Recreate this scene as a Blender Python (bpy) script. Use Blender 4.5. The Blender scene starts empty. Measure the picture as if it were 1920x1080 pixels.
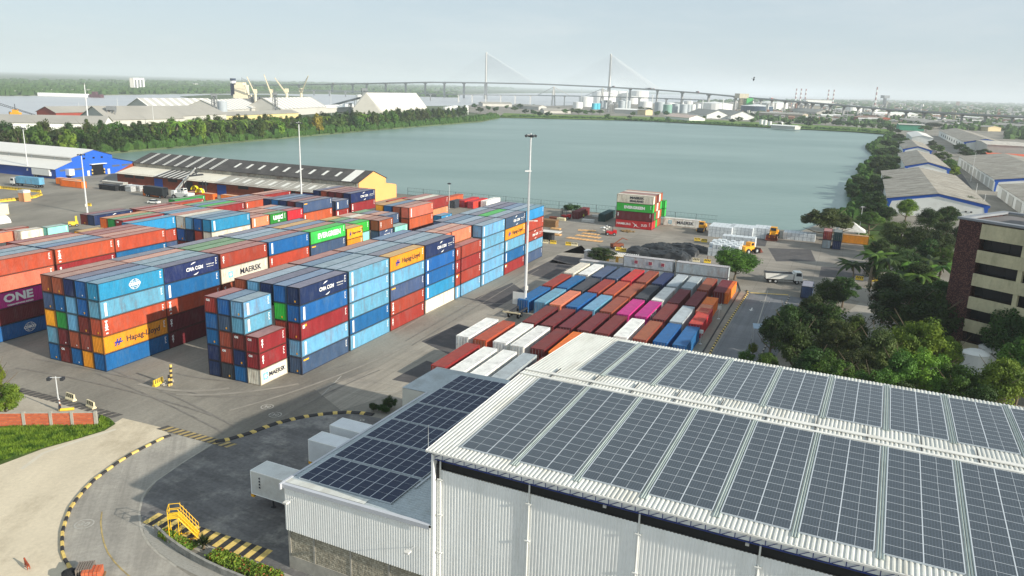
import bpy, math, random
from mathutils import Vector, Matrix
random.seed(7)
SC=bpy.context.scene; COL=SC.collection
R=math.radians
# ------------------------------------------------------------------ camera (fitted to the photograph)
CF,CP,CR,CH=1457.29,0.2544,0.0307,44.286
_f=Vector((0,math.cos(CP),-math.sin(CP))); _r0=Vector((1,0,0)); _u0=_r0.cross(_f)
_rt=math.cos(CR)*_r0+math.sin(CR)*_u0; _up=-math.sin(CR)*_r0+math.cos(CR)*_u0
cd=bpy.data.cameras.new('camera'); cam=bpy.data.objects.new('camera',cd); COL.objects.link(cam)
cd.sensor_width=36; cd.lens=CF/1920*36; cd.clip_start=1; cd.clip_end=60000
cam.matrix_world=Matrix(((_rt.x,_up.x,-_f.x,0),(_rt.y,_up.y,-_f.y,0),(_rt.z,_up.z,-_f.z,CH),(0,0,0,1)))
SC.camera=cam
def ray(px,py): return _f*CF+_rt*(px-960)+_up*(540-py)
def G(px,py,h=0.0):
    d=ray(px,py); t=(h-CH)/d.z; return Vector((0,0,CH))+d*t
def at(px,py,Y):
    d=ray(px,py); return Vector((0,0,CH))+d*(Y/d.y)
def proj(P):
    d=Vector(P)-Vector((0,0,CH)); z=d.dot(_f); return (960+CF*d.dot(_rt)/z,540-CF*d.dot(_up)/z)
def hgt(x,y,py):
    lo,hi=0.,300.
    for _ in range(40):
        m=(lo+hi)/2
        if proj((x,y,m))[1]>py: lo=m
        else: hi=m
    return lo
# container-yard frame: U along the containers, W across the rows (away from the lane)
YAW=1.1635; OU=Vector((math.cos(YAW),math.sin(YAW),0)); OW=Vector((-math.sin(YAW),math.cos(YAW),0)); OO=Vector((-31.97,112.76,0))
BAY=12.619; ROW=2.53
def L(u,w,z=0): return OO+OU*u+OW*w+Vector((0,0,z))
def toL(P): d=Vector((P[0],P[1],0))-OO; return d.dot(OU),d.dot(OW)
# ------------------------------------------------------------------ world, sun, exposure
HAZE=0.00011
SUN_AZ,SUN_EL=-30.5,21.0
w=bpy.data.worlds.new('World'); SC.world=w; w.use_nodes=True
nt=w.node_tree; bg=nt.nodes['Background']
sky=nt.nodes.new('ShaderNodeTexSky'); sky.sky_type='NISHITA'; sky.sun_disc=False
sky.sun_elevation=R(SUN_EL); sky.sun_rotation=R(90-SUN_AZ); sky.altitude=10; sky.air_density=1.0; sky.dust_density=0.6; sky.ozone_density=2.0
tc=nt.nodes.new('ShaderNodeTexCoord'); mp=nt.nodes.new('ShaderNodeMapping'); mp.inputs['Scale'].default_value=(1.6,1.6,9)
nz=nt.nodes.new('ShaderNodeTexNoise'); nz.inputs['Scale'].default_value=2.2; nz.inputs['Detail'].default_value=7; nz.inputs['Roughness'].default_value=.62
cr=nt.nodes.new('ShaderNodeValToRGB'); cr.color_ramp.elements[0].position=.50; cr.color_ramp.elements[1].position=.80
cr.color_ramp.elements[0].color=(3.2,3.78,4.2,1); cr.color_ramp.elements[1].color=(4.0,4.35,4.6,1)
mx=nt.nodes.new('ShaderNodeMix'); mx.data_type='RGBA'; hs=nt.nodes.new('ShaderNodeHueSaturation'); hs.inputs['Saturation'].default_value=.28; hs.inputs['Value'].default_value=1.08; pass; HS=hs
nt.links.new(tc.outputs['Generated'],mp.inputs[0]); nt.links.new(mp.outputs[0],nz.inputs['Vector']); nt.links.new(nz.outputs['Fac'],cr.inputs[0])
tn=nt.nodes.new('ShaderNodeMix'); tn.data_type='RGBA'; tn.blend_type='MULTIPLY'; tn.inputs[0].default_value=1; tn.inputs[7].default_value=(.94,.97,.99,1); nt.links.new(sky.outputs[0],tn.inputs[6])
mx.inputs[0].default_value=.84; nt.links.new(cr.outputs[0],mx.inputs[7]); nt.links.new(tn.outputs[2],mx.inputs[6]); nt.links.new(tn.outputs[2],HS.inputs['Color']); nt.links.new(mx.outputs[2],bg.inputs['Color'])
bg.inputs['Strength'].default_value=0.11
ld=bpy.data.lights.new('sun','SUN'); ld.energy=4.3; ld.angle=R(.53); ld.color=(1,.93,.82)
so=bpy.data.objects.new('sun',ld); COL.objects.link(so)
sd=Vector((math.cos(R(SUN_EL))*math.cos(R(SUN_AZ)),math.cos(R(SUN_EL))*math.sin(R(SUN_AZ)),math.sin(R(SUN_EL))))
so.rotation_euler=sd.to_track_quat('Z','Y').to_euler(); so.location=(60,-40,120)
SC.view_settings.view_transform='Standard'; SC.view_settings.look='None'; SC.view_settings.gamma=1; SC.view_settings.use_curve_mapping=False
SC.view_settings.exposure=0.64
SC.cycles.max_bounces=6; SC.cycles.diffuse_bounces=3; SC.cycles.glossy_bounces=2; SC.cycles.volume_bounces=1; SC.cycles.transparent_max_bounces=8
SC.cycles.use_denoising=True
# ------------------------------------------------------------------ materials
def lin(c): return tuple((x/255/12.92 if x/255<=.04045 else ((x/255+.055)/1.055)**2.4) for x in c)
MATS={}
def mat(name,col,rough=.7,metal=0.,var=.14,scale=.35,stretch=(1,1,1),bump=0.,rnd=0.,dirt=None,dirtamt=0.,dscale=.25,fine=0.,spec=.35,space='Object',streak=None,joint=None):
    if name in MATS: return MATS[name]
    m=bpy.data.materials.new(name); m.use_nodes=True; N=m.node_tree.nodes; K=m.node_tree.links
    b=N['Principled BSDF']; b.inputs['Roughness'].default_value=rough; b.inputs['Metallic'].default_value=metal; b.inputs['Specular IOR Level'].default_value=spec
    c=lin(col); t=N.new('ShaderNodeTexCoord'); src=t.outputs[space]
    oi=None
    if rnd or space=='Object':
        oi=N.new('ShaderNodeObjectInfo'); ad=N.new('ShaderNodeVectorMath'); ad.operation='MULTIPLY_ADD'
        cb=N.new('ShaderNodeCombineXYZ'); K.new(oi.outputs['Random'],cb.inputs[0]); K.new(oi.outputs['Random'],cb.inputs[1])
        K.new(cb.outputs[0],ad.inputs[0]); ad.inputs[1].default_value=(97,53,0); K.new(src,ad.inputs[2]); src=ad.outputs[0]
    mp=N.new('ShaderNodeMapping'); mp.inputs['Scale'].default_value=stretch; K.new(src,mp.inputs[0])
    n=N.new('ShaderNodeTexNoise'); n.inputs['Scale'].default_value=scale; n.inputs['Detail'].default_value=8; n.inputs['Roughness'].default_value=.62; K.new(mp.outputs[0],n.inputs['Vector'])
    r=N.new('ShaderNodeValToRGB'); r.color_ramp.elements[0].position=.3; r.color_ramp.elements[1].position=.7
    r.color_ramp.elements[0].color=tuple(x*(1-var) for x in c)+(1,); r.color_ramp.elements[1].color=tuple(min(1,x*(1+var)) for x in c)+(1,)
    K.new(n.outputs['Fac'],r.inputs[0]); out=r.outputs[0]
    if dirt:
        n2=N.new('ShaderNodeTexNoise'); n2.inputs['Scale'].default_value=dscale; n2.inputs['Detail'].default_value=9; n2.inputs['Roughness'].default_value=.7; K.new(mp.outputs[0],n2.inputs['Vector'])
        r2=N.new('ShaderNodeValToRGB'); r2.color_ramp.elements[0].position=.5; r2.color_ramp.elements[1].position=.72; r2.color_ramp.elements[1].color=(dirtamt,)*3+(1,)
        K.new(n2.outputs['Fac'],r2.inputs[0]); x=N.new('ShaderNodeMix'); x.data_type='RGBA'; K.new(r2.outputs[0],x.inputs[0]); K.new(out,x.inputs[6]); x.inputs[7].default_value=lin(dirt)+(1,); out=x.outputs[2]
    if fine:
        n3=N.new('ShaderNodeTexNoise'); n3.inputs['Scale'].default_value=2.5; n3.inputs['Detail'].default_value=6; K.new(src,n3.inputs['Vector'])
        h=N.new('ShaderNodeMapRange'); h.inputs['From Min'].default_value=.3; h.inputs['From Max'].default_value=.7; h.inputs['To Min'].default_value=1-fine; h.inputs['To Max'].default_value=1+fine; K.new(n3.outputs['Fac'],h.inputs[0])
        v=N.new('ShaderNodeVectorMath'); v.operation='SCALE'; K.new(out,v.inputs[0]); K.new(h.outputs[0],v.inputs['Scale']); out=v.outputs[0]
    if streak:
        ang,amt=streak; m2=N.new('ShaderNodeMapping'); m2.inputs['Rotation'].default_value=(0,0,-ang); K.new(t.outputs[space],m2.inputs[0]); m3=N.new('ShaderNodeMapping'); m3.inputs['Scale'].default_value=(.03,.9,1); K.new(m2.outputs[0],m3.inputs[0])
        n4=N.new('ShaderNodeTexNoise'); n4.inputs['Scale'].default_value=1; n4.inputs['Detail'].default_value=7; n4.inputs['Roughness'].default_value=.75; n4.inputs['Distortion'].default_value=.6; K.new(m3.outputs[0],n4.inputs['Vector'])
        h=N.new('ShaderNodeMapRange'); h.inputs['From Min'].default_value=.35; h.inputs['From Max'].default_value=.65; h.inputs['To Min'].default_value=1-amt; h.inputs['To Max'].default_value=1+amt; K.new(n4.outputs['Fac'],h.inputs[0])
        v=N.new('ShaderNodeVectorMath'); v.operation='SCALE'; K.new(out,v.inputs[0]); K.new(h.outputs[0],v.inputs['Scale']); out=v.outputs[0]
    if joint:
        ang,sz=joint; m2=N.new('ShaderNodeMapping'); m2.inputs['Rotation'].default_value=(0,0,-ang); K.new(t.outputs[space],m2.inputs[0]); bk=N.new('ShaderNodeTexBrick'); bk.offset=0; bk.inputs['Scale'].default_value=1; bk.inputs['Brick Width'].default_value=sz; bk.inputs['Row Height'].default_value=sz; bk.inputs['Mortar Size'].default_value=.05
        bk.inputs['Color1'].default_value=(1,1,1,1); bk.inputs['Color2'].default_value=(.88,.88,.88,1); bk.inputs['Mortar'].default_value=(.66,.64,.62,1); K.new(m2.outputs[0],bk.inputs['Vector']); x=N.new('ShaderNodeMix'); x.data_type='RGBA'; x.blend_type='MULTIPLY'; x.inputs[0].default_value=.75; K.new(out,x.inputs[6]); K.new(bk.outputs['Color'],x.inputs[7]); out=x.outputs[2]
    if rnd:
        h=N.new('ShaderNodeHueSaturation'); K.new(out,h.inputs['Color']); q=N.new('ShaderNodeMapRange'); q.inputs['To Min'].default_value=1-rnd; q.inputs['To Max'].default_value=1+rnd; K.new(oi.outputs['Random'],q.inputs[0]); K.new(q.outputs[0],h.inputs['Value'])
        q2=N.new('ShaderNodeMath'); q2.operation='MULTIPLY_ADD'; q2.inputs[1].default_value=.02; q2.inputs[2].default_value=.49; K.new(oi.outputs['Random'],q2.inputs[0]); K.new(q2.outputs[0],h.inputs['Hue']); out=h.outputs[0]
    K.new(out,b.inputs['Base Color'])
    if bump:
        bp=N.new('ShaderNodeBump'); bp.inputs['Strength'].default_value=bump; bp.inputs['Distance'].default_value=.05; K.new(n.outputs['Fac'],bp.inputs['Height']); K.new(bp.outputs[0],b.inputs['Normal'])
    MATS[name]=m; return m
def leafmat(name,c1,c2):
    m=bpy.data.materials.new(name); m.use_nodes=True; N=m.node_tree.nodes; K=m.node_tree.links; b=N['Principled BSDF']
    oi=N.new('ShaderNodeObjectInfo'); t=N.new('ShaderNodeTexCoord'); n=N.new('ShaderNodeTexNoise'); n.inputs['Scale'].default_value=.9; n.inputs['Detail'].default_value=4; K.new(t.outputs['Object'],n.inputs['Vector'])
    r=N.new('ShaderNodeValToRGB'); r.color_ramp.elements[0].position=.32; r.color_ramp.elements[1].position=.68; r.color_ramp.elements[0].color=lin(c1)+(1,); r.color_ramp.elements[1].color=lin(c2)+(1,); K.new(n.outputs['Fac'],r.inputs[0])
    h=N.new('ShaderNodeHueSaturation'); q=N.new('ShaderNodeMapRange'); q.inputs['To Min'].default_value=.72; q.inputs['To Max'].default_value=1.3; K.new(oi.outputs['Random'],q.inputs[0]); K.new(q.outputs[0],h.inputs['Value'])
    q2=N.new('ShaderNodeMapRange'); q2.inputs['To Min'].default_value=.475; q2.inputs['To Max'].default_value=.52; K.new(oi.outputs['Random'],q2.inputs[0]); K.new(q2.outputs[0],h.inputs['Hue'])
    K.new(r.outputs[0],h.inputs['Color']); K.new(h.outputs[0],b.inputs['Base Color']); b.inputs['Roughness'].default_value=.6; b.inputs['Specular IOR Level'].default_value=.25
    tr=N.new('ShaderNodeBsdfTranslucent'); K.new(h.outputs[0],tr.inputs[0]); ms=N.new('ShaderNodeMixShader'); ms.inputs[0].default_value=.28
    K.new(b.outputs[0],ms.inputs[1]); K.new(tr.outputs[0],ms.inputs[2]); K.new(ms.outputs[0],N['Material Output'].inputs[0]); MATS[name]=m; return m
def P(c,**k): return mat('paint_%d_%d_%d'%c,c,**k)
# ------------------------------------------------------------------ mesh helpers
class MB:
    def __init__(s): s.v=[];s.f=[];s.m=[];s.mi=0
    def mat(s,i): s.mi=i; return s
    def poly(s,pts,flip=False):
        n=len(s.v); s.v+=[tuple(p) for p in pts]; q=list(range(n,n+len(pts))); s.f.append(q[::-1] if flip else q); s.m.append(s.mi); return s
    def box(s,x0,x1,y0,y1,z0,z1,M=None):
        n=len(s.v); P_=[(x,y,z) for z in (z0,z1) for y in (y0,y1) for x in (x0,x1)]
        if M: P_=[tuple(M@Vector(p)) for p in P_]
        s.v+=P_
        for q in ((0,2,3,1),(4,5,7,6),(0,1,5,4),(2,6,7,3),(0,4,6,2),(1,3,7,5)): s.f.append([n+i for i in q]); s.m.append(s.mi)
        return s
    def prism(s,pts,z0,z1):
        n=len(s.v); k=len(pts); s.v+=[(p[0],p[1],z0) for p in pts]+[(p[0],p[1],z1) for p in pts]
        s.f.append([n+i for i in range(k)][::-1]); s.f.append([n+k+i for i in range(k)]); s.m+=[s.mi]*2
        for i in range(k): j=(i+1)%k; s.f.append([n+i,n+j,n+k+j,n+k+i]); s.m.append(s.mi)
        return s
    def tube(s,a,b,r0,r1=None,k=6,cap=True):
        a=Vector(a);b=Vector(b); r1=r0 if r1 is None else r1; d=(b-a)
        if d.length<1e-6: return s
        d.normalize(); x=d.cross(Vector((0,0,1)) if abs(d.z)<.95 else Vector((1,0,0))).normalized(); y=d.cross(x); n=len(s.v)
        for c,r in ((a,r0),(b,r1)):
            for i in range(k): t=2*math.pi*i/k; s.v.append(tuple(c+x*r*math.cos(t)+y*r*math.sin(t)))
        for i in range(k): j=(i+1)%k; s.f.append([n+i,n+k+i,n+k+j,n+j]); s.m.append(s.mi)
        if cap: s.f.append([n+i for i in range(k)]); s.f.append([n+k+i for i in range(k)][::-1]); s.m+=[s.mi]*2
        return s
    def lathe(s,prof,c=(0,0,0),k=12):
        n=len(s.v)
        for r,z in prof:
            for i in range(k): t=2*math.pi*i/k; s.v.append((c[0]+r*math.cos(t),c[1]+r*math.sin(t),c[2]+z))
        for q in range(len(prof)-1):
            for i in range(k): j=(i+1)%k; s.f.append([n+q*k+i,n+q*k+j,n+(q+1)*k+j,n+(q+1)*k+i]); s.m.append(s.mi)
        s.f.append([n+(len(prof)-1)*k+i for i in range(k)]); s.m.append(s.mi)
        return s
    def corr(s,o,A,la,B,lb,N,pitch=.3,depth=.04,flip=False):
        """sheet of trapezoid ribs: ribs run along B, repeat along A, stand out along N"""
        o=Vector(o);A=Vector(A).normalized();B=Vector(B).normalized()*lb;N=Vector(N).normalized(); k=max(1,round(la/pitch)); p=la/k; pr=[]
        for i in range(k):
            for a,d in ((0,0),(.35,0),(.5,1),(.85,1)): pr.append((i*p+a*p,d*depth))
        pr.append((la,0)); n=len(s.v)
        for a,d in pr: q=o+A*a+N*d; s.v.append(tuple(q)); s.v.append(tuple(q+B))
        for i in range(len(pr)-1):
            q=[n+2*i,n+2*i+2,n+2*i+3,n+2*i+1]; s.f.append(q[::-1] if flip else q); s.m.append(s.mi)
        return s
    def add(s,me,M,mi=None):
        n=len(s.v); s.v+=[tuple(M@v.co) for v in me.vertices]
        for p in me.polygons: s.f.append([n+i for i in p.vertices]); s.m.append(s.mi if mi is None else mi)
        return s
    def mesh(s,name,mats,smooth=False):
        me=bpy.data.meshes.new(name); me.from_pydata(s.v,[],s.f)
        for m in (mats if isinstance(mats,(list,tuple)) else [mats]): me.materials.append(m)
        if any(s.m): me.polygons.foreach_set('material_index',s.m)
        if smooth: me.polygons.foreach_set('use_smooth',[True]*len(s.f))
        me.update(); return me
    def build(s,name,mats,parent=None,smooth=False): return link(name,s.mesh(name,mats,smooth),parent)
def link(name,me,parent=None,loc=None,rz=None):
    o=bpy.data.objects.new(name,me); COL.objects.link(o)
    if parent: o.parent=parent
    if loc is not None: o.location=loc
    if rz is not None: o.rotation_euler=(0,0,rz)
    return o
LABELS={}
def tag(o,label=None,cat=None,group=None,kind=None):
    if label: o['label']=label; LABELS[label]=LABELS.get(label,0)+1
    if cat: o['category']=cat
    if group: o['group']=group
    if kind: o['kind']=kind
    return o
def thing(name,label,cat,loc=(0,0,0),rz=0,group=None):
    o=bpy.data.objects.new(name,None); COL.objects.link(o); o.location=loc; o.rotation_euler=(0,0,rz); o.empty_display_size=.5
    return tag(o,label,cat,group)
def dup(r,loc,rz=None,label=None,sc=None):
    c=r.copy(); COL.objects.link(c); c.location=loc
    if rz is not None: c.rotation_euler=(0,0,rz)
    if sc is not None: c.scale=sc if hasattr(sc,'__len__') else (sc,)*3
    if label: c['label']=label
    for ch in r.children:
        d=ch.copy(); COL.objects.link(d); d.parent=c
        for g in ch.children: e=g.copy(); COL.objects.link(e); e.parent=d
    return c
def struct(name,mb,m): return tag(mb.build(name,m),kind='structure')
ORD='first second third fourth fifth sixth seventh eighth ninth tenth eleventh twelfth thirteenth fourteenth fifteenth sixteenth seventeenth eighteenth nineteenth twentieth'.split()
ORD+=['twenty-'+x for x in ORD[:9]]+['thirtieth']+['thirty-'+x for x in ORD[:9]]+['fortieth']+['forty-'+x for x in ORD[:9]]+['fiftieth']+['fifty-'+x for x in ORD[:9]]+['sixtieth']+['sixty-'+x for x in ORD[:9]]
_T={}
def text(s,sz=1.,bold=.02,sx=1.,align='CENTER'):
    k=(s,sz,bold,sx,align)
    if k not in _T:
        c=bpy.data.curves.new('t','FONT'); c.body=s; c.size=sz; c.offset=bold; c.align_x=align; c.align_y='CENTER'; c.resolution_u=2
        o=bpy.data.objects.new('t',c); COL.objects.link(o); bpy.context.view_layer.update()
        me=bpy.data.meshes.new_from_object(o.evaluated_get(bpy.context.evaluated_depsgraph_get())); bpy.data.objects.remove(o); bpy.data.curves.remove(c)
        for v in me.vertices: v.co.x*=sx
        _T[k]=me
    return _T[k]
# ================================================================== SETTING: ground, water, roads
def wpoly(pts,h=0): return [G(x,y,h).xy for x,y in pts]
m_asph=mat('asphalt',(136,131,120),rough=.9,var=.26,scale=.06,dirt=(98,94,88),dirtamt=.9,dscale=.035,fine=.1,stretch=(1,.45,1),spec=.2,streak=(YAW,.08))
m_conc=mat('concrete_yard',(156,149,136),rough=.9,var=.18,scale=.05,dirt=(96,94,92),dirtamt=.7,dscale=.07,fine=.06,stretch=(.5,1,1),spec=.2,streak=(YAW,.18),joint=(YAW,5.2))
m_dark=mat('dark_asphalt',(106,104,102),rough=.85,var=.3,scale=.16,dirt=(168,164,154),dirtamt=.75,dscale=.22,fine=.16,spec=.25,streak=(2.6,.16))
m_patch=mat('asphalt_slab',(84,82,82),rough=.9,var=.16,scale=.2,dirt=(120,116,110),dirtamt=.5,dscale=.3,fine=.08,spec=.2)
m_dirt=mat('sandy_road',(204,191,166),rough=.95,var=.14,scale=.12,dirt=(156,142,118),dirtamt=.8,dscale=.13,fine=.06,stretch=(1,.5,1),spec=.15)
m_grassg=mat('grass_ground',(74,92,42),rough=.95,var=.35,scale=.3,dirt=(120,112,74),dirtamt=.5,dscale=.12,fine=.2,spec=.1)
m_far=mat('far_land',(86,98,72),rough=1,var=.35,scale=.004,dirt=(128,132,96),dirtamt=.6,dscale=.006,spec=.1,fine=.1)
m_kerb=mat('kerb_concrete',(165,160,148),rough=.9,var=.2,scale=1.2)
m_yel=mat('kerb_yellow',(216,186,104),rough=.8,var=.2,scale=2,dirt=(120,110,90),dirtamt=.6,dscale=1.5)
m_blk=mat('kerb_black',(52,50,50),rough=.8,var=.3,scale=2)
m_white=mat('white_paint',(214,212,205),rough=.7,var=.12,scale=1.5,dirt=(150,148,140),dirtamt=.5,dscale=1)
# land masses
A=[(-900,-60),(-900,340)]+[tuple(L(183,w)[:2]) for w in (420,300,120,0,-60)]
A+=[tuple(G(x,y,-1.5).xy) for x,y in ((1560,418),(1590,402),(1602,385),(1588,352),(1602,345),(1612,320),(1632,300),(1640,290),(1622,275),(1650,262),(1668,252))]
A+=[tuple(G(x,y,-1.5).xy) for x,y in ((1600,247),(1500,242),(1400,237),(1300,231),(1200,226),(1100,223),(1000,221),(935,219.5))]
A+=[(-130,1430),(-100,1850),(60,1900),(200,2200),(350,2500),(700,3300),(1500,5200),(5000,12000),(14000,30000),(30000,24000),(20000,-60)]
mb=MB(); mb.prism(A,-6,0); ter=struct('terminal_ground',mb,m_asph)
for p in ter.data.polygons:
    pass
B=[tuple(G(x,y,-1.5).xy) for x,y in ((936,222),(900,229),(800,237),(700,245),(600,254),(500,263),(400,272),(320,279),(235,286),(150,292))]
B+=[(-520,360),(-1100,380),(-1000,650),tuple(G(0,222,-1.5).xy),tuple(G(120,215,-1.5).xy),tuple(G(330,200,-1.5).xy),tuple(G(620,203,-1.5).xy),tuple(G(860,199,-1.5).xy),(-60,1500)]
mb=MB(); mb.prism(B[::-1],-6,-.35); struct('peninsula_ground',mb,m_far)
Cc=[(-6000,900),(-2200,1150),(-945,1454),(-892,1777),(-868,2093),(-800,2400),(-640,2700),(-400,2760),(-208,2817),(-230,3050),(-320,3600),(0,5200),(500,7200),(3000,12500),(9000,30000),(-30000,30000),(-30000,900)]
mb=MB(); mb.prism(Cc,-6,-.2); struct('far_bank_ground',mb,m_far)
Ci=[tuple(G(x,y,-1.5).xy) for x,y in ((338,181.5),(400,178),(500,178),(585,182),(520,187),(420,187),(360,184.5))]
mb=MB(); mb.prism(Ci[::-1],-6,-.6); struct('river_island_ground',mb,m_far)
# extra green shore strips are part of the land
mb=MB(); mb.prism([tuple(G(x,y,0).xy) for x,y in ((935,219),(1000,220.5),(1200,225),(1400,236),(1500,241),(1600,246),(1668,251),(1680,243),(1600,238),(1400,228),(1250,220),(1100,216),(1000,214),(945,212))],-.5,.05); struct('shore_grass_ground',mb,mat('shore_grass',(98,124,58),rough=1,var=.3,scale=.03,dirt=(140,136,92),dirtamt=.6,dscale=.02,spec=.1))
mb=MB(); mb.prism([tuple(G(x,y,0).xy) for x,y in ((1562,418),(1590,402),(1602,385),(1588,352),(1602,345),(1612,320),(1632,300),(1640,290),(1622,275),(1650,262),(1668,252),(1700,256),(1690,300),(1672,330),(1664,372),(1670,420),(1720,470),(1640,500),(1622,470),(1612,440))],-.5,.03); struct('bank_grass_ground',mb,mat('bank_grass',(66,88,40),rough=1,var=.35,scale=.08,dirt=(108,104,66),dirtamt=.5,dscale=.05,spec=.1))
# water
def water(name,pts,z,col,col2,rough,sc):
    m=bpy.data.materials.new(name); m.use_nodes=True; N=m.node_tree.nodes; K=m.node_tree.links; b=N['Principled BSDF']
    t=N.new('ShaderNodeTexCoord'); n=N.new('ShaderNodeTexNoise'); n.inputs['Scale'].default_value=.011; n.inputs['Detail'].default_value=9; n.inputs['Roughness'].default_value=.62
    mp=N.new('ShaderNodeMapping'); mp.inputs['Scale'].default_value=(.35,1,1); mp.inputs['Rotation'].default_value=(0,0,.15); K.new(t.outputs['Object'],mp.inputs[0]); K.new(mp.outputs[0],n.inputs['Vector'])
    r=N.new('ShaderNodeValToRGB'); r.color_ramp.elements[0].position=.35; r.color_ramp.elements[1].position=.68; r.color_ramp.elements[0].color=lin(col)+(1,); r.color_ramp.elements[1].color=lin(col2)+(1,)
    K.new(n.outputs['Fac'],r.inputs[0]); K.new(r.outputs[0],b.inputs['Base Color']); b.inputs['Roughness'].default_value=rough; b.inputs['IOR'].default_value=1.33; b.inputs['Specular IOR Level'].default_value=.5
    w1=N.new('ShaderNodeTexNoise'); w1.inputs['Scale'].default_value=sc; w1.inputs['Detail'].default_value=6; w1.inputs['Roughness'].default_value=.6; K.new(mp.outputs[0],w1.inputs['Vector'])
    bp=N.new('ShaderNodeBump'); bp.inputs['Strength'].default_value=.8; bp.inputs['Distance'].default_value=.35; K.new(w1.outputs['Fac'],bp.inputs['Height']); K.new(bp.outputs[0],b.inputs['Normal'])
    mb=MB(); mb.poly([(p[0],p[1],z) for p in pts]); struct(name,mb,m)
water('lagoon_water',[(-700,180),(30000,180),(30000,1350),(-80,1350),(-130,1180),(-700,450)],-1.5,(108,134,126),(132,154,146),.34,.5)
water('river_water',[(-30000,100),(30000,100),(30000,40000),(-30000,40000)],-1.62,(176,176,176),(188,187,186),.3,.25)
# ---- near-ground surfaces
def sheet(name,pts,z,m,closed=True):
    mb=MB(); pp=[(p[0],p[1],z) for p in wpoly(pts)]; a=sum(pp[i][0]*pp[(i+1)%len(pp)][1]-pp[(i+1)%len(pp)][0]*pp[i][1] for i in range(len(pp))); mb.poly(pp if a>0 else pp[::-1]); return struct(name,mb,m)
kerbA=[(320,817.5),(306,822),(292,829),(272,839),(246,852.5),(222,867.5),(199,884),(177.5,900),(160,917.5),(145,935.5),(132,954),(122,980),(117,999),(116.5,1017.5),(117,1036),(122,1050),(133,1068),(150,1090),(175,1120)]
sheet('sandy_road',[(-120,905),(0,868),(60,848),(150,812),(217,792),(230,784),(305,802),(320,817.5)]+kerbA[1:]+[(120,1180),(-300,1180),(-300,960)],.012,m_dirt)
sheet('grass_verge_ground',[(-200,805),(20,797),(182,795),(186,777),(204,783),(217,795),(196,808),(150,822),(80,842),(0,872),(-120,915)],.024,m_grassg)
sheet('pale_apron',[(-300,720),(20,733),(120,757),(217,779),(186,777),(180,772),(0,775),(-300,778)],.012,mat('pale_concrete',(176,167,150),rough=.95,var=.12,scale=.2,fine=.06))
m_roadc=mat('road_concrete',(150,145,135),rough=.88,var=.16,scale=.1,dirt=(178,172,158),dirtamt=.7,dscale=.14,fine=.1,spec=.2,streak=(1.9,.14))
sheet('curved_road',kerbA[::-1]+[(350,812),(404,828),(372,848),(339,869),(310,888),(292.6,904),(276,920),(266,940),(261,962),(263,985),(268,1003),(280,1022),(296,1038),(330,1063),(380,1095),(460,1140)],.014,m_roadc)
yard=[(404,832),(430,826),(470,814),(494,804.5),(519,796),(544,789.5),(570,784),(596,780),(624,777),(650,775.5),(680,778),(790,800),(800,1100),(560,1100),(510,1068),(420,1044),(267,975),(262,955),(268,936),(293,903),(339,870)]
sheet('loading_yard',yard,.016,m_dark)
# slabs of darker asphalt along the lane
for i,q in enumerate([[(985,512),(1035,487),(1075,497),(1030,524)],[(890,560),(960,530),(985,548),(925,580)],[(790,640),(860,607),(905,622),(840,664)],[(735,712),(800,676),(840,690),(790,722)],[(1045,478),(1120,487),(1095,500),(1030,492)],[(1370,440),(1440,445),(1435,462),(1375,457)],[(1440,465),(1520,468),(1530,490),(1455,490)],[(1540,500),(1640,505),(1630,520),(1535,520)]]): sheet('dark_slab',q,.008,m_patch)
sheet('lane_surface',[(590,730),(700,690),(900,580),(1010,490),(1090,460),(1100,470),(1050,520),(960,590),(860,660),(760,730),(640,770)],.004,m_conc)
sheet('wharf_apron',[(1010,470),(1060,400),(1330,428),(1620,452),(1650,500),(1620,540),(1400,545),(1300,500),(1180,482)],.004,mat('wharf_concrete',(142,136,126),rough=.9,var=.22,scale=.05,dirt=(108,104,98),dirtamt=.85,dscale=.06,fine=.07,spec=.2,streak=(YAW-1.57,.16),joint=(YAW,6)))
sheet('access_road',[(1340,655),(1405,547),(1520,560),(1480,620),(1430,720),(1330,760),(1290,740)],.012,mat('road_slab',(112,114,116),rough=.85,var=.14,scale=.15,dirt=(140,140,138),dirtamt=.5,dscale=.1,fine=.06,streak=(YAW,.12),joint=(YAW,4.5)))
sheet('verge_path',[(1300,690),(1385,545),(1402,547),(1334,655),(1312,700)],.014,mat('path_concrete',(138,130,118),rough=.9,var=.2,scale=.3,fine=.08))
sheet('courtyard_ground',[(1560,610),(1620,560),(1690,560),(1680,640),(1600,640)],.02,mat('court_concrete',(160,155,145),rough=.9,var=.15,scale=.3,fine=.06))
sheet('street_surface',[(1845,460),(1880,440),(1850,395),(1800,320),(1760,290),(1740,262),(1730,262),(1752,300),(1800,360),(1835,420)],.02,m_patch)
# dashed worn markings across the junction and in the road
def dash(name,a,b,n,wd,ln,z,m,skew=.35):
    mb=MB(); A_=G(*a);B_=G(*b); d=(B_-A_).normalized(); s=Vector((-d.y,d.x,0))
    for i in range(n):
        c=A_.lerp(B_,(i+.5)/n); e=(s+d*skew).normalized()*ln/2; f=d*wd/2; mb.poly([(c+x).xy.to_3d()+Vector((0,0,z)) for x in (-e-f,e-f,e+f,-e+f)],flip=s.cross(d).z<0 and False)
    for f in mb.f:
        p=[Vector(mb.v[i]) for i in f]
        if (p[1]-p[0]).cross(p[2]-p[0]).z<0: f.reverse()
    return struct(name,mb,m)
m_worn=mat('worn_yellow',(172,150,96),rough=.85,var=.3,scale=1.2,dirt=(110,106,98),dirtamt=.9,dscale=1.0)
m_dk=mat('worn_black',(84,80,76),rough=.85,var=.3,scale=1.2)
dash('road_marking',(30,730),(222,781),18,.9,1.5,.03,m_dk)
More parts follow.
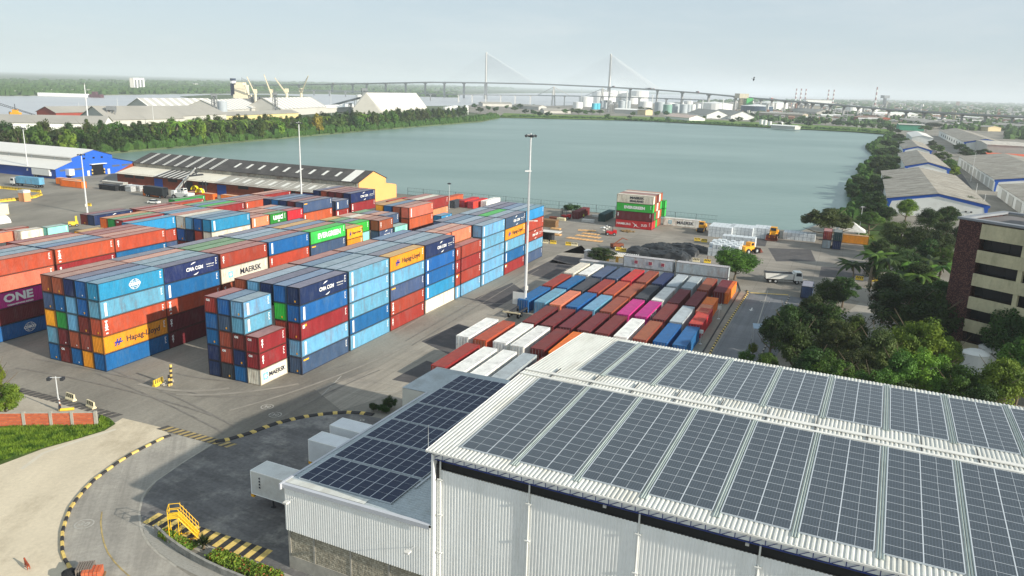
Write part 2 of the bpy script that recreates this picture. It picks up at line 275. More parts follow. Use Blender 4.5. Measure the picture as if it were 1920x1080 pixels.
dash('road_marking',(303,801),(432,836),12,.8,1.5,.03,m_dk); dash('road_marking',(309,802.5),(438,837),12,.5,1.4,.032,m_worn)
dash('road_marking',(1407,549),(1478,553),8,1.1,.7,.03,m_yel,skew=0)
mb=MB()
for a,b in (((640,705),(600,745)),((852,575),(1000,565)),((1322,490),(1300,520)),((1440,545),(1420,610)),((700,735),(745,735))):
    p=G(*a);q=G(*b); s=(q-p).normalized(); s=Vector((-s.y,s.x,0))*.09; mb.poly([(v.x,v.y,.034) for v in (p-s,q-s,q+s,p+s)])
for f in mb.f:
    p=[Vector(mb.v[i]) for i in f]
    if (p[1]-p[0]).cross(p[2]-p[0]).z<0: f.reverse()
struct('lane_marking',mb,mat('faded_line',(168,164,154),rough=.9,var=.2,scale=1,dirt=(130,126,118),dirtamt=.9,dscale=1))
m_wornw=mat('worn_white_marking',(172,168,158),rough=.9,var=.2,scale=3,dirt=(130,126,118),dirtamt=.9,dscale=2)
def ring(px,py,r,z=.036,txt=None,sx=1):
    c=G(px,py); mb=MB(); k=28
    for i in range(k):
        t0,t1=2*math.pi*i/k,2*math.pi*(i+1)/k
        mb.poly([(c.x+q*math.cos(t),c.y+q*math.sin(t),z) for q,t in ((r,t0),(r,t1),(r-.16,t1),(r-.16,t0))],flip=True)
    for f in mb.f:
        p=[Vector(mb.v[i]) for i in f]
        if (p[1]-p[0]).cross(p[2]-p[0]).z<0: f.reverse()
    if txt: mb.add(text(txt,r*1.1,.03),Matrix.Translation((c.x,c.y,z))@Matrix.Rotation(-.1,4,'Z'))
    struct('painted_sign_marking',mb,m_wornw)
ring(158,983,.95,txt='30'); ring(501,763,.9,txt='30'); ring(516,778,.9,txt='30'); ring(1434,566,1.1,txt='30'); ring(679,788,.35)
mb=MB()
c=G(1409,580); D_=-OU; S_=Vector((-D_.y,D_.x,0))
for pts in (((-1.2,.12),(-1.2,-.12),(.4,-.12),(.4,.12)),((.4,.5),(.4,-.5),(1.4,0))): mb.poly([(c+D_*a+S_*b).xy.to_3d()+Vector((0,0,.036)) for a,b in pts])
for f in mb.f:
    p=[Vector(mb.v[i]) for i in f]
    if (p[1]-p[0]).cross(p[2]-p[0]).z<0: f.reverse()
struct('arrow_marking',mb,m_white)
# centre line of the curved road
def stripline(pts,wd,z,m,name):
    mb=MB(); V=[G(*p) for p in pts]; S=[]
    for i,v in enumerate(V):
        d=(V[min(i+1,len(V)-1)]-V[max(i-1,0)]).normalized(); S.append(Vector((-d.y,d.x,0))*wd/2)
    for i in range(len(V)-1):
        mb.poly([(q.x,q.y,z) for q in (V[i]-S[i],V[i+1]-S[i+1],V[i+1]+S[i+1],V[i]+S[i])])
    for f in mb.f:
        p=[Vector(mb.v[i]) for i in f]
        if (p[1]-p[0]).cross(p[2]-p[0]).z<0: f.reverse()
    return struct(name,mb,m)
stripline([(191,960),(189,980),(191,1000),(195,1018),(202,1036),(214,1053),(228,1068),(245,1083)],.14,.034,m_worn,'road_centre_marking')
stripline([(404,829),(339,870),(292.6,902),(276,918),(267,934),(261,960),(263,985),(268,1003),(280,1022),(296,1038),(330,1063)],.22,.03,m_kerb,'yard_edge_kerb')
stripline([(40,880),(80,850),(150,826),(217,805)],.5,.018,mat('track_dust',(202,193,174),rough=1,var=.1),'wheel_track_marking')
def kerb(name,pts,wd,h,seg,ms,step=None):
    V=[G(*p) for p in pts]; mb=MB(); acc=0; cur=0
    # resample
    Q=[V[0]]; 
    for i in range(len(V)-1):
        n=max(1,round((V[i+1]-V[i]).length/seg)); 
        for j in range(1,n+1): Q.append(V[i].lerp(V[i+1],j/n))
    for i in range(len(Q)-1):
        d=(Q[i+1]-Q[i]).normalized(); s=Vector((-d.y,d.x,0))*wd/2; a,b=Q[i],Q[i+1]; mb.mat(i%len(ms)); n=len(mb.v)
        t=s*.72
        mb.v+=[tuple(x) for x in (a-s,b-s,b+s,a+s)]+[(x.x,x.y,h) for x in (a-t,b-t,b+t,a+t)]
        for q in ((4,5,6,7),(0,1,5,4),(1,2,6,5),(2,3,7,6),(3,0,4,7)): mb.f.append([n+k for k in q]); mb.m.append(mb.mi)
    return struct(name,mb,ms)
kerb('painted_kerb',kerbA,.34,.22,1.0,[m_blk,m_yel])
kerb('island_kerb',[(404,829),(430,824),(470,812),(494,802.5),(519,794),(544,787.5),(570,782),(596,778),(624,775),(650,773.5),(676,774.5),(700,778)],.9,.14,.62,[m_blk,m_blk,m_yel])
kerb('road_kerb',[(1400,545),(1403,549),(1395,560),(1375,590),(1350,628),(1335,655),(1318,690)],.35,.18,.8,[m_blk,m_yel])
kerb('road_kerb',[(1480,556),(1470,575),(1440,640),(1415,690),(1400,720)],.3,.16,1.0,[m_kerb,m_blk])
kerb('drain_kerb',[(1383,530),(1388,545),(1360,590),(1330,640),(1300,690)],.3,.12,30,[m_blk])
kerb('planter_island_kerb',[(1290,652),(1330,600),(1372,545)],.25,.12,30,[m_kerb])
# zebra strip of yellow and black bars
mb=MB(); a0,a1=G(297,962),G(512,1033); b0,b1=G(267,980),G(487,1054); n=23
for i in range(n):
    mb.mat(i%2); t0,t1=i/n,(i+1)/n; mb.poly([(v.x,v.y,.036) for v in (b0.lerp(b1,t0),b0.lerp(b1,t1),a0.lerp(a1,t1),a0.lerp(a1,t0))])
struct('zebra_marking',mb,[m_yel,m_blk])
sheet('planter_path',[(267,982),(487,1056),(560,1085),(540,1100),(400,1045),(262,990)],.02,m_kerb)
# tiled ramp between planter and road
sheet('ribbed_ramp',[(268,984),(292,990),(302,1010),(340,1040),(400,1068),(470,1100),(430,1110),(330,1060),(290,1030),(271,1005)],.024,mat('ribbed_concrete',(150,147,138),rough=.9,var=.35,scale=3,stretch=(1,8,1)))

# tyre marks curving through the junction
m_tyre=mat('tyre_rubber_mark',(121,116,108),rough=.85,var=.25,scale=.6,dirt=(134,129,120),dirtamt=.9,dscale=.35)
m_dust=mat('dust_mark',(147,141,130),rough=1,var=.15,scale=.6,dirt=(136,131,122),dirtamt=.9,dscale=.4)
def arc3(a,b,c,n=16): return [((1-t)**2*a[0]+2*t*(1-t)*b[0]+t*t*c[0],(1-t)**2*a[1]+2*t*(1-t)*b[1]+t*t*c[1]) for t in [i/n for i in range(n+1)]]
r_=random.Random(42)
for i,(a,b,c,wd,m_) in enumerate([((700,690),(560,745),(470,800),.3,m_tyre),((712,694),(575,750),(486,808),.3,m_tyre),((660,680),(500,740),(330,700),.35,m_tyre),((640,700),(500,765),(300,735),.3,m_tyre),((200,690),(330,740),(440,800),.3,m_tyre),((180,700),(310,752),(420,812),.3,m_tyre),((30,690),(220,720),(400,780),.35,m_tyre),((60,672),(240,705),(380,742),.3,m_tyre),((780,640),(620,720),(430,770),.4,m_dust),((560,720),(430,745),(330,740),.6,m_dust),((260,720),(340,742),(430,728),.7,m_dust),((1000,500),(880,570),(760,640),.3,m_tyre),((1010,505),(892,576),(772,648),.3,m_tyre),((960,500),(850,560),(740,625),.5,m_dust)]): stripline(arc3(a,b,c),wd,.0365+i*.0004,m_,'tyre_track_marking')
# ================================================================== SHIPPING CONTAINERS
CC={'n':((26,44,84),'navy'),'s':((62,82,112),'slate blue'),'b':((24,92,150),'blue'),'l':((100,158,188),'light blue'),'c':((44,136,182),'sky blue'),'r':((146,50,42),'red'),
'o':((176,78,50),'orange red'),'m':((104,34,36),'maroon'),'w':((222,216,198),'cream'),'y':((232,156,34),'yellow'),'k':((146,70,50),'brown'),'g':((44,136,58),'green'),'G':((56,178,66),'bright green'),
'p':((186,40,128),'magenta'),'t':((140,212,194),'mint'),'e':((222,126,92),'salmon'),'R':((190,42,48),'crimson'),'a':((168,178,182),'grey'),'d':((52,58,66),'dark grey'),'O':((236,116,36),'orange'),'W':((232,232,226),'white'),'D':((24,62,62),'dark green')}
def cmat(k):
    c=CC[k][0]; rust=(120,84,66) if k not in 'wWa' else (140,112,84)
    return mat('wall_'+CC[k][1].replace(' ','_'),c,rough=.6,var=.17,scale=.8,stretch=(1,1,.3),dirt=rust if k in 'wWal' else tuple(int(x*.45+70) for x in c),dirtamt=.65 if k in 'wWa' else .55,dscale=.9,rnd=.14,spec=.3,fine=.08)
def fmat(k):
    c=CC[k][0]; return mat('frame_'+CC[k][1].replace(' ','_'),tuple(int(x*.5+q*.18) for x,q in zip(c,(90,60,46))) if k not in 'wW' else (150,138,120),rough=.7,var=.2,scale=1.5,rnd=.1)
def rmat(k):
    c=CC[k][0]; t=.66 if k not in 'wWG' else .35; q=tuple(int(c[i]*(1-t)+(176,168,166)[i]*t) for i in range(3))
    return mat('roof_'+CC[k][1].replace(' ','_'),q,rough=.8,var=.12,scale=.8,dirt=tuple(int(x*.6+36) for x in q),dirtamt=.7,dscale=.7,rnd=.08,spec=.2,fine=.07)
def rmat2(k):
    c=CC[k][0]; t=.22 if k not in 'wWa' else .1; q=tuple(int(c[i]*(1-t)+(150,138,132)[i]*t) for i in range(3))
    return mat('yard_roof_'+CC[k][1].replace(' ','_'),q,rough=.75,var=.12,scale=.8,dirt=tuple(int(x*.55+40) for x in q),dirtamt=.6,dscale=.5,rnd=.08,spec=.25,fine=.07)
m_steel=mat('steel',(150,152,154),rough=.5,metal=.6,var=.1); m_dkst=mat('dark_steel',(48,50,54),rough=.6,var=.2)
_CM={}
def cmesh(kind,Lc,H):
    k=(kind,Lc,H)
    if k in _CM: return _CM[k]
    mb=MB(); h=Lc/2; W=1.205
    if kind=='wall':
        mb.corr((-h+.1,-W+.055,.12),(1,0,0),Lc-.2,(0,0,1),H-.24,(0,-1,0),.30,.048,flip=False)
        mb.corr((-h+.1,W-.045,.12),(1,0,0),Lc-.2,(0,0,1),H-.24,(0,1,0),.29,.036,flip=True)
        mb.corr((h-.06,-W+.1,.12),(0,1,0),2*W-.2,(0,0,1),H-.24,(1,0,0),.29,.036)
        mb.corr((-h+.09,-W+.1,.12),(0,1,0),2*W-.2,(0,0,1),H-.24,(-1,0,0),.30,.06,flip=True)
        mb.box(-h+.08,h-.08,-W+.08,W-.08,.1,.14)
    elif kind=='frame':
        for x in (-h,h-.13):
            for y in (-W,W-.13): mb.box(x,x+.13,y,y+.13,0,H)
            for z0,z1 in ((.02,.15),(H-.13,H-.005)): mb.box(x+.012,x+.118,-W+.13,W-.13,z0,z1)
        for y in (-W,W-.09):
            for z0,z1 in ((.025,.155),(H-.10,H-.008)): mb.box(-h+.13,h-.13,y+.012,y+.078,z0,z1)
    elif kind=='roof':
        mb.corr((-h+.12,-W+.08,H-.05),(1,0,0),Lc-.24,(0,1,0),2*W-.16,(0,0,1),.42,.028)
        for x in (-h+.14,h-.3): mb.box(x,x+.16,-W+.09,W-.09,H-.05,H-.012)
    elif kind=='door':
        mb.box(-.035,.035,-.545,.545,.16,H-.16)
        for z in (.7,1.25,1.8): mb.box(-.045,-.036,-.5,.5,z,z+.05)
    elif kind=='bar':
        for y in (-.3,.28): mb.box(-.075,-.045,y-.02,y+.02,.1,H-.12); mb.box(-.08,-.046,y-.06,y+.12,H*.42,H*.42+.04)
    _CM[k]=mb.mesh('container_'+kind,[]); _CM[k].materials.append(None); return _CM[k]
def part(name,me,m,parent,loc=None):
    o=link(name,me,parent,loc); 
    if len(me.materials)==1 and not isinstance(m,(list,tuple)): o.material_slots[0].link='OBJECT'; o.material_slots[0].material=m
    return o
m_wl=mat('lettering_white',(236,236,232),rough=.6,var=.05,scale=3); m_dl=mat('lettering_dark',(40,44,58),rough=.6,var=.05); m_bl=mat('lettering_blue',(44,60,150),rough=.6,var=.05); m_ol=mat('sticker_yellow',(240,176,40),rough=.6,var=.05); m_sk=mat('emblem_blue',(120,196,220),rough=.6,var=.05); m_wm=mat('lettering_pale',(206,200,188),rough=.7,var=.1)
LM=[m_wl,m_dl,m_bl,m_ol,m_sk]
_MK={}
def arcs(mb,cx,cz,r,t0,t1,w,y,k=10):
    for i in range(k):
        a=t0+(t1-t0)*i/k; b=t0+(t1-t0)*(i+1)/k; wa=w*math.sin(math.pi*(i+.2)/(k+.4)); wb=w*math.sin(math.pi*(i+1.2)/(k+.4))
        mb.poly([(cx+q*math.cos(t),y,cz+q*math.sin(t)) for q,t in ((r,a),(r-wa,a),(r-wb,b),(r,b))])
def tx(mb,s,x,z,sz,mi=0,bold=.03,sx=1,y=-1.232,align='CENTER'):
    mb.add(text(s,sz,bold,sx,align),Matrix.Translation((x,y,z))@Matrix.Rotation(math.pi/2,4,'X'),mi)
def rect(mb,x0,x1,z0,z1,y=-1.232,mi=0): mb.mat(mi).poly([(x0,y,z0),(x1,y,z0),(x1,y,z1),(x0,y,z1)])
def marking(kind,Lc,H):
    k=(kind,Lc,H)
    if k in _MK: return _MK[k]
    mb=MB(); h=Lc/2; s=Lc/12.19
    if kind=='CMA':
        o=.5*s; tx(mb,'CMA CGM',o,H*.5,.85*min(1,s*1.4),bold=.025,sx=.95); mb.mat(0); arcs(mb,o,H*.5,1.12,R(72),R(140),.2,-1.232); arcs(mb,o,H*.5,1.12,R(252),R(320),.2,-1.232)
        if s>.8: tx(mb,'THE FRENCH LINE',h-2.1,H*.56,.22,bold=.008); tx(mb,'www.cma-cgm.com',h-2.1,H*.42,.2,bold=.006)
    elif kind=='HL':
        tx(mb,'Hapag-Lloyd',1.25*s,H*.5,1.25*s+.05,1,bold=.02); mb.mat(2)
        for dx in (0,.55):
            x=-h*.62+dx*s; z=H*.5
            mb.poly([(x-.45*s,-1.232,z-.15),(x+.1*s,-1.232,z-.15),(x+.35*s,-1.232,z+.5),(x+.1*s,-1.232,z+.5),(x-.05*s,-1.232,z+.1),(x-.3*s,-1.232,z+.1)])
            mb.poly([(x-.4*s,-1.232,z-.6),(x-.15*s,-1.232,z-.6),(x+.02*s,-1.232,z-.22),(x+.5*s,-1.232,z-.22),(x+.6*s,-1.232,z+.02),(x-.12*s,-1.232,z-.02)])
    elif kind=='EVG': tx(mb,'EVERGREEN',.3,H*.5,1.5*max(.8,s),bold=.06,sx=1.0)
    elif kind=='EVGs': tx(mb,'EVERGREEN',0,H*.5,1.25,bold=.06,sx=1.05)
    elif kind in('MSK','MSKn'):
        tx(mb,'MAERSK',1.35*s,H*.5,1.45 if s>.8 else .95,1,bold=.03,sx=1.05); x=-h*.62; mb.mat(4); q=.55
        mb.poly([(x-q,-1.232,H*.5-q),(x+q,-1.232,H*.5-q),(x+q,-1.232,H*.5+q),(x-q,-1.232,H*.5+q)])
        mb.mat(0)
        mb.poly([(x+(.48 if i%2==0 else .2)*math.cos(R(90+i*360/14)),-1.236,H*.5+(.48 if i%2==0 else .2)*math.sin(R(90+i*360/14))) for i in range(14)])
    elif kind=='MSL': tx(mb,'MAERSK',.6,H*.66,1.0,1,bold=.05,sx=1.25); tx(mb,'SEALAND',.6,H*.28,.85,1,bold=.05,sx=1.25)
    elif kind=='ONE': tx(mb,'ONE',-.9,H*.56,1.9,bold=.08,sx=1.3); tx(mb,'OCEAN NETWORK EXPRESS',-.7,H*.14,.36,bold=.02)
    elif kind=='COS':
        mb.mat(0); cx=.4 if s>.8 else 0; cz=H*.5; tx(mb,'COSCO',cx,cz,.62,bold=.05,y=-1.236)
        for rx in (1,.55):
            for i in range(24):
                a,b=2*math.pi*i/24,2*math.pi*(i+1)/24; mb.poly([(cx+q*rx*math.cos(t),-1.232,cz+q*.82*math.sin(t)) for q,t in ((1.,b),(.92,b),(.92,a),(1.,a))])
        for z in (-.45,.45): rect(mb,cx-.8,cx+.8,cz+z-.03,cz+z+.03)
    elif kind=='UASC': tx(mb,'UASC',-.2,H*.55,1.25,bold=.1,sx=1.05); rect(mb,1.5,1.62,H*.35,H*.9); tx(mb,'LINE',.1,H*.2,.36,bold=.02)
    elif kind=='HSD':
        tx(mb,'HAMBURG',-3.3,H*.5,1.0,bold=.02); tx(mb,'SUD',3.6,H*.48,1.05,bold=.02); mb.mat(0)
        mb.poly([(-.6,-1.232,H*.8),(.9,-1.232,H*.5),(1.5,-1.232,H*.25),(.7,-1.232,H*.42)][::-1]); mb.poly([(.1,-1.232,H*.14),(.5,-1.232,H*.45),(1.2,-1.232,H*.6),(.8,-1.232,H*.38)][::-1]); mb.poly([(.8,-1.232,H*.40),(2.2,-1.232,H*.18),(1.0,-1.232,H*.30)][::-1])
    elif kind=='HLN':tx(mb,'Hamburg Sud',.2,H*.5,1.3,bold=.06)
    elif kind=='STR': rect(mb,-h+.75,-h+1.2,.35,H-.35)
    elif kind=='CAI':
        for i,c in enumerate('CAI'): tx(mb,c,-h+.75,H*.72-i*.42,.5,bold=.05)
    elif kind=='TEX':
        for i,c in enumerate('TEX'): tx(mb,c,-h+.8,H*.78-i*.5,.6,bold=.07)
        rect(mb,-h+.62,-h+1.,H*.12,H*.2)
    elif kind=='YEL': rect(mb,-h+.4,-h+1.7,H-.62,H-.36,mi=3)
    elif kind=='LAB': rect(mb,-h+.45,-h+.95,H-.95,H-.4); rect(mb,-h+.96,-h+1.4,H-.7,H-.35,mi=3)
    if kind!='MSL':   # small registration marks at the far end, as on every side in the photograph
        for i in range(5): rect(mb,h-.85,h-.85+(.34,.22,.3,.18,.34)[i],H-.5-i*.24,H-.38-i*.24)
    _MK[k]=mb.mesh('lettering_'+kind,LM); return _MK[k]
def endmark(kind,H):
    k=('end',kind,H)
    if k in _MK: return _MK[k]
    mb=MB()
    M=Matrix.Rotation(-math.pi/2,4,'Z')
    if kind=='CAIe': tx(mb,'CAI',0,0,.42,bold=.04,y=0)
    elif kind=='Y': rect(mb,-.12,.12,-.15,.15,y=0,mi=3)
    else: rect(mb,-.1,.1,-.1,.1,y=0)
    mm=MB(); 
    for v in mb.v: mm.v.append(tuple(M@Vector(v)))
    mm.f=mb.f; mm.m=mb.m
    _MK[k]=mm.mesh('end_sticker',LM); return _MK[k]
NCON=[0]
SKIP={57,76,112,113,121,128,139,141,153,155,160,168,196,206,209,213,214,226,234,237,242,243,244,245,246,247,248,250,254,260,265,275,276,278,280,285,364,396,397,398}
SMALL={5,6,12,45,73,74,75,77,137,138,140,142,144,145,146,149,150,151,152,157,158,159,161,164,171,172,181,193,203,207,211,212,216,217,218,219,221,222,223,233,249,255,262,264,267,268,269,271,355,369,370,371,372,373,374,375,376,377,378,379,380,381,382,383,384,385,386,395,404,407,408,409}
MASS=MB(); MASSM=[]
MW={'CMA':' with white lettering','HL':' with dark lettering','EVG':' with white lettering','EVGs':' with white lettering','MSK':' with dark lettering','MSKn':' with dark lettering','MSL':' with rusty lettering','ONE':' with pale lettering','COS':' with emblem','UASC':' with white lettering','HSD':' with bird emblem','HLN':' with white lettering','STR':' with white stripe','CAI':'','TEX':'','YEL':' with yellow tag','LAB':''}
def container(U,Wc,z,code,mark=None,Lc=12.19,H=2.764,label=None,group=None,door=False,end=None,rz=YAW,wpos=None,yard=False,extra=''):
    """U,Wc: near end and lane-side face in the yard frame (or wpos = world centre)"""
    p=wpos if wpos is not None else L(U+Lc/2,Wc+1.22,z); k=code; NCON[0]+=1
    if NCON[0]-1 in SKIP: return None
    if NCON[0]-1 in SMALL:
        M=Matrix.Translation(p)@Matrix.Rotation(rz,4,'Z')
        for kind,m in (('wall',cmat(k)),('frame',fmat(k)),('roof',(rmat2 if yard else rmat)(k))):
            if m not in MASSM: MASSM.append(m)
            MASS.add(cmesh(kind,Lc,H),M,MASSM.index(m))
        return None
    rt=thing('shipping_container',label,'container',p,rz,group)
    part('walls',cmesh('wall',Lc,H),cmat(k),rt)
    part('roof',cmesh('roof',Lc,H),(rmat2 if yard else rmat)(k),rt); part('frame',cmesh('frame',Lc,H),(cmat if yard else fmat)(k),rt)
    if door:
        for s in (-1,1):
            d=part('door',cmesh('door',Lc,H),cmat(k),rt,(-Lc/2-.0,s*.553,0)); part('locking_bar',cmesh('bar',Lc,H),m_steel,d)
    if mark: link('lettering',marking(mark,Lc,H),rt)
    if end: link('end_sticker',endmark(end,H),rt,(-Lc/2-.006,{'CAIe':.45}.get(end,-.3),H-.55 if end=='CAIe' else .55))
    return rt
TW=['bottom','second','middle','fourth','top']
HC=2.784; H20=2.52
def colstack(blk,grp,u0,row,rowname,bayname,toks,Lc=12.19,hh=HC,rp=ROW,w0=0,ends=False):
    """toks: bottom-up list of codes like 'n:CMA' ('.' = not in view)"""
    n=len(toks); top=max(i for i,t in enumerate(toks) if t!='.')
    for i,t in enumerate(toks):
        if t=='.': continue
        c,_,mk=t.partition(':'); rnd=random.random()
        tw='top' if i==top else TW[i] if i<4 else 'top'
        lab='%s container%s, %s tier, %s bay, %s row of the %s block'%(CC[c][1],MW.get(mk,''),tw,bayname,rowname,blk)
        en=None
        if ends: en='Y' if rnd<.45 else 'w' if rnd<.6 else 'CAIe' if c in 'mr' else None
        mk2=mk or (None if row>0 or True and i<top and False else 'NUM')
        container(u0+random.uniform(-.05,.05),w0+row*rp+random.uniform(-.02,.02),i*hh,c,mk or ('CAI' if c in 'mrk' else 'NUM'),Lc,hh-.02,lab,grp,end=en)
def block(blk,w0,bays,rp=ROW,ends0=None):
    grp='containers stacked in the %s block'%blk
    for bi,(u0,Lc,cols) in enumerate(bays):
        for r,c in enumerate(cols):
            if not c or c=='.': continue
            toks=c.split()
            colstack(blk,grp,u0*BAY,r,ORD[r],ORD[bi],toks,Lc,HC if Lc>7 else H20,rp,w0,ends=(bi==0 or ends0 and bi in ends0))
T4=12.19; T2=6.06
block('lane',0,[
 (0,T4,['s:YEL l:STR r:LAB b:STR n:CMA','l b r G b','. . . . n','. . . . l','. . . k k']),
 (1.0,T4,['l:STR b:STR l:STR l:STR l:STR','. . . . l','. . . . l','. . . . b','. . . . r']),
 (2.0,T4,['r:CAI r:TEX s:YEL l:STR y:HL','. . . . s','. . . . l','. . . . l','. . . . k']),
 (3.0,T4,['w c:STR b:STR b:STR n:CMA','. . . . l','. . . . l','. . . . s','. . . . b']),
 (4.0,T4,['l:STR r:LAB r:CAI r','. . . y e','. . . . e','. . . . s']),
 (5.0,T4,['l:STR l:STR l:STR l:STR l:STR','. . . . s','. . . . l','. . . . b','. . . b s']),
 (6.0,T4,['r:LAB b:STR l:STR y:HL s:CMA','. . . . l','. . . . G','. . . . s','. . . . l']),
 (7.0,T4,['s l:STR r:CMA o c:STR','. . . . l','. . . . b','. . . . n','. . . s s'])],ends0={4,5})
block('second',10.6*ROW,[
 (-1.02,T4,['b:NUM y:HL o:TEX l:STR c:COS','y k m b b','b k l l n','m m g b k','b l y s k']),
 (-.05,T4,['m:CAI m o:TEX b:STR n:CMA','. . . . l','. . . . l','. . . . e','. . . . s']),
 (.94,T4,['m k k w:MSK r:CAI','. . . . r','. . . . g','. . . . g','. . . . s']),
 (1.94,T4,['. . k o:CAI b:STR','. . . . r','. . . . l','. . . . l','. . . . s']),
 (2.94,T4,['. . k s:YEL G:EVG','. . . . k','. . . . b','. . . . y','. . . . s']),
 (3.95,T2,['. . . y y:HL','. . . . k','. . . . s','. . . . g','. . . . s']),
 (4.46,T2,['. . R:CAI','. . . t G','. . . . s','. . . . g','. . . . y']),
 (4.97,T2,['. . . s:CMA k:CAI','. . . . k','. . . . e','. . . . w','. . . . e']),
 (5.5,T2,['. . s t:NUM','. . . s s:STR','. . . . e','. . . . s','. . . . g']),
 (6.05,T4,['. m m o e:STR','. . . m k','. . . . b','. . . . y']),
 (7.08,T4,['','. . m e r','. . . . w','. . . . r'])],ends0={1,9,5})
block('second',10.0*ROW,[(7.15,T2,['. . . c:COS'])])
block('third',21.1*ROW,[
 (-1.0,T4,['b:COS m p:ONE e o:TEX','. . . . l','. . . . l','. . . . r']),
 (0.0,T4,['. . . r:CAI o:TEX','. . . . b','. . . . l','. . . . e','. . . . r']),
 (.98,T4,['. . . b:NUM o:CAI','. . . . e','. . . . r','. . . . r']),
 (1.97,T4,['','','','','. . s o:CAI c:NUM']),
 (2.93,T4,['. . m w c:STR','. . . r b','. . . n l','. . m b w','. . m o e']),
 (3.93,T2,['. . . r e:STR','. . . . k','. . . . k','. . . . e']),
 (4.43,T2,['. . . g g:UASC','. . . . k','. . . . e','. . . . k']),
 (4.93,T2,['. . . r R:NUM','. . . . s','. . . . l','. . . . e']),
 (5.42,T4,['. . . o:CAI s:YEL','. . . r m','. . . . n','. . . . b','. . . . n']),
 (6.5,T2,['. . . r:STR s:STR','. . . . s','. . . . s']),
 (7.06,T4,['. . . r:TEX n:CMA','. . . m m','. . . . m','. . . . k','. . . . n']),
 (8.1,T2,['','','. . . n b'])],rp=ROW*1.03,ends0={4,8,10})
block('fourth',31.0*ROW,[
 (-1.05,T4,['','','','. . . r','. . . R']),
 (0.05,T4,['','','','','. . b k']),
 (2.1,T2,['. . . y','. . . y','. . l']),
 (2.96,T4,['','. . . r','. . . g','. . . O','. . l']),
 (3.96,T4,['. . . c','. . . c','. . . r','. . . e','. . . k']),
 (4.96,T4,['. . r r:CAI','. . . G','. . . b','. . . g']),
 (5.95,T4,['. . o o:CAI','. . . r','. . . k','. . . s']),
 (7.0,T4,['','','. . . r','. . . e'])],ends0={2,3})
block('fifth',41.8*ROW,[
 (3.9,T4,['. . n:CMA','. . m']),
 (4.95,T4,['. . r','. R:NUM','. G']),
 (5.95,T4,['. . r','. r:HLN','. . G'][:2]),
 (6.4,T4,['','','. . g','','. r:HLN'][:3]),
 (6.96,T4,['. r:HLN'])],ends0={0})
# cream, brown and mint boxes standing by the open yard
grp='containers by the open yard behind the third block'
for (px,py,h,c,Lc,mk,lab) in [(38,434,5.4,'w',T2,'NUM','cream refrigerated container standing by the open yard beside the brown one'),(11,431,5.4,'k',T2,'NUM','brown container end standing beside the cream one by the open yard'),(88,427,5.3,'t',T2,'NUM','pale mint tank-like container on a red frame by the open yard'),(-34,442,5.2,'e',T4,'NUM','orange salmon container on a trailer at the edge of the open yard')]:
    g=G(px,py,h); u,w_=toL(g); container(u,w_,h-2.6,c,mk,Lc,2.6,lab,grp,door=(c=='w'))
g=G(88,438,2.6); u,w_=toL(g); container(u,w_,0,'R',None,T2,2.55,'red container frame under the pale mint box by the open yard',grp)
# small block of short containers at the junction
grp='short containers stacked at the junction'
S2={1:['w:MSK','r:CAI','r:CAI'],2:['b','n','m','l:STR','l:STR'],3:['d','r','k','s','b'],4:['n','n','b','b','r']}
for r_,toks in S2.items():
    for i,t in enumerate(toks):
        c,_,mk=t.partition(':'); lab='short %s container%s, %s of the %s stack at the junction'%(CC[c][1],MW.get(mk,''),('top' if i==len(toks)-1 else TW[i]),ORD[r_-1])
        container(-.515*BAY,r_*ROW*1.0-(.05),i*H20,c,mk or None,T2,H20-.015,lab,grp,end='CAIe' if c in 'mr' else ('Y' if (i+r_)%3==0 else None))
# ---- single-level yard beside the lane
YC=['w W s s:STR R k n a a k m','r b d r o k d W m m .','b c:x e b c k p p:ONE m a R','. . m m m m m W k b b','W o W W m O . . . . .','. r W W a m . . . . .']
YU=[6.02,4.93,3.88,2.80,1.74,.56]
YN=['far','fifth','fourth','third','second','front']
for bi,line in enumerate(YC):
    for ci,t in enumerate(line.split()):
        if t=='.': continue
        c,_,mk=t.partition(':'); mk=mk if mk in MW else None
        c2={'b':'b','c':'l'}.get(c,c)
        container(YU[bi]*BAY+random.uniform(-.25,.25),(-5.96-1.36*ci-.965)*ROW+random.uniform(-.08,.08),0,c2,mk,T4,2.6,'%s container, %s from the mast side, in the %s line of the low yard'%(CC[c2][1],ORD[ci],YN[bi]),'containers in the single-level yard',door=True,yard=True)
for (u,h,c,lab) in ((5.12,0,'O','short orange container at the end of the low yard beside the kerb'),(4.62,0,'e','short salmon container between the orange and crimson ones beside the kerb')):
    container(u*BAY,(-20.35)*ROW,0,c,None,T2,2.6,lab,'containers in the single-level yard',door=True,yard=True)
container(6.02*BAY+.4,(-20.75)*ROW-.2,0,'O',None,T4,2.45,'orange container peeping out behind the maroon one at the yard corner','containers in the single-level yard',yard=True)
# containers standing across the yard end (offices and store)
def cross(u,w,z,c,Lc,lab,mk=None,grp=None,H=2.6): # long axis along -W, long side facing the yard (towards -U)
    return container(0,0,0,c,mk,Lc,H,lab,grp,rz=YAW-math.pi/2,wpos=L(u+1.22,w-Lc/2,z))
g6='grey containers closing the far end of the low yard'
cross(7.06*BAY,-10.1*ROW,0,'a',T4,'grey container under the site office at the low yard end',grp=g6)
of=cross(7.06*BAY,-10.1*ROW,2.62,'a',T4,'grey site office container with three small windows on top of another',grp=g6)
for x in (-2.9,.6,3.6):
    mb=MB(); mb.box(x-.5,x+.5,-1.26,-1.235,1.0,1.95); fr=mb.build('window',m_white,of); mb=MB(); mb.box(x-.4,x+.4,-1.275,-1.262,1.08,1.87); mb.build('pane',mat('red_blind',(150,70,84),rough=.3,var=.4,scale=2),fr)
cross(7.06*BAY,-15.15*ROW,0,'a',T4,'grey container, lower of the pair next to the round tree',grp=g6)
